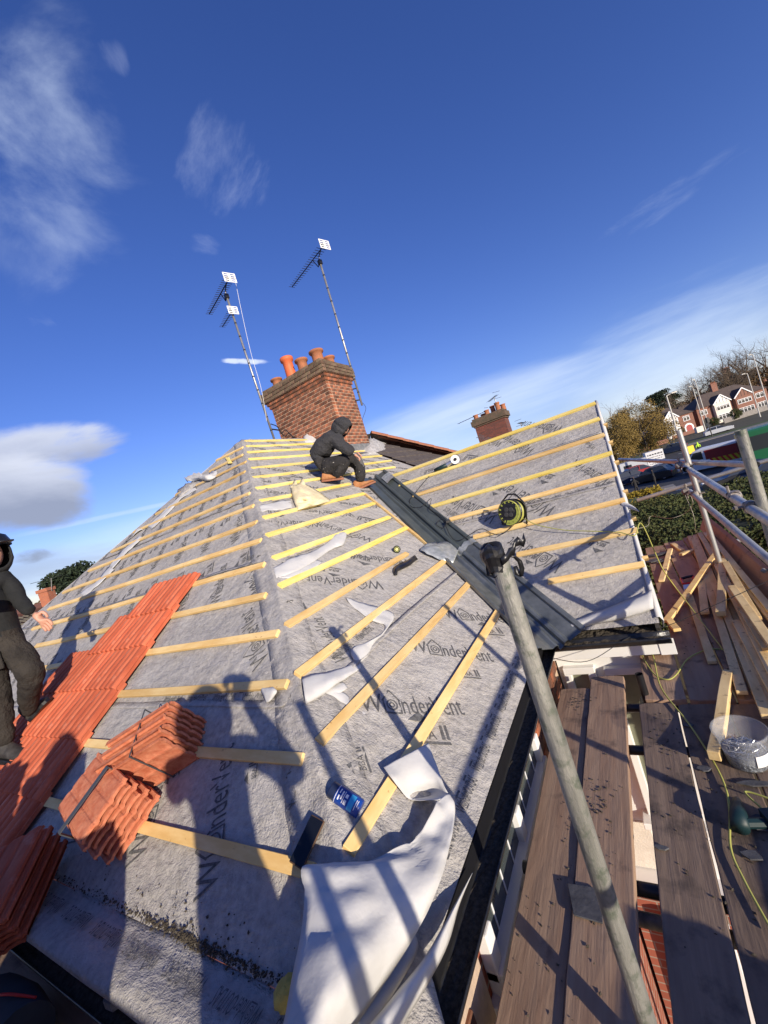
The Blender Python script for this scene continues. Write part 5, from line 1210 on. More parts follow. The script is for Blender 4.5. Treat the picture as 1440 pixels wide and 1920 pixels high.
# cables
cabl('extension_cable', [on('G', 968, 968, .05), on('G', 985, 974, .06), on('G', 1010, 985, .06), on('G', 1060, 994, .04), on('G', 1110, 996, .05), on('G', 1160, 998, .045), on('G', 1190, 1004, .06), V((.02, 3.95, 5.60)), onz(1240, 1062, 5.2), onz(1264, 1098, 4.98), onz(1300, 1145, 4.88), onz(1351, 1212, ZD+.03), onz(1352, 1217, ZD+.012), onz(1325, 1218, ZD+.012), onz(1290, 1235, ZD+.012), onz(1268, 1265, ZD+.012), onz(1250, 1274, ZD+.012), onz(1225, 1262, ZD+.012), onz(1203, 1225, ZD+.01), onz(1205, 1195, ZD+.012), onz(1213, 1193, ZD+.014), onz(1226, 1235, ZD+.014), onz(1240, 1290, ZD+.012), onz(1290, 1355, ZD+.012), onz(1330, 1415, ZD+.012), onz(1358, 1470, ZD+.012), onz(1368, 1520, ZD+.012), onz(1370, 1590, ZD+.012), onz(1395, 1650, ZD+.012), onz(1450, 1750, ZD+.012)], .0042, YEL, lab='yellow extension cable trailing from the reel over the wing and along the boards', cat='cable', n=8)
cabl('extension_cable', [onz(1445, 1530, ZD+.03), onz(1400, 1490, ZD+.03), onz(1405, 1485, ZD+.03), onz(1450, 1500, ZD+.03)], .004, YEL, lab='short loop of yellow cable at the right edge near the drill', cat='cable')
cabl('string_line', [onz(1150, 1285, 4.9) if False else V((-.84, 3.1, 4.92)), onz(1100, 1240, 4.95), onz(1180, 1195, 4.98), onz(1260, 1170, 5.0), onz(1350, 1130, 5.1), onz(1450, 1085, 5.2)], .0025, CAB, lab='thin dark line strung across the boards below the wing gutter', cat='cord')
cabl('thin_wire', [on('G', 1190, 992, .02), onx(1215, 985, .08), onx(1220, 968, .15), onx(1255, 972, .3), onx(1285, 962, .45), onx(1299, 945, .50), onx(1292, 925, .50), onx(1280, 915, .48), onx(1283, 925, .47), onx(1300, 965, .45), onx(1305, 1000, .45)], .0022, mat('pale_wire', (.45, .42, .34), .6), lab='thin pale wire looping from the wing verge to the far scaffold post', cat='wire')
cabl('power_lead', [on('G', 880, 862, .03) if False else on('G', 812, 885, .03), on('G', 800, 898, .02), on('G', 790, 910, .02), on('G', 778, 925, .02), on('G', 768, 938, .03), on('G', 772, 950, .05), on('G', 790, 950, .06), on('G', 808, 935, .06), on('G', 806, 955, .05), on('G', 825, 965, .05), on('G', 838, 978, .05), on('G', 830, 990, .05), on('G', 818, 983, .05), on('G', 830, 975, .05), on('G', 845, 1005, .05), on('G', 862, 1013, .05), on('G', 900, 992, .05), on('G', 922, 1000, .04), on('G', 940, 1002, .04), on('G', 962, 985, .05), on('G', 968, 970, .08)], .004, CAB, lab='black tool lead tangled over the valley between the grinder and the reel', cat='cable')
p = on('G', 840, 978, .05); mb = MB(); mb.box(p, CR0*.03, V((0, 0, .018)), AW*.02); build('plug', mb, BLK, None, bevel=.005, lab='black plug on the tool lead resting on the valley trough', cat='plug')
# cable reel
rp = on('G', 968, 985, .0); reel = thing('cable_reel', 'black and lime cable reel standing on the battens of the wing', 'cable reel', rp)
ra = (CAM-rp).normalized(); ra = (ra*.75-CR0*.55+V((0, 0, .1))).normalized(); rc = on('G', 958, 960, .15)
mb = MB(); mb.lathe(rc+ra*.035, [(0, .012), (.055, .012), (.06, .0), (.128, .0), (.135, -.01), (.135, -.02), (.12, -.02)], 32, ra); build('side_disc', mb, BLK, reel, smooth=False)
mb = MB(); mb.lathe(rc-ra*.07, [(.135, .012), (.135, 0), (0, 0)], 32, ra); build('side_disc', mb, BLK, reel)
mb = MB()
for i in range(7): 
    k = -.055+.015*i; mb.lathe(rc+ra*k, [(.112, -.0075), (.1185, -.004), (.12, 0), (.1185, .004), (.112, .0075)], 32, ra)
build('wound_cable', mb, YEL, reel, smooth=True)
e1 = ra.orthogonal().normalized(); e2 = ra.cross(e1); 
if e1.dot(CU) < 0: e1 = -e1
e1 = (CU-ra*CU.dot(ra)).normalized(); e2 = ra.cross(e1)
mb = MB()
for k in range(14):
    a = 2*math.pi*k/14; c_ = rc+ra*.037+(e1*math.cos(a)+e2*math.sin(a))*.108; mb.box(c_, (e1*math.cos(a)+e2*math.sin(a))*.012, (e2*math.cos(a)-e1*math.sin(a))*.006, ra*.003)
build('lime_marks', mb, LIME, reel, kind='stuff')
for k in range(4):
    a = math.pi/4+k*math.pi/2; mb = MB(); mb.lathe(rc+ra*.045+(e1*math.cos(a)+e2*math.sin(a))*.036, [(.0, .006), (.02, .006), (.024, .004), (.024, -.004)], 16, ra); build('socket', mb, mat('socket_grey', (.05, .05, .05), .5) if k == 0 else bpy.data.materials['socket_grey'], reel)
mb = MB(); ang = [2.9+.30*i for i in range(9)]
mb.grid([[rc+ra*.040+(e1*math.cos(a)+e2*math.sin(a))*r_ for r_ in (.085, .132)] for a in ang]); build('lime_panel', mb, LIME, reel)
mb = MB(); mb.tube([rc-ra*.06+e2*.14-e1*.12, rc-ra*.04+e2*.13+e1*.10, rc-ra*.02+e2*.04+e1*.18, rc-ra*.02-e2*.04+e1*.18, rc-ra*.04-e2*.14+e1*.08, rc-ra*.06-e2*.14-e1*.12], .009, 8); mb.tube([rc-ra*.06+e2*.14-e1*.13, rc-ra*.06-e2*.14-e1*.13], .009, 8); build('carry_frame', mb, BLK, reel, smooth=True)
# angle grinder
g0, g1, g2 = on('G', 815, 882, .05), on('G', 838, 872, .06), on('G', 848, 866, .07); gr = thing('angle_grinder', 'teal angle grinder with a white guarded disc lying on the wing battens', 'grinder', on('G', 835, 876))
mb = MB(); mb.tube([g0, g0.lerp(g1, .5), g1], [.024, .030, .032], 12); build('motor_body', mb, MAK, gr, smooth=True)
mb = MB(); mb.tube([g1, g2], [.034, .03], 10); build('gear_head', mb, STL, gr)
gn = (CAM-g2).normalized(); mb = MB(); mb.lathe(g2+V((.05, 0, .02))+gn*.02, [(0, .004), (.062, .004), (.062, 0), (0, 0)], 28, gn); build('cutting_disc', mb, WHT, gr)
mb = MB(); mb.lathe(g2+V((.05, 0, .02))+gn*.02, [(0, .014), (.022, .014), (.022, .005)], 12, gn); build('disc_nut', mb, BLK, gr)
mb = MB(); q_ = (V((1, 0, 0))-gn*gn.x).normalized(); r__ = gn.cross(q_); c_ = g2+V((.05, 0, .02))-gn*.005
mb.grid([[c_+gn*h+(q_*math.cos(a)+r__*math.sin(a))*.068 for h in (0, .04)] for a in [math.radians(-100+20*i) for i in range(11)]]); build('disc_guard', mb, BLK, gr, solid=.003)
# canvas tool sack
c_ = on('R', 572, 928, .0); ek = thing('nail_bag', 'cream cloth bag with brown specks lying on the battens near the hip', 'bag', c_)
rows = []
for i in range(15):
    u = i/14
    row = []
    for j in range(13):
        v = j/12; wv = (.20+.13*u-.10*(1-u)**3); x = (v-.5)*2*wv; hgt = .10*math.sin(math.pi*v)*math.sin(math.pi*min(1, u*.92+.05))**.6*(1+.5*mnoise.noise(V((u*5, v*5, 2))))
        row.append(on('R', 556+34*u+x*95, 908+40*u-x*26, max(.012, hgt+.03+.02*mnoise.noise(V((u*9, v*4, 7))))))
    rows.append(row)
mb = MB(); mb.grid(rows); build('cloth_body', mb, CREAM, ek, smooth=True, solid=.006)
for k, (x0, y0) in enumerate(((548, 900), (562, 897))):
    mb = MB(); mb.grid([[on('R', x0-3+8*t_, y0+14-16*t_, .03+.05*t_), on('R', x0+12-4*t_, y0+16-13*t_, .04+.05*t_)] for t_ in (0, .3, .6, 1)]); build('cloth_corner', mb, CREAM, ek, smooth=True, solid=.005)
# tape measure and black strap on the side slope
p = on('R', 744, 1030, .03); tm = thing('tape_measure', 'small black and yellow tape measure beside the crumpled metal offcut', 'tape measure', p)
mb = MB(); nn = (CAM-p).normalized(); mb.lathe(p-nn*.02, [(0, 0), (.034, 0), (.038, .01), (.038, .03), (.03, .04), (0, .04)], 20, nn); build('case', mb, BLK, tm, bevel=.002)
mb = MB(); mb.lathe(p+nn*.0205, [(.022, .002), (.026, .002), (.026, -.002)], 20, nn); build('yellow_ring', mb, LIME, tm); mb = MB(); mb.lathe(p+nn*.0205, [(0, .002), (.014, .002)], 16, nn); build('hub', mb, BATY, tm)
loft([((778, 1041), (784, 1048), .02, .03, .02), ((764, 1050), (768, 1060), .03, .05, .03), ((748, 1058), (752, 1068), .02, .04, .02), ((738, 1066), (746, 1071), .02, .05, .03), ((739, 1078), (745, 1078), .01, .02, .01)], 'R', mt=BLK, jit=.012, name='strap_offcut', lab='crumpled black strap on the membrane below the tape measure', cat='strap', n=4, thick=.003)

# ---------------------------------------------------------------- white membrane strips and the big torn sheet
def strip(rows, lab, pl='R', jit=.012, n=8, mt=None): return loft([(l, r, a*.55, .3*m+.35*(a+c)*.55, c*.55) for l, r, a, m, c in rows], pl, mt=mt or MEMU, jit=jit, name='membrane_strip', lab=lab, cat='membrane strip', n=n)
strip([((512, 1066), (518, 1084), .01, .03, .01), ((545, 1046), (553, 1073), .04, .06, .02), ((580, 1036), (590, 1052), .04, .06, .02), ((612, 1018), (622, 1030), .03, .05, .02), ((628, 1002), (645, 1020), .05, .09, .03), ((640, 997), (651, 998), .04, .07, .03)], 'curled white strip between two yellow battens on the side slope')
strip([((520, 1082), (545, 1086), .01, .02, .01), ((560, 1064), (585, 1070), .015, .02, .01), ((595, 1049), (605, 1053), .01, .02, .01)], 'flat white strip lying under the curled one below the second batten')
strip([((486, 948), (487, 960), .01, .02, .01), ((515, 941), (516, 957), .03, .04, .02), ((546, 938), (548, 952), .02, .02, .01)], 'short pale strip near the hip beside the cream bag')
strip([((648, 1122), (652, 1130), .01, .01, .01), ((680, 1130), (690, 1160), .03, .04, .02), ((738, 1150), (722, 1175), .03, .05, .02), ((722, 1185), (700, 1200), .03, .05, .03), ((703, 1206), (660, 1215), .03, .07, .04), ((690, 1228), (662, 1234), .03, .06, .03), ((678, 1241), (664, 1237), .02, .04, .02)], 'white torn triangle folded over the third batten from the bottom')
strip([((674, 1240), (678, 1252), .02, .03, .02), ((640, 1252), (652, 1270), .04, .08, .05), ((600, 1262), (612, 1298), .06, .11, .06), ((566, 1268), (573, 1320), .05, .09, .04)], 'white cone-shaped curl of membrane at the hip below the batten end')
strip([((598, 1292), (612, 1308), .01, .02, .01), ((628, 1283), (640, 1300), .02, .03, .02), ((642, 1278), (652, 1290), .02, .03, .02)], 'small white scrap tucked behind the white curl')
strip([((612, 1300), (622, 1293), .01, .02, .01), ((640, 1316), (652, 1305), .02, .03, .01), ((664, 1332), (672, 1326), .02, .02, .01), ((684, 1344), (687, 1340), .01, .01, .01)], 'thin white tail passing under the second batten from the bottom')
strip([((488, 1290), (512, 1288), .05, .06, .05), ((492, 1302), (520, 1297), .05, .08, .05), ((500, 1318), (508, 1314), .02, .03, .02)], 'small white square scrap on the hip batten end', pl='L')
strip([((210, 1034), (216, 1030), .02, .03, .02), ((246, 1006), (252, 1002), .04, .05, .02), ((258, 990), (268, 992), .05, .06, .03)], 'broad white scrap on the skyline of the hip end', pl='L')
strip([((150, 1112), (158, 1118), .01, .02, .01), ((182, 1088), (190, 1092), .03, .04, .03), ((205, 1062), (214, 1068), .05, .06, .04)], 'lowest of the white strips trailing down the far hip', pl='L')
strip([((205, 1060), (211, 1066), .035, .04, .035), ((232, 1030), (240, 1034), .035, .045, .035), ((262, 1004), (268, 1008), .035, .04, .035)], 'middle white strip trailing down the far hip', pl='L')
strip([((276, 986), (285, 992), .02, .03, .02), ((305, 960), (312, 966), .04, .04, .03), ((335, 932), (340, 936), .04, .04, .03), ((366, 914), (369, 918), .02, .03, .02)], 'upper white strip trailing down the far hip', pl='L')
strip([((345, 895), (352, 905), .05, .1, .03), ((365, 888), (372, 900), .10, .14, .04), ((385, 890), (390, 902), .12, .18, .05), ((405, 880), (408, 892), .03, .06, .03)], 'ragged heap of white and grey scraps on the skyline of the hip end', pl='L', jit=.06)
strip([((330, 925), (338, 935), .03, .05, .02), ((345, 910), (358, 918), .08, .10, .03), ((362, 902), (372, 910), .05, .06, .02)], 'grey scrap below the ragged heap on the hip end skyline', pl='L', jit=.05, mt=MEM)
strip([((422, 858), (430, 856), .045, .05, .045), ((425, 864), (432, 862), .045, .05, .045), ((427, 870), (436, 868), .04, .05, .04)], 'short yellow wooden offcut lying on the second hip batten', pl='L', mt=BATY)
big = thing('torn_sheet', 'large white torn sheet of membrane curling over the eaves corner', 'membrane sheet', on('R', 690, 1750))
def bigloft(rows, **k): return loft(rows, 'R', parent=big, name='sheet', **k)
bigloft([((505, 1990), (620, 1990), .04, .16, .02), ((530, 1925), (662, 1930), .05, .18, .03), ((548, 1830), (716, 1850), .06, .20, .06), ((566, 1740), (770, 1768), .07, .18, .10), ((571, 1670), (806, 1700), .07, .15, .13), ((573, 1623), (832, 1632), .06, .12, .14), ((690, 1612), (842, 1592), .08, .10, .14), ((772, 1575), (850, 1556), .10, .11, .13), ((806, 1530), (853, 1520), .12, .11, .10), ((820, 1500), (842, 1492), .11, .10, .09)], n=14, jit=.022, sub=6)
bigloft([((820, 1500), (842, 1492), .11, .10, .09), ((772, 1500), (834, 1478), .02, -.0, .10), ((748, 1478), (826, 1456), .05, .05, .10), ((732, 1458), (815, 1425), .07, .07, .09), ((719, 1438), (803, 1394), .06, .07, .07)], n=10, jit=.006, sub=6)
bigloft([((622, 1990), (735, 1990), .10, .13, .06), ((690, 1925), (755, 1925), .10, .13, .06), ((752, 1850), (805, 1840), .10, .12, .06), ((800, 1790), (840, 1770), .09, .10, .05), ((845, 1710), (862, 1695), .06, .07, .03), ((884, 1640), (886, 1636), .02, .02, .01)], n=6, jit=.006)
bigloft([((600, 1990), (640, 1990), .01, .02, .01), ((672, 1900), (720, 1890), .02, .03, .01), ((745, 1800), (780, 1790), .02, .03, .01), ((768, 1730), (782, 1760), .02, .03, .01)], n=6, jit=.004)
# can, phone, sponge
q0, q1 = on('R', 622, 1480, .034), on('R', 676, 1518, .034); can = thing('spray_can', 'blue aerosol can lying against the lowest batten', 'can', q0); ca = (q1-q0).normalized(); q0 = q0-ca*.0
Lc = (q1-q0).length
mb = MB(); mb.lathe(q0, [(0, -.004), (.028, -.004), (.030, .0), (.030, Lc*.18), (.031, Lc*.2)], 24, ca); build('cap', mb, mat('dark_can_cap', (.02, .03, .07), .3), can, smooth=True)
mb = MB(); mb.lathe(q0, [(.032, Lc*.19), (.0335, Lc*.21), (.0335, Lc*.97), (.031, Lc), (0, Lc)], 24, ca); build('can_body', mb, BLU, can, smooth=True)
nn = (CAM-q0).normalized(); nn = (nn-ca*nn.dot(ca)).normalized(); tt_ = ca.cross(nn)
def onlabel(u0, u1, a0, a1, mt, name='label_band'):
    mb = MB(); mb.grid([[q0+ca*Lc*(u0+(u1-u0)*i/2)+(nn*math.cos(a0+(a1-a0)*j/8)+tt_*math.sin(a0+(a1-a0)*j/8))*.0341 for j in range(9)] for i in range(3)]); build(name, mb, mt, can, smooth=True)
onlabel(.64, .80, -.9, .9, CYAN)
for (u0, u1, a0, a1) in ((.30, .33, -.7, -.2), (.30, .34, 0, .5), (.38, .42, -.6, .3), (.45, .47, -.7, .6), (.50, .58, -.5, -.1), (.50, .58, .1, .6), (.84, .86, -.6, .5), (.89, .91, -.6, .1), (.22, .235, -1.2, 1.2)): onlabel(u0, u1, a0, a1, WHT, 'label_mark')
pA_, pB_ = on('L', 590, 1548, .035), on('L', 562, 1608, .045); pm = (pA_+pB_)/2; px_ = (pB_-pA_).normalized(); pn = ((CAM-pm).normalized()*.2+NL).normalized(); pn = (pn-px_*pn.dot(px_)).normalized(); ps = px_.cross(pn)
mb = MB(); mb.box(pm, px_*.076, ps*.034, pn*.0045); fo = build('smartphone', mb, mat('brown_phone_case', (.10, .055, .03), .6), None, bevel=.004, lab='black-screened smartphone leaning on the lowest hip batten', cat='phone')
mb = MB(); mb.box(pm+pn*.005, px_*.072, ps*.031, pn*.001); build('screen', mb, mat('phone_screen', (.008, .01, .016), .12), fo, bevel=.001)
fc = on('L', 540, 1862, .03); mb = MB(); mb.lathe(fc-V((0, 0, .03)), [(0, 0), (.032, .004), (.042, .02), (.040, .04), (.028, .055), (0, .06)], 20); fb = build('foam_ball', mb, FOAM, None, smooth=True, lab='round lump of yellow foam beside the torn white sheet at the eaves', cat='foam')
for v in fb.data.vertices: v.co += V(v.co-fc).normalized()*.008*mnoise.noise(v.co*60)
# bag at the bottom left corner
bc = onz(10, 1900, 4.90); bgt = thing('tool_bag', 'dark grey tool bag with red trim at the bottom left corner', 'bag', bc)
rows = []
for i in range(9):
    u = i/8; rows.append([bc+V((-.16+.34*u, 0, 0))+V((.03*math.cos(a), .11*math.cos(a)*(1-.3*abs(u-.5)), .10*math.sin(a)-.02)) for a in [math.pi*2*k/16 for k in range(17)]])
mb = MB(); mb.grid(rows); mb.add(rows[0][:16], [tuple(range(16))]); mb.add(rows[-1][:16], [tuple(range(16))[::-1]]); build('bag_body', mb, mat('grey_bag_cloth', (.035, .04, .042), .9, (.05, .055, .058), scale=8, bump=.3), bgt, smooth=True)
cabl('red_trim', [bc+V((-.16, -.06, .09)), bc+V((-.02, -.03, .10)), bc+V((.08, .01, .10)), bc+V((.18, .06, .06))], .005, RED, bgt)
scrap(170, 1872, .09, .035, 'long pale scrap of wood on the gutter side of the hip end boards', mat('pale_scrap', (.30, .27, .22), .9, (.2, .18, .15), scale=30), 31, z=4.93, name='mortar_scrap', cat='rubble', group='rubble at the hip end gutter')
scrap(228, 1862, .07, .05, 'pale mortar lump in the black hip end gutter', mat('pale_mortar', (.24, .24, .235), .95, (.12, .12, .12), scale=40, bump=.8, bscale=40), 32, z=4.97, th=.03, name='mortar_scrap', cat='rubble', group='rubble at the hip end gutter')
# added tile stacks out of view, placed to shade the boards and hip end
for i, (x, y, z_, n_, l_) in enumerate(((.70, .55, ZD, 9, 'taller added shade-casting stack of roof tiles on the outer boards beside the photographer'), (.72, 1.30, ZD, 5, 'middle added shade-casting stack of roof tiles on the outer boards'), (.40, -.62, ZD, 9, 'low added shade-casting stack of roof tiles behind the photographer'), (-1.72, -.30, ZD-.03, 34, 'first tall added shade-casting stack of roof tiles on the hip end boards'), (-2.15, -.55, ZD-.03, 35, 'second tall added shade-casting stack of roof tiles on the hip end boards'), (-1.05, -.36, ZD-.03, 29, 'slightly lower added shade-casting stack of roof tiles on the hip end boards'), (-2.46, -.44, ZD-.03, 34, 'third tall added shade-casting stack of roof tiles on the hip end boards'))):
    stack('tile_stack', l_, (x, y, z_+.004), V((.1, 1, 0)) if i < 3 else V((.56, .83, 0)), V((0, 0, 1)), n_, .036, mt=TMS)
# ---------------------------------------------------------------- ground, roads, verges
def sheet(name, pts, z, mt, lab=None):
    mb = MB(); mb.add([V((p[0], p[1], z)) for p in pts], [tuple(range(len(pts)))]); o = build(name, mb, mt, None, kind='structure')
    if o.data.polygons[0].normal.z < 0: o.data.flip_normals()
    return o
GRASS = mat('mown_grass', (.055, .085, .02), .95, (.09, .115, .035), scale=3, detail=9)
ASPH = mat('asphalt', (.045, .046, .05), .85, (.062, .063, .067), scale=1.5, bump=.2, bscale=40)
PAVE = mat('grey_paving', (.20, .185, .17), .9, (.26, .24, .22), scale=2)
EARTH = mat('garden_earth', (.07, .065, .035), .95, (.10, .09, .05), scale=.4, detail=9)
sheet('ground', [(-900, -900), (900, -900), (900, 1500), (-900, 1500)], -.02, EARTH)
def gp(px, py): p = onz(px, py, 0); return (p.x, p.y)
YK = 92.0
sheet('road', [(-60, 47), (160, 47), (160, YK), (-60, YK)], 0.0, ASPH)
sheet('road', [(-60, 28), (-2, 38), (160, 38), (160, 47.1), (-60, 47.1)], 0.004, ASPH)
sheet('side_road', [(60, YK-1), (75, YK-1), (90, 400), (70, 400)], .008, ASPH)
def kerbed(name, x0, y0, x1, y1, mt):
    mb = MB(); mb.bb(x0, y0, -.01, x1, y1, .12); build(name, mb, mt, None, kind='structure', bevel=.02)
kerbed('pavement', -60, YK, 160, YK+3.5, PAVE)
kerbed('grass_verge', -60, YK+3.6, 160, YK+8, GRASS)
kerbed('traffic_island', -6, 68.5, 60, 70.2, PAVE)
sheet('grass_verge', [(-8, 30), (1, 32.5), (3.6, 37), (3.2, 42), (1.2, 44), (-8, 43)], .03, GRASS)
kerbed('pavement', -8, 44.6, 3.6, 46.4, PAVE)
mw = MB()
for i in range(14): mw.bb(-10+9*i, 80, .006, -6+9*i, 80.15, .010)
for i in range(10): mw.bb(-6+7*i, 58, .006, -3+7*i, 58.12, .010)
build('road_markings', mw, WHT, None, kind='structure')
# ---------------------------------------------------------------- hedges
def leafmat(name, a, b, c):
    return mat(name, a, .9, b, scale=.9, detail=6, thr=(.3, .7), col3=c, scale3=7, thr3=(.5, .7))
HEDG = leafmat('hedge_leaves', (.040, .062, .018), (.075, .085, .025), (.10, .075, .025)); HEDY = leafmat('golden_hedge_leaves', (.36, .25, .02), (.26, .20, .03), (.14, .13, .02))
OLIV = leafmat('olive_brown_leaves', (.19, .13, .035), (.27, .18, .05), (.12, .10, .03)); CEDR = leafmat('dark_conifer_needles', (.012, .026, .014), (.025, .04, .02), (.04, .05, .02))
RUST = leafmat('rust_brown_leaves', (.14, .075, .03), (.10, .065, .03), (.07, .06, .03)); BARK = mat('grey_bark', (.11, .095, .075), .95, (.07, .06, .05), scale=6)
BARKP = mat('pale_twigs', (.26, .21, .165), .95, (.20, .15, .11), scale=3)
BARKB = mat('brown_twigs', (.16, .12, .085), .95, (.11, .085, .06), scale=3)
def leaves(mb, pts, size, rr, flat=.0):
    for p in pts:
        a = V((rr.gauss(0, 1), rr.gauss(0, 1), rr.gauss(0, 1)*(1-flat))).normalized()*size*rr.uniform(.6, 1.4); b = a.orthogonal().normalized(); b = (b*rr.uniform(-1, 1)+a.cross(b).normalized()*rr.uniform(-1, 1)).normalized()*size*.6
        mb.add([p-a, p+b, p+a, p-b], [(0, 1, 2, 3)])
def hedge(name, x0, y0, x1, y1, h, mt, lab, n, size, seed, z0=0, cat='hedge', group=None, bump=.25):
    t = thing(name, lab, cat, ((x0+x1)/2, (y0+y1)/2, z0), group); rr = random.Random(seed); mb = MB(); pts = []
    for _ in range(n):
        f = rr.random(); x = rr.uniform(x0, x1); y = rr.uniform(y0, y1)
        hh = h+bump*mnoise.noise(V((x*.5, y*.5, seed)))+.08*mnoise.noise(V((x*3, y*3, seed)))
        if f < .62: pts.append(V((x, y, z0+hh+rr.gauss(0, .05))))
        elif f < .85: pts.append(V((x, y0+rr.gauss(0, .08)+.15*mnoise.noise(V((x, 2, seed))), z0+rr.uniform(0, hh))))
        else: pts.append(V((rr.choice((x0, x1))+rr.gauss(0, .08), y, z0+rr.uniform(0, hh))))
    leaves(mb, pts, size, rr); build('foliage', mb, mt, t)
    mb = MB(); k = 10; mb.grid([[V((x0+.12+(x1-x0-.24)*i/k, y0+.12+(y1-y0-.24)*j/k, z0+h-.12+bump*mnoise.noise(V((x0+(x1-x0)*i/k*.5, (y0+(y1-y0)*j/k)*.5, seed)))))for j in range(k+1)] for i in range(k+1)])
    mb.bb(x0+.15, y0+.15, z0, x1-.15, y1-.15, z0+h-.45); build('inner_twigs', mb, mat(name+'_core', (.02, .026, .01), 1) if name+'_core' not in bpy.data.materials else bpy.data.materials[name+'_core'], t); return t
hedge('hedge', -1.5, 14.5, 5.5, 24, 2.6, HEDG, 'broad clipped dark green hedge beyond the far end of the scaffold boards', 48000, .055, 3)
hedge('hedge', -2.2, 24.3, 1.35, 25.3, 3.0, HEDY, 'narrow golden yellow hedge behind the broad dark green hedge', 9000, .05, 6, bump=.1)
hedge('hedge', 5.6, 13.5, 14, 21.5, 2.3, leafmat('brownish_hedge_leaves', (.05, .05, .022), (.085, .07, .03), (.14, .10, .05)), 'brownish untrimmed hedge at the right edge under the scaffold rails', 34000, .06, 8, bump=.5)
# bare shrub growing beyond the boards
def twig_tree(name, mt, H, spread, levels, seed, r0, n0=5, droop=0, parts=True, up=.35, first=.25):
    """trunk and crown meshes of a bare tree, at the origin"""
    rr = random.Random(seed); tr = MB(); cr = MB()
    def grow(p, d, L, r, lev, mb):
        q = p; k = 3; pts = [p]; rs = [r]
        for i in range(k):
            d = (d+V((rr.gauss(0, .16), rr.gauss(0, .16), rr.gauss(0, .10)+.05*up))).normalized(); q = q+d*L/k; pts.append(q); rs.append(r*(1-.45*(i+1)/k))
        mb.tube(pts, rs, 6 if lev == 0 else (4 if lev < 3 else 3), cap=False)
        if lev >= levels: return
        for i in range(n0 if lev == 0 else rr.choice((3, 3, 4))):
            t = rr.uniform(first if lev == 0 else .3, 1.0); b = pts[0].lerp(pts[-1], t) if t < .98 else pts[-1]; b = pts[min(k, int(t*k))].lerp(pts[min(k, int(t*k)+1)], t*k-int(t*k)) if t < .99 else pts[-1]
            a = rr.uniform(0, 6.28); o = d.orthogonal().normalized(); o = Matrix.Rotation(a, 3, d) @ o
            nd = (d*rr.uniform(.55, .95)+o*spread*rr.uniform(.5, 1.1)+V((0, 0, up*rr.uniform(0, .6)))-V((0, 0, droop*lev*.1))).normalized()
            grow(b, nd, L*rr.uniform(.55, .78), r*.55*(1-.3*t), lev+1, cr)
    grow(V((0, 0, 0)), V((0, 0, 1)), H*.42, r0, 0, tr)
    out = []
    for nm, mb in (('trunk', tr), ('crown', cr)):
        me = bpy.data.meshes.new(nm); me.from_pydata([tuple(v) for v in mb.v], [], mb.f); me.materials.append(mt if nm == 'crown' else BARK); me.update(); out.append((nm, me))
    return out
def leaf_tree(mt, H, R, n, size, seed, shape='round', trunk=.22, low=.15):
    rr = random.Random(seed); tr = MB(); cr = MB(); tr.tube([V((0, 0, 0)), V((.1, 0, H*.3)), V((0, .1, H*.6))], [trunk, trunk*.7, trunk*.3], 8)
    for i in range(9):
        a = i*2.4; z = H*(.22+.05*i); tr.tube([V((0, 0, z)), V((math.cos(a)*R*.35, math.sin(a)*R*.35, z+H*.13)), V((math.cos(a)*R*.7, math.sin(a)*R*.7, z+H*.2))], [trunk*.35, trunk*.2, trunk*.06], 5)
    clumps = []
    while len(clumps) < 60:
        u = V((rr.uniform(-1, 1), rr.uniform(-1, 1), rr.uniform(-1, 1)))
        if u.length > 1 or u.length < .35: continue
        if shape == 'cone':
            z = (u.z+1)/2; k = (1-z)**.8; clumps.append((V((u.x*R*k, u.y*R*k, H*(low+(1-low)*z))), R*.22*(1-.5*z)))
        elif shape == 'tier':
            z = rr.uniform(.15, .93); k = (1-z)**.55*1.15; clumps.append((V((u.x*R*k, u.y*R*k, H*z)), R*.30))
        else: clumps.append((V((u.x*R, u.y*R, H*(low+(1-low)*.5)+u.z*H*(1-low)*.5)), R*rr.uniform(.20, .34)))
    pts = []
    for _ in range(n):
        c, r = rr.choice(clumps); d = V((rr.gauss(0, 1), rr.gauss(0, 1), rr.gauss(0, 1))).normalized()*r*rr.random()**.45
        if shape == 'tier': d.z *= .45
        pts.append(c+d)
    leaves(cr, pts, size, rr, .3 if shape == 'tier' else 0); out = []
    for nm, mb, m_ in (('trunk', tr, BARK), ('crown', cr, mt)):
        me = bpy.data.meshes.new(nm); me.from_pydata([tuple(v) for v in mb.v], [], mb.f); me.materials.append(m_); me.update(); out.append((nm, me))
    return out
def plant(parts, p, lab, rot=0, s=1.0, name='tree', cat='tree', group=None, sz=None):
    t = thing(name, lab, cat, p, group); t.rotation_euler = (0, 0, rot); t.scale = (s, s, sz or s)
    for nm, me in parts:
        o = bpy.data.objects.new(nm, me); COL.objects.link(o); o.parent = t
    return t
def gat(px, d): p = atd(px, 800, d); return V((p.x, p.y, 0))
BT1 = twig_tree('a', BARKB, 20, .75, 5, 21, .55, 8); BT2 = twig_tree('b', BARKB, 20, .65, 5, 33, .52, 8); BT3 = twig_tree('c', BARKP, 14, 1.0, 5, 5, .55, 12, first=.10)
OL1 = leaf_tree(OLIV, 10, 4.9, 24000, .11, 4, low=.06); OL2 = leaf_tree(OLIV, 9, 4.0, 17000, .11, 14, low=.05)
CD = leaf_tree(CEDR, 14, 6.5, 16000, .24, 6, 'tier'); RS = leaf_tree(RUST, 11, 6.0, 6500, .30, 9, low=.05); SM = leaf_tree(HEDG, 6, 3, 4000, .18, 19)
plant(BT3, gat(1165, 104), 'big bare tree with pale twigs rising behind the olive brown tree', .4, 1.25)
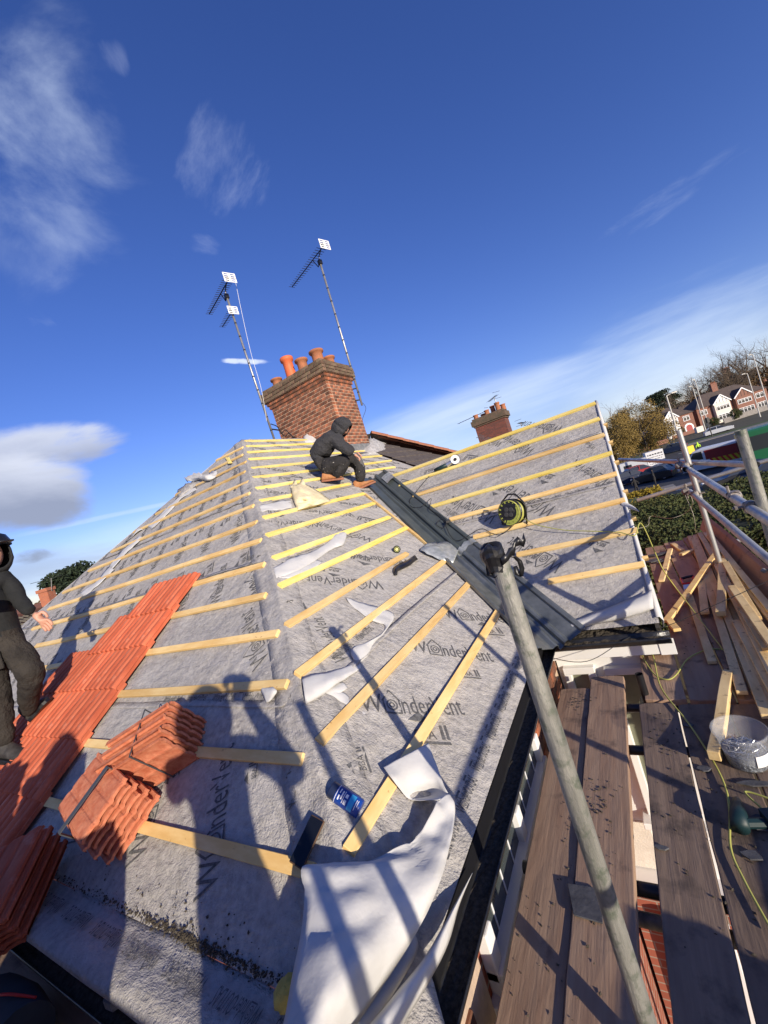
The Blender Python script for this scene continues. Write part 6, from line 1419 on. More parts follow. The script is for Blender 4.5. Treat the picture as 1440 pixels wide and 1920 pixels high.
plant(OL1, gat(1200, 74), 'rounded olive brown tree right beside the wing verge across the road', 1, 1.0)
plant(OL2, gat(1150, 70), 'smaller olive brown tree half hidden behind the wing verge', 2, .98)
plant(CD, gat(1254, 150), 'dark green cedar with flat tiers behind the white gabled house', .2, 1.18)
plant(BT1, gat(1246, 165), 'small bare tree showing above the dark cedar', 2.2, 1.02)
BTG = 'bare trees on the skyline behind the houses'
for i, (x, d, s, r_, b, l_) in enumerate(((1312, 165, 1.22, 1, BT2, 'bare tree with forked crown above the semi-detached pair, leftmost of the skyline trees'), (1345, 170, 1.30, 2.4, BT1, 'bare tree in the middle of the skyline above the brick pair'), (1385, 165, 1.40, 4, BT2, 'bare tree left of the tallest one at the right edge skyline'), (1422, 155, 1.62, .3, BT1, 'tallest bare tree at the right edge of the skyline'), (1455, 160, 1.6, 3, BT2, 'bare tree cut by the right edge of the picture'), (1328, 150, 1.15, 5, BT1, 'lower bare tree between the two leftmost skyline trees'), (1366, 150, 1.2, 1.7, BT2, 'lower bare tree behind the brick pair chimney'), (1403, 148, 1.3, 2.9, BT1, 'lower bare tree left of the tallest one'), (1438, 145, 1.4, 4.4, BT2, 'lower bare tree right of the tallest one'), (1288, 140, .95, .9, BT1, 'low bare tree just right of the dark cedar'))):
    plant(b, gat(x, d), l_, r_, s, group=BTG)
for i, (x, d, s, l_) in enumerate(((1285, 150, .85, 'rust brown tree between the cedar and the brick pair'), (1318, 148, .9, 'rust brown tree behind the left end of the brick pair roof'), (1355, 150, .95, 'rust brown tree behind the brick pair chimney'), (1395, 152, 1.05, 'rust brown tree behind the right half of the brick pair'), (1440, 150, 1.2, 'rust brown tree at the right edge below the bare crowns'), (1235, 140, .8, 'low rust brown tree left of the dark cedar'), (1225, 128, .75, 'low rust brown tree behind the lamp post nearest the wing'))):
    plant(RS, gat(x, d), l_, i*1.1, s, group='rust brown trees behind the houses')
for i, (x, d, s, l_) in enumerate(((1272, 112, .42, 'small green bush in front of the white gabled house'), (1342, 104, .38, 'small green bush left of the arched porch'), (1385, 104, .45, 'dark bush between the two white bays'), (1208, 96, .55, 'green bush under the olive brown tree'), (1185, 92, .5, 'green bush at the foot of the wing verge across the road'))):
    plant(SM, gat(x, d), l_, i, s, 'bush', 'bush', 'bushes in the front gardens')
plant(twig_tree('d', mat('red_twigs', (.14, .07, .05), .9), 2.6, .6, 3, 2, .03, 7, first=.05), V((2.4, 9.2, 0)), 'bare reddish shrub beyond the boards under the lower rail', 0, 1.55, 'shrub', 'shrub')

# ---------------------------------------------------------------- houses across the road
HRND = REND; HWHT = mat('white_render', (.76, .75, .72), .8); ROOF = mat('brown_roof_tiles', (.075, .058, .05), .85, (.105, .08, .068), scale=1.4, bump=.3, bscale=3, detail=9); RDR = mat('red_door', (.30, .025, .025), .5)
DARKW = mat('dark_window', (.03, .035, .04), .15, spec=.7)
def local_house(name, lab, px, d, rot):
    p = gat(px, d); t = thing(name, lab, 'house', p); ang = math.atan2(CR0.y, CR0.x)+rot; t.rotation_euler = (0, 0, ang); return t
def lp(t, name, mb, mt, parent=None, **k): return build(name, mb, mt, parent or t, world=False, **k)
def win(t, x, z, w, h, y, nx=2, name='window'):
    mb = MB(); s = .11
    mb.bb(x, y-.10, z, x+w, y, z+s); mb.bb(x, y-.10, z+h-s, x+w, y, z+h)
    for i in range(nx+1): xx = x+(w-s)*i/nx; mb.bb(xx, y-.11, z, xx+s, y-.001, z+h)
    mb.bb(x, y-.09, z+h*.68, x+w, y-.002, z+h*.68+.07)
    f = lp(t, name, mb, WHT); g = MB(); g.bb(x+.05, y-.04, z+.05, x+w-.05, y-.03, z+h-.05); lp(t, 'pane', g, DARKW, f)
def gable_bay(t, x, w, y, wallm, eave, hg, white=True):
    mb = MB(); mb.bb(x, y-1.0, 0, x+w, y, eave); lp(t, 'bay', mb, wallm)
    mb = MB(); mb.prism([(x-.25, y-1.05, eave), (x+w+.25, y-1.05, eave), (x+w/2, y-1.05, eave+hg)], (0, .9, 0)); lp(t, 'gable', mb, HWHT if white else BRKF)
    mb = MB(); 
    for a, b in (((x-.35, eave-.1), (x+w/2, eave+hg+.12)), ((x+w+.35, eave-.1), (x+w/2, eave+hg+.12))):
        A_, B_ = V((a[0], y-1.2, a[1])), V((b[0], y-1.2, b[1])); dd = (B_-A_).normalized(); mb.box((A_+B_)/2, (B_-A_)/2, (0, .05, 0), V((-dd.z, 0, dd.x))*.13)
    lp(t, 'bargeboard', mb, WHT)
    mb = MB()
    for i in range(1, 5): xx = x+w*i/5; hh = hg*(1-abs(i/5-.5)*2)*.85; mb.bb(xx-.06, y-1.09, eave+.05, xx+.06, y-1.051, eave+hh)
    lp(t, 'timbers', mb, BLK if white else mat('dark_timber', (.05, .04, .035), .8) if 'dark_timber' not in bpy.data.materials else BLK)
    ap = eave+hg+.1; mb = MB(); mb.prism([(x-.4, y-1.15, eave-.1), (x+w/2, y-1.15, ap), (x+w/2, y-1.15, ap+.12), (x-.5, y-1.15, eave)], (0, 4, 0)); mb.prism([(x+w+.4, y-1.15, eave-.1), (x+w/2, y-1.15, ap), (x+w/2, y-1.15, ap+.12), (x+w+.5, y-1.15, eave)][::-1], (0, 4, 0)); lp(t, 'bay_roof', mb, ROOF)
    win(t, x+.35, 3.35, w-.7, 1.25, y-1.0, 4); win(t, x+.25, .7, w-.5, 1.5, y-1.0, 4)
def hiproof(t, x0, x1, y0, y1, e, h, inset, name='roof'):
    o = .35; r = [V((x0-o, y0-o, e)), V((x1+o, y0-o, e)), V((x1+o, y1+o, e)), V((x0-o, y1+o, e))]; ym = (y0+y1)/2; a = V((x0+inset, ym, e+h)); b = V((x1-inset, ym, e+h))
    mb = MB(); mb.add(r+[a, b], [(0, 1, 5, 4), (1, 2, 5), (2, 3, 4, 5), (3, 0, 4)]); return lp(t, name, mb, ROOF)
def chim_far(t, rf, x, y, z0, z1, w=1.0, dp=.7, n=4, mt=BRKF):
    mb = MB(); mb.bb(x-w/2, y-dp/2, z0, x+w/2, y+dp/2, z1); mb.bb(x-w/2-.08, y-dp/2-.08, z1-.35, x+w/2+.08, y+dp/2+.08, z1-.12)
    c = lp(t, 'chimney', mb, mt, rf); mb = MB()
    for i in range(n): mb.lathe((x-w/2+w*(i+.5)/n, y, z1), [(.1, 0), (.085, .3), (.11, .34), (.11, .4)], 8)
    lp(t, 'chimney_pots', mb, POTB, rf)
# single gabled house: base at (1275,825) in the photograph
t = local_house('detached_house', 'brick house with a white two-storey gabled bay and an arched red door', 1274, 112, -.10)
mb = MB(); mb.bb(-4, 0, 0, 4.2, 8, 5.3); lp(t, 'wall', mb, BRKF); rf = hiproof(t, -4, 4.2, 0, 8, 5.3, 3.2, 3.5)
gable_bay(t, -3.9, 3.5, 0, HWHT, 5.2, 1.9); win(t, 1.4, 3.4, 1.7, 1.4, 0, 2)
mb = MB(); mb.prism([(1.2, -.12, 0)]+[(2.3+1.2*math.cos(a), -.12, 1.5+1.15*math.sin(a)) for a in [math.pi*i/10 for i in range(11)]][::-1]+[(3.5, -.12, 0)], (0, .11, 0)); lp(t, 'porch_arch', mb, WHT, fixn=True)
mb = MB(); mb.prism([(1.55, -.16, 0)]+[(2.3+.8*math.cos(a), -.16, 1.45+.8*math.sin(a)) for a in [math.pi*i/10 for i in range(11)]][::-1]+[(3.1, -.16, 0)], (0, .03, 0)); lp(t, 'door', mb, RDR, fixn=True)
# semi-detached pair
t = local_house('semi_detached_houses', 'brick pair with brown hipped roof, white bargeboarded gables and an arched porch', 1386, 113, -.08)
mb = MB(); mb.bb(-9.5, 0, 0, 9.5, 8, 5.5); lp(t, 'wall', mb, BRKF); rf = hiproof(t, -9.5, 9.5, 0, 8, 5.5, 3.6, 4.5); chim_far(t, rf, -.5, 4, 8.4, 11.2, 1.6)
gable_bay(t, -5.4, 4.2, 0, HRND, 5.3, 2.1); gable_bay(t, .3, 4.4, 0, BRKF, 5.3, 2.1, white=False)
win(t, -8.9, 3.4, 2.0, 1.4, 0, 2); win(t, 6.3, 3.4, 2.2, 1.4, 0, 2); win(t, 6.2, .8, 2.4, 1.4, 0, 3)
mb = MB(); mb.prism([(-8.9, -.05, 0)]+[(-7.7+1.2*math.cos(a), -.05, 1.3+1.1*math.sin(a)) for a in [math.pi*i/10 for i in range(11)]][::-1]+[(-6.5, -.05, 0)], (0, .03, 0)); lp(t, 'porch_opening', mb, DARKW, fixn=True)
# house mostly hidden behind the olive tree, and a chimney peeping over the skyline trees
t = local_house('brick_house', 'pale house half hidden behind the olive brown tree', 1205, 118, -.05); mb = MB(); mb.bb(-9, 0, 0, 5, 8, 4.6); lp(t, 'wall', mb, HRND); hiproof(t, -9, 5, 0, 8, 4.6, 3, 3)
for x in (-8, -5.4, -2.8, -.2, 2.4): win(t, x, 2.7, 1.5, 1.3, 0, 2); win(t, x, .5, 1.5, 1.4, 0, 2)
t = local_house('brick_house', 'brick house showing only its tall red chimney among the bare trees at upper right', 1428, 172, 0); mb = MB(); mb.bb(-8, 0, 0, 8, 8, 9); lp(t, 'wall', mb, BRKF); rf = hiproof(t, -8, 8, 0, 8, 9, 4, 5); chim_far(t, rf, -4, 4, 11, 18.5, 2.6, 1.2)
t = local_house('brick_house', 'brick house between the white gabled house and the brick pair', 1318, 135, 0); mb = MB(); mb.bb(-6, 0, 0, 3, 8, 5.2); lp(t, 'wall', mb, BRKF); hiproof(t, -6, 3, 0, 8, 5.2, 3, 3); win(t, -5, 3.2, 1.5, 1.3, 0); win(t, -2, 3.2, 1.5, 1.3, 0)
# low garden walls
def gwall(px0, px1, d, h, lab, mt=BRKF, name='garden_wall'):
    a, b = gat(px0, d), gat(px1, d); mb = MB(); dd = (b-a); s = V((-dd.y, dd.x, 0)).normalized()*.12; mb.box((a+b)/2+V((0, 0, h/2)), dd/2, s, (0, 0, h/2)); build(name, mb, mt, None, lab=lab, cat='wall')
gwall(1360, 1450, 104, 1.3, 'grey garden wall in front of the brick pair', PAVE); gwall(1255, 1300, 106, .9, 'low brick wall in front of the white gabled house'); gwall(1150, 1245, 100, 1.0, 'long low brick wall under the olive brown trees')
mb = MB(); p = gat(1309, 101); mb.box(p+V((0, 0, .7)), CR0*.9, AW*.4, V((0, 0, .7))); build('electricity_cabinet', mb, REND, None, lab='pale electricity cabinet on the pavement between the two lamp posts', cat='cabinet', bevel=.05)
# ---------------------------------------------------------------- street lamps
def lamp(px, d, h, arm, lab, dbl=False):
    p = gat(px, d); t = thing('street_lamp', lab, 'street lamp', p, 'street lamps along the road')
    mb = MB(); mb.tube([p, p+V((0, 0, 1.2)), p+V((0, 0, h))], [.14, .12, .075], 8); build('pole', mb, mat('pale_lamp_metal', (.50, .48, .43), .5) if 'pale_lamp_metal' not in bpy.data.materials else bpy.data.materials['pale_lamp_metal'], t)
    for s in ((1, -1) if dbl else (1,)):
        e = p+V((0, 0, h))+CR0*arm*s; mb = MB(); mb.tube([p+V((0, 0, h)), e+V((0, 0, .15))], .05, 6); mb.box(e+CR0*.25*s+V((0, 0, .15)), CR0*.35, AW*.14, V((0, 0, .07))); build('lantern', mb, bpy.data.materials['pale_lamp_metal'], t)
lamp(1267, 50, 8.7, .7, 'tall pale street lamp nearest the wing verge, standing by the parked cars')
lamp(1321, 97, 11.2, -.9, 'left of two tall pale lamps standing together by the brick pair'); lamp(1329, 93, 12.2, -.6, 'right of two tall pale lamps standing together by the brick pair')
lamp(1431, 88, 9.8, -1.2, 'pale street lamp in front of the right half of the brick pair'); lamp(1452, 84, 13, -1.0, 'street lamp cut by the right edge under the tallest bare tree')
mb = MB(); p = gat(1330, 76); mb.tube([p, p+V((0, 0, 3.4))], .09, 8); mb.box(p+V((0, 0, 3.3)), CR0*.22, AW*.2, V((0, 0, .5))); build('traffic_signal', mb, BLK, None, lab='black traffic signal post on the traffic island', cat='traffic light')
# ---------------------------------------------------------------- vehicles
def vehicle(px, py, head, lab, paint, kind='car', L=4.3, W=1.8, H=1.45, name=None, z=0, cat=None):
    p = onz(px, py, z); p.z = 0; t = thing(name or {'car': 'parked_car', 'van': 'van', 'bus': 'bus'}[kind], lab, cat or kind, p); t.rotation_euler = (0, 0, head)
    g = .32 if kind != 'bus' else .45
    if kind == 'car': side = [(-.5, g-.1), (-.5, .78), (-.46, .92), (-.30, .97), (.18, .95), (.40, .84), (.49, .68), (.5, g-.1)]; cab = [(-.43, .92), (-.33, H-.04), (-.22, H), (.02, H), (.10, H-.05), (.27, .90)]
    elif kind == 'van': side = [(-.5, g-.1), (-.5, H-.1), (-.48, H), (.18, H), (.26, H-.08), (.38, 1.15), (.49, .95), (.5, g-.1)]; cab = [(.12, H*.55), (.12, H-.22), (.25, H-.22), (.35, H*.55)]
    else: side = [(-.5, g-.1), (-.5, H-.1), (-.49, H), (.48, H), (.5, H-.2), (.5, g-.1)]; cab = [(-.47, H*.45), (-.47, H-.55), (.47, H-.55), (.49, H*.42)]
    P_ = [(x*L, zz) for x, zz in side]; mb = MB(); rows = []
    for y, k in ((-W/2, .94), (-W/2*.97, 1.0), (W/2*.97, 1.0), (W/2, .94)):
        rows.append([V((x*(.99 if k < 1 else 1), y, g+(zz-g)*k if zz > g else zz)) for x, zz in P_])
    mb.grid(rows); mb.add(rows[0], [tuple(range(len(P_)))]); mb.add(rows[-1], [tuple(range(len(P_)))[::-1]]); mb.add([rows[0][0], rows[0][-1], rows[-1][-1], rows[-1][0]], [(0, 1, 2, 3)])
    lp(t, 'body', mb, paint, fixn=True, bevel=.03)
    C_ = [(x*L, zz) for x, zz in cab]; gls = DARKW
    if kind == 'car':
        mb = MB(); r_ = [[V((x, y*(1-.22*(zz-.9)/(H-.9)), zz)) for x, zz in C_] for y in (-W/2*.95, W/2*.95)]; mb.grid(r_); mb.add(r_[0], [tuple(range(6))]); mb.add(r_[1], [tuple(range(6))[::-1]]); lp(t, 'windows', mb, gls, fixn=True)
        mb = MB(); mb.grid([[V((x, y*(1-.22*(zz-.9)/(H-.9)), zz+.015)) for x, zz in C_[1:5]] for y in (-W/2*.95, W/2*.95)]); lp(t, 'car_roof', mb, paint, solid=.03)
        mb = MB()
        for x in (-.06,): mb.bb(x*L-.04, -W/2*.93, .9, x*L+.04, -W/2*.78, H-.02); mb.bb(x*L-.04, W/2*.78, .9, x*L+.04, W/2*.93, H-.02)
        lp(t, 'pillars', mb, paint)
    elif kind == 'van':
        for s in (-1, 1): mb = MB(); mb.prism([(x, s*(W/2+.005), zz) for x, zz in C_], (0, s*.01, 0)); lp(t, 'windows', mb, gls, fixn=True)
        mb = MB(); mb.add([(.275*L, -W*.42, H-.16), (.275*L, W*.42, H-.16), (.385*L, W*.42, 1.2), (.385*L, -W*.42, 1.2)], [(0, 1, 2, 3)]); o = lp(t, 'windscreen', mb, gls, solid=.02); 
        mb = MB(); mb.bb(-.5*L-.012, -W*.4, H*.55, -.5*L, W*.4, H-.3); lp(t, 'rear_windows', mb, gls)
    else:
        for s in (-1, 1): mb = MB(); mb.prism([(x, s*(W/2+.005), zz) for x, zz in C_], (0, s*.01, 0)); lp(t, 'windows', mb, gls, fixn=True)
        mb = MB(); mb.bb(.5*L, -W*.43, H*.35, .5*L+.02, W*.43, H-.5); mb.bb(-.5*L-.02, -W*.4, H*.6, -.5*L, W*.4, H-.4); lp(t, 'windscreen', mb, gls)
    rw = .33 if kind != 'bus' else .48
    for x in (-.31, .32):
        for s in (-1, 1):
            mb = MB(); c = V((x*L, s*(W/2-.12), rw)); mb.lathe(c-V((0, .11, 0)), [(0, 0), (rw*.8, 0), (rw, .03), (rw, .19), (rw*.8, .22), (0, .22)], 18, V((0, 1, 0))); w_ = lp(t, 'wheel', mb, BLK)
            mb = MB(); mb.lathe(c+V((0, s*.115, 0)), [(0, .004), (rw*.55, .004), (rw*.6, -.004)], 12, V((0, s, 0))); lp(t, 'rim', mb, STL, w_)
    for s in (-1, 1):
        mb = MB(); mb.bb(-.5*L-.015, s*W*.40-.12, .68, -.5*L+.03, s*W*.40+.12, .86); lp(t, 'tail_light', mb, RED)
        mb = MB(); mb.bb(.485*L-.03, s*W*.38-.16, .6, .5*L+.01, s*W*.38+.16, .74); lp(t, 'headlight', mb, WHT)
    mb = MB(); mb.bb(-.5*L-.014, -.26, .5, -.5*L+.0, .26, .61); lp(t, 'number_plate', mb, HEDY)
    return t
def paint(n, c, r=.3): return mat(n, c, r, spec=.6)
SILV = paint('silver_paint', (.50, .52, .54)); NAVY = paint('navy_paint', (.012, .02, .05)); BLKP = paint('black_paint', (.012, .013, .016)); WHP = paint('white_car_paint', (.72, .72, .72)); GRN = paint('green_bus_paint', (.012, .11, .045)); REDP = paint('red_car_paint', (.30, .02, .025)); BLUP = paint('blue_car_paint', (.03, .10, .25))
vehicle(1348, 812, .02, 'silver estate car parked on the far pavement in front of the brick pair', SILV, L=4.6)
vehicle(1262, 848, 2.9, 'dark car driving below the white gabled house', NAVY, L=4.3)
vehicle(1187, 905, .35, 'navy car parked nearest the wing verge beside the lamp post', NAVY, L=4.2, H=1.5)
vehicle(1203, 893, .3, 'dark red car parked behind the navy one', REDP, L=4.2)
vehicle(1228, 901, 2.75, 'black hatchback with red tail lights parked next to the street lamp', BLKP, L=4.0, H=1.5)
vehicle(1240, 893, 2.75, 'silver car parked just behind the black hatchback', SILV, L=4.0)
vehicle(1395, 908, 3.35, 'dark car with lit red tail lights seen between the scaffold rails', BLKP, L=4.4)
vehicle(1452, 900, 3.2, 'dark blue car at the right edge behind the thick scaffold tube', NAVY, L=4.4)
vehicle(1246, 962, 2.95, 'dark blue car with red tail light behind the golden hedge', NAVY, L=4.2)
vehicle(1252, 985, .1, 'pale blue car partly hidden by the green hedge', BLUP, L=4.2)
vehicle(1562, 836, 3.1, 'green single-deck bus at the right edge behind the thick scaffold tube', GRN, 'bus', L=11, W=2.5, H=3.1)
vn = vehicle(1345, 876, 2.75, 'white van with red side panel and yellow and red chevrons on its rear', WHP, 'van', L=5.2, W=1.98, H=2.2)
mb = MB(); 
for s in (-1, 1): mb.bb(-.47*5.2, s*1.0-.008, 1.1, .08*5.2, s*1.0+.008, 2.0)
lp(vn, 'red_panel', mb, REDP)
mb = MB(); YC = mat('yellow_chevron', (.70, .50, .02), .5)
mb.bb(-.5*5.2-.012, -.9, .5, -.5*5.2-.004, .9, 1.25)
for s in (-1, 1): mb.bb(-.47*5.2, s*1.0-.010, .55, .0*5.2, s*1.0+.010, 1.1)
lp(vn, 'yellow_panel', mb, YC)
mb = MB()
for i in range(5):
    y = -.8+.36*i; mb.prism([(-.5*5.2-.02, y, .5), (-.5*5.2-.02, y+.16, .5), (-.5*5.2-.02, y+.4 if y < 0 else y-.08, 1.25), (-.5*5.2-.02, y+.24 if y < 0 else y-.24, 1.25)], (-.006, 0, 0))
for i in range(6):
    x = -2.4+.42*i; 
    for s in (-1, 1): mb.prism([(x, s*1.012, .55), (x+.2, s*1.012, .55), (x+.45, s*1.012, 1.1), (x+.25, s*1.012, 1.1)], (0, s*.006, 0))
lp(vn, 'red_chevrons', mb, RED, fixn=True)
b, fb, wb = text_mesh('ROYAL MAIL' if False else 'RESCUE', 1, 1); mb = MB(); mb.add([V((-2.2+v.x*1.9/wb, -1.012, 1.45+v.y*.42)) for v in b], fb); 
# white box trailer with writing
bt = thing('box_trailer', 'white box trailer with a lettered white end panel behind the parked cars', 'trailer', onz(1205, 884, 0)); bt.rotation_euler = (0, 0, .12); bt.scale = (.72, .72, .72)
mb = MB(); mb.bb(-3.6, -1.1, .5, 1.0, 1.1, 2.6); lp(bt, 'box', mb, SILV, bevel=.05); mb = MB(); mb.bb(1.0, -1.15, .4, 3.9, 1.15, 3.3); lp(bt, 'white_panel_box', mb, WHP, bevel=.03)
mb = MB(); rr = random.Random(8)
for r_ in range(5):
    x = 1.25
    while x < 3.5: l_ = rr.uniform(.1, .45); mb.bb(x, -1.162, .9+.42*r_, x+l_, -1.152, .9+.42*r_+(.22 if r_ > 3 else .10)); x += l_+.12
lp(bt, 'lettering', mb, BLK, kind='stuff')
mb = MB(); mb.bb(-3.0, -1.11, 1.2, -1.6, -1.101, 2.0); lp(bt, 'window', mb, DARKW)
for x in (-2.2, 1.6):
    for s in (-1, 1): mb = MB(); mb.lathe((x, s*.98-.1, .34), [(0, 0), (.34, 0), (.34, .2), (0, .2)], 14, V((0, 1, 0))); lp(bt, 'wheel', mb, BLK)
# road worker in hi-vis
hp = onz(1313, 850, 0); hv = thing('person', 'pedestrian in a lime yellow hi-vis jacket standing in the road by the van', 'person', hp)
HV = mat('hi_vis_cloth', (.45, .72, .05), .8); N = {'pelvis': (hp+V((0, 0, .9)), (.17, .12)), 'chest': (hp+V((0, 0, 1.3)), (.2, .14)), 'neck': (hp+V((0, 0, 1.5)), .07), 'head': (hp+V((0, 0, 1.68)), .11), 'kl': (hp+CR0*.12+V((0, 0, .5)), .08), 'al': (hp+CR0*.16+V((0, 0, .05)), .06), 'kr': (hp-CR0*.12+V((0, 0, .5)), .08), 'ar': (hp-CR0*.15+V((0, 0, .05)), .06), 'el': (hp+CR0*.32+V((0, 0, 1.1)), .06), 'er': (hp-CR0*.32+V((0, 0, 1.1)), .06), 'wl': (hp+CR0*.3+V((0, 0, .85)), .045), 'wr': (hp-CR0*.3+V((0, 0, .85)), .045)}
me = skin_mesh('body', N, [('pelvis', 'chest', 0), ('chest', 'neck', 0), ('neck', 'head', 2), ('pelvis', 'kl', 1), ('kl', 'al', 1), ('pelvis', 'kr', 1), ('kr', 'ar', 1), ('chest', 'el', 0), ('chest', 'er', 0), ('el', 'wl', 0), ('er', 'wr', 0)], 1, (HV, TRSD, SKIN), rootn='pelvis'); me.transform(Matrix.Translation(-hp)); o = bpy.data.objects.new('body', me); COL.objects.link(o); o.parent = hv
for i, (x, y, l_) in enumerate(((1196, 925, 'dark clothed pedestrian on the pavement left of the street lamp'), (1231, 912, 'dark clothed pedestrian on the pavement right beside the street lamp'))):
    q = onz(x, y, 0); c = copy_tree(hv, loc=q, rotz=i, lab=l_)
    for ch in c.children: ch.data = ch.data.copy(); ch.data.materials[0] = TRSD
p = onz(1297, 862, 0); yb_ = thing('cyclist_box', 'small yellow delivery box on the road left of the van', 'delivery box', p); mb = MB(); mb.box(p+V((0, 0, 1.3)), CR0*.45, AW*.4, V((0, 0, .5))); build('box', mb, YC, yb_, bevel=.04); mb = MB(); mb.tube([p+V((0, 0, .0)), p+V((0, 0, .8))], .06, 6); build('stand', mb, BLK, yb_)
# ---------------------------------------------------------------- houses near by
nh = thing('terraced_house', 'house beyond the wing, only its roof and tall dark chimney showing', 'house', (-6, 24, 0))
mb = MB(); mb.bb(-12, 20.5, 0, -3.2, 28, 5.2); build('wall', mb, BRKW, nh)
mb = MB(); mb.prism([(-12, 20, 5.1), (-12, 28.5, 5.1), (-12, 24.2, 8.1)], (9, 0, 0)); rf = build('roof', mb, SLT, nh, fixn=True)
cc = atd(924, 800, 21.2); CWm = brickmat('dark_chimney_brick', (.20, .06, .04), (.12, .045, .035), (.10, .08, .065))
mb = MB(); x0, y0 = cc.x, cc.y; X_, Y_ = V((1, 0, 0)), V((0, 1, 0)); zt = cc.z+.55
mb.bb(x0-.78, y0-.45, 7.2, x0+.78, y0+.45, zt-.35); ch2 = build('chimney', mb, CWm, rf)
mb = MB(); mb.bb(x0-.83, y0-.5, zt-.35, x0+.83, y0+.5, zt-.27); mb.bb(x0-.90, y0-.56, zt-.27, x0+.90, y0+.56, zt-.0); mb.bb(x0-.82, y0-.5, zt, x0+.82, y0+.5, zt+.10); build('corbel', mb, mat('mossy_dark_brick', (.09, .075, .05), .95, (.16, .10, .07), scale=5, bump=.6, bscale=8), rf)
for i, (dx, h_) in enumerate(((-.66, .25), (-.35, .2), (-.05, .28), (.22, .42), (.55, .45), (.75, .3))):
    mb = MB(); mb.lathe((x0+dx, y0+(.2 if i % 2 else -.1), zt+.08), [(.13, 0), (.115, h_*.8), (.14, h_*.85), (.14, h_), (.10, h_)], 12); build('chimney_pot', mb, POTB, rf)
def small_aerial(px, py, ptop, d, lab, AZv, ln=1.2, seedh=0):
    b_ = atd(px, py, d); tt = atd(*ptop, d); t = thing('tv_aerial', lab, 'TV aerial', b_, 'small TV aerials on neighbouring chimneys'); mb = MB(); mb.tube([b_, tt], .022, 6); build('mast', mb, ALU, t)
    s = AZv.cross(V((0, 0, 1))).normalized(); mb = MB(); mb.tube([tt-AZv*ln*.35, tt+AZv*ln*.65], .014, 5)
    for i in range(9): p = tt+AZv*ln*(-.3+.95*i/8); mb.tube([p-s*.13, p+s*.13], .008, 3)
    for z in (-.16, .16): mb.tube([tt-AZv*ln*.36+V((0, 0, z))-s*.2, tt-AZv*ln*.36+V((0, 0, z))+s*.2], .01, 3)
    build('array', mb, CAB, t)
small_aerial(948, 800, (926, 745), 21, 'aerial on a pale pole clipped to the dark chimney beyond the wing', (AZ*.8+AS*.6).normalized())
small_aerial(902, 795, (893, 779), 22.5, 'aerial showing left of the dark chimney beyond the wing', AZ, 2.0)
small_aerial(978, 800, (976, 793), 24, 'aerial just peeping over the wing ridge right of the dark chimney', (AS+AZ*.3).normalized(), 1.4)
# left: neighbouring roofs past the hip end
ln_ = thing('bungalow', 'low house with mossy brown tiles past the hip end at the left edge', 'house', (-20, 6, 0))
r0 = atd(-40, 1165, 17); r1 = atd(84, 1118, 22); e0 = atd(10, 1235, 14.5); e1_ = atd(118, 1165, 19)
dn = (r1-r0); k = 14; rows = []
A_, B_ = V((r0.x, r0.y, 6.62)), V((r1.x, r1.y, 6.62)); 
sd_ = V((B_-A_)); sd_.z = 0; sd_.normalize(); pd = V((sd_.y, -sd_.x, 0)); pd = pd if pd.dot(-A_) > 0 else -pd
nrow, ncol = 15, 30
mbt = MB(); Lr = (B_-A_).length+8
for i in range(nrow):
    for j in range(ncol):
        a = A_-sd_*4+sd_*Lr*j/ncol+pd*.30*i-V((0, 0, .19*i)); u = sd_*(Lr/ncol*.92); dwn = pd*.34-V((0, 0, .19)); hh = V((0, 0, .05))
        mbt.add([a, a+u, a+u+dwn+hh*.5, a+dwn+hh*.5, a+u*.25+hh, a+u*.25+dwn+hh*1.6, a+dwn-hh*.4, a+u+dwn-hh*.4], [(0, 3, 5, 4), (4, 5, 2, 1), (3, 6, 7, 2)])
build('tiled_slope', mbt, mat('mossy_roof_tiles', (.13, .11, .08), .9, (.20, .17, .12), scale=6, col3=(.07, .07, .05), scale3=12), ln_, kind='stuff')
mb = MB(); mb.prism([A_-sd_*4-V((0, 0, .1)), A_-sd_*4+pd*4.4-V((0, 0, 2.95)), A_-sd_*4+pd*4.2-V((0, 0, 7)), A_-sd_*4-pd*4.2-V((0, 0, 7)), A_-sd_*4-pd*4.4-V((0, 0, 2.95))], sd_*Lr); build('wall', mb, BRKW, ln_, fixn=True)
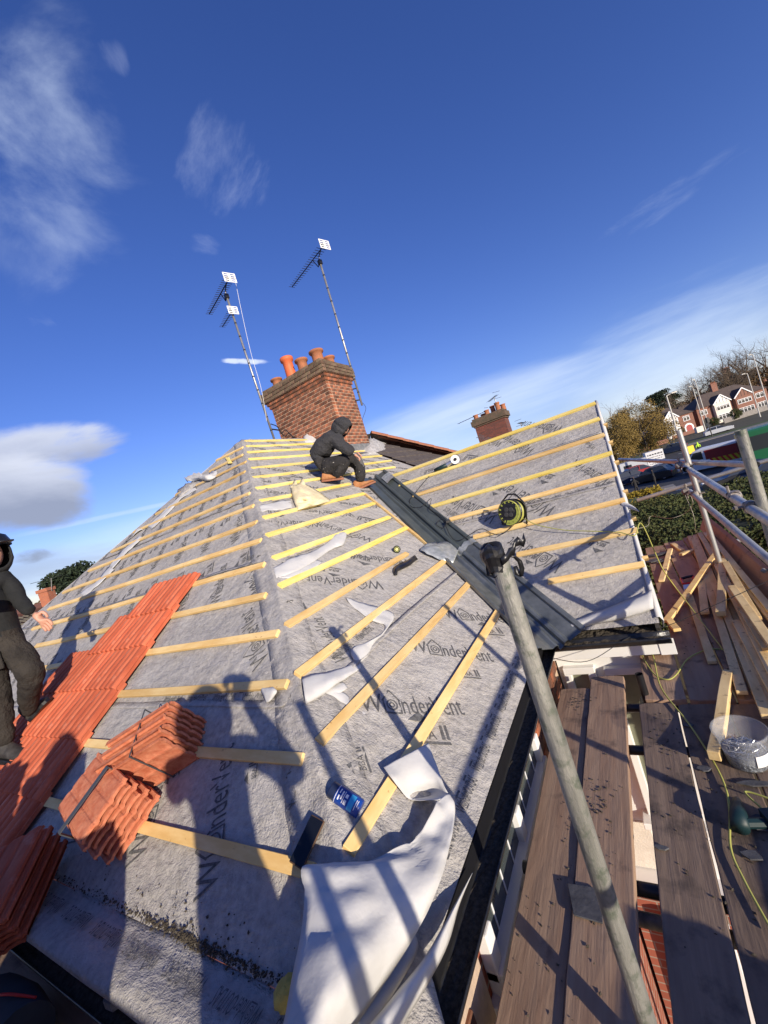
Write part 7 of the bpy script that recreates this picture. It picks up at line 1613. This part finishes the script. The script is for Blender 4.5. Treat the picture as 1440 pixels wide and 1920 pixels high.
mb = MB(); mb.box((A_+B_)/2+V((0, 0, .04)), sd_*Lr/2, pd*.12, V((0, 0, .07))); build('ridge', mb, RDG, ln_)
fh = thing('brick_house', 'house with a red tiled ridge and orange brick chimney past the hip end', 'house', atd(80, 1150, 30)); c0 = atd(93, 1128, 26)
mb = MB(); mb.box(c0+V((0, 0, -1)), CR0*.30, AW*.3, V((0, 0, 1.85))); mb.box(c0+V((0, 0, .78)), CR0*.36, AW*.36, V((0, 0, .10))); build('chimney', mb, brickmat('orange_chimney_brick', (.42, .13, .06), (.34, .10, .05), (.3, .22, .16)), fh)
mb = MB(); q = atd(80, 1124, 27); q.z = 0; a = q-CR0*9; mb.prism([a+V((0, 0, 4.6))-AW*3.5, a+V((0, 0, 4.6))+AW*3.5, a+V((0, 0, 7.15))], CR0*15); build('roof', mb, mat('red_brown_tiles', (.17, .07, .05), .9, (.12, .06, .045), scale=4), fh, fixn=True)
mb = MB(); mb.box(q-CR0*1.5+V((0, 0, 2.3)), CR0*7.4, AW*3.2, V((0, 0, 2.3))); build('wall', mb, BRKW, fh)
small_aerial(97, 1108, (96, 1084), 26, 'aerial above the orange chimney past the hip end', (AS*-1).normalized(), 1.6)
plant(CD, gat(44, 44), 'dark green cedar at the left edge beyond the low roofs', 1.0, .78)
plant(leaf_tree(CEDR, 7, 1.0, 3000, .14, 31, 'cone'), gat(114, 52), 'narrow dark conifer peeping over the far hip', 0, 1.32)
plant(BT1, gat(62, 40), 'thin bare tree in front of the cedar at the left edge', 3, .42, sz=.46)
for i, (x, d, s, l_) in enumerate(((128, 75, .72, 'distant brown tree low on the skyline by the far hip'), (20, 80, .75, 'distant brown tree behind the standing roofer'), (-30, 75, .8, 'distant brown tree off beyond the left edge'), (160, 90, .8, 'distant brown tree just hidden by the hip end slope'))): plant(RS, gat(x, d), l_, i, s, group='distant trees past the hip end')
lamp(80, 60, 10, .8, 'white street lamp standing past the hip end beside the orange chimney'); lamp(118, 75, 9, .8, 'far street lamp just over the hip end skyline')
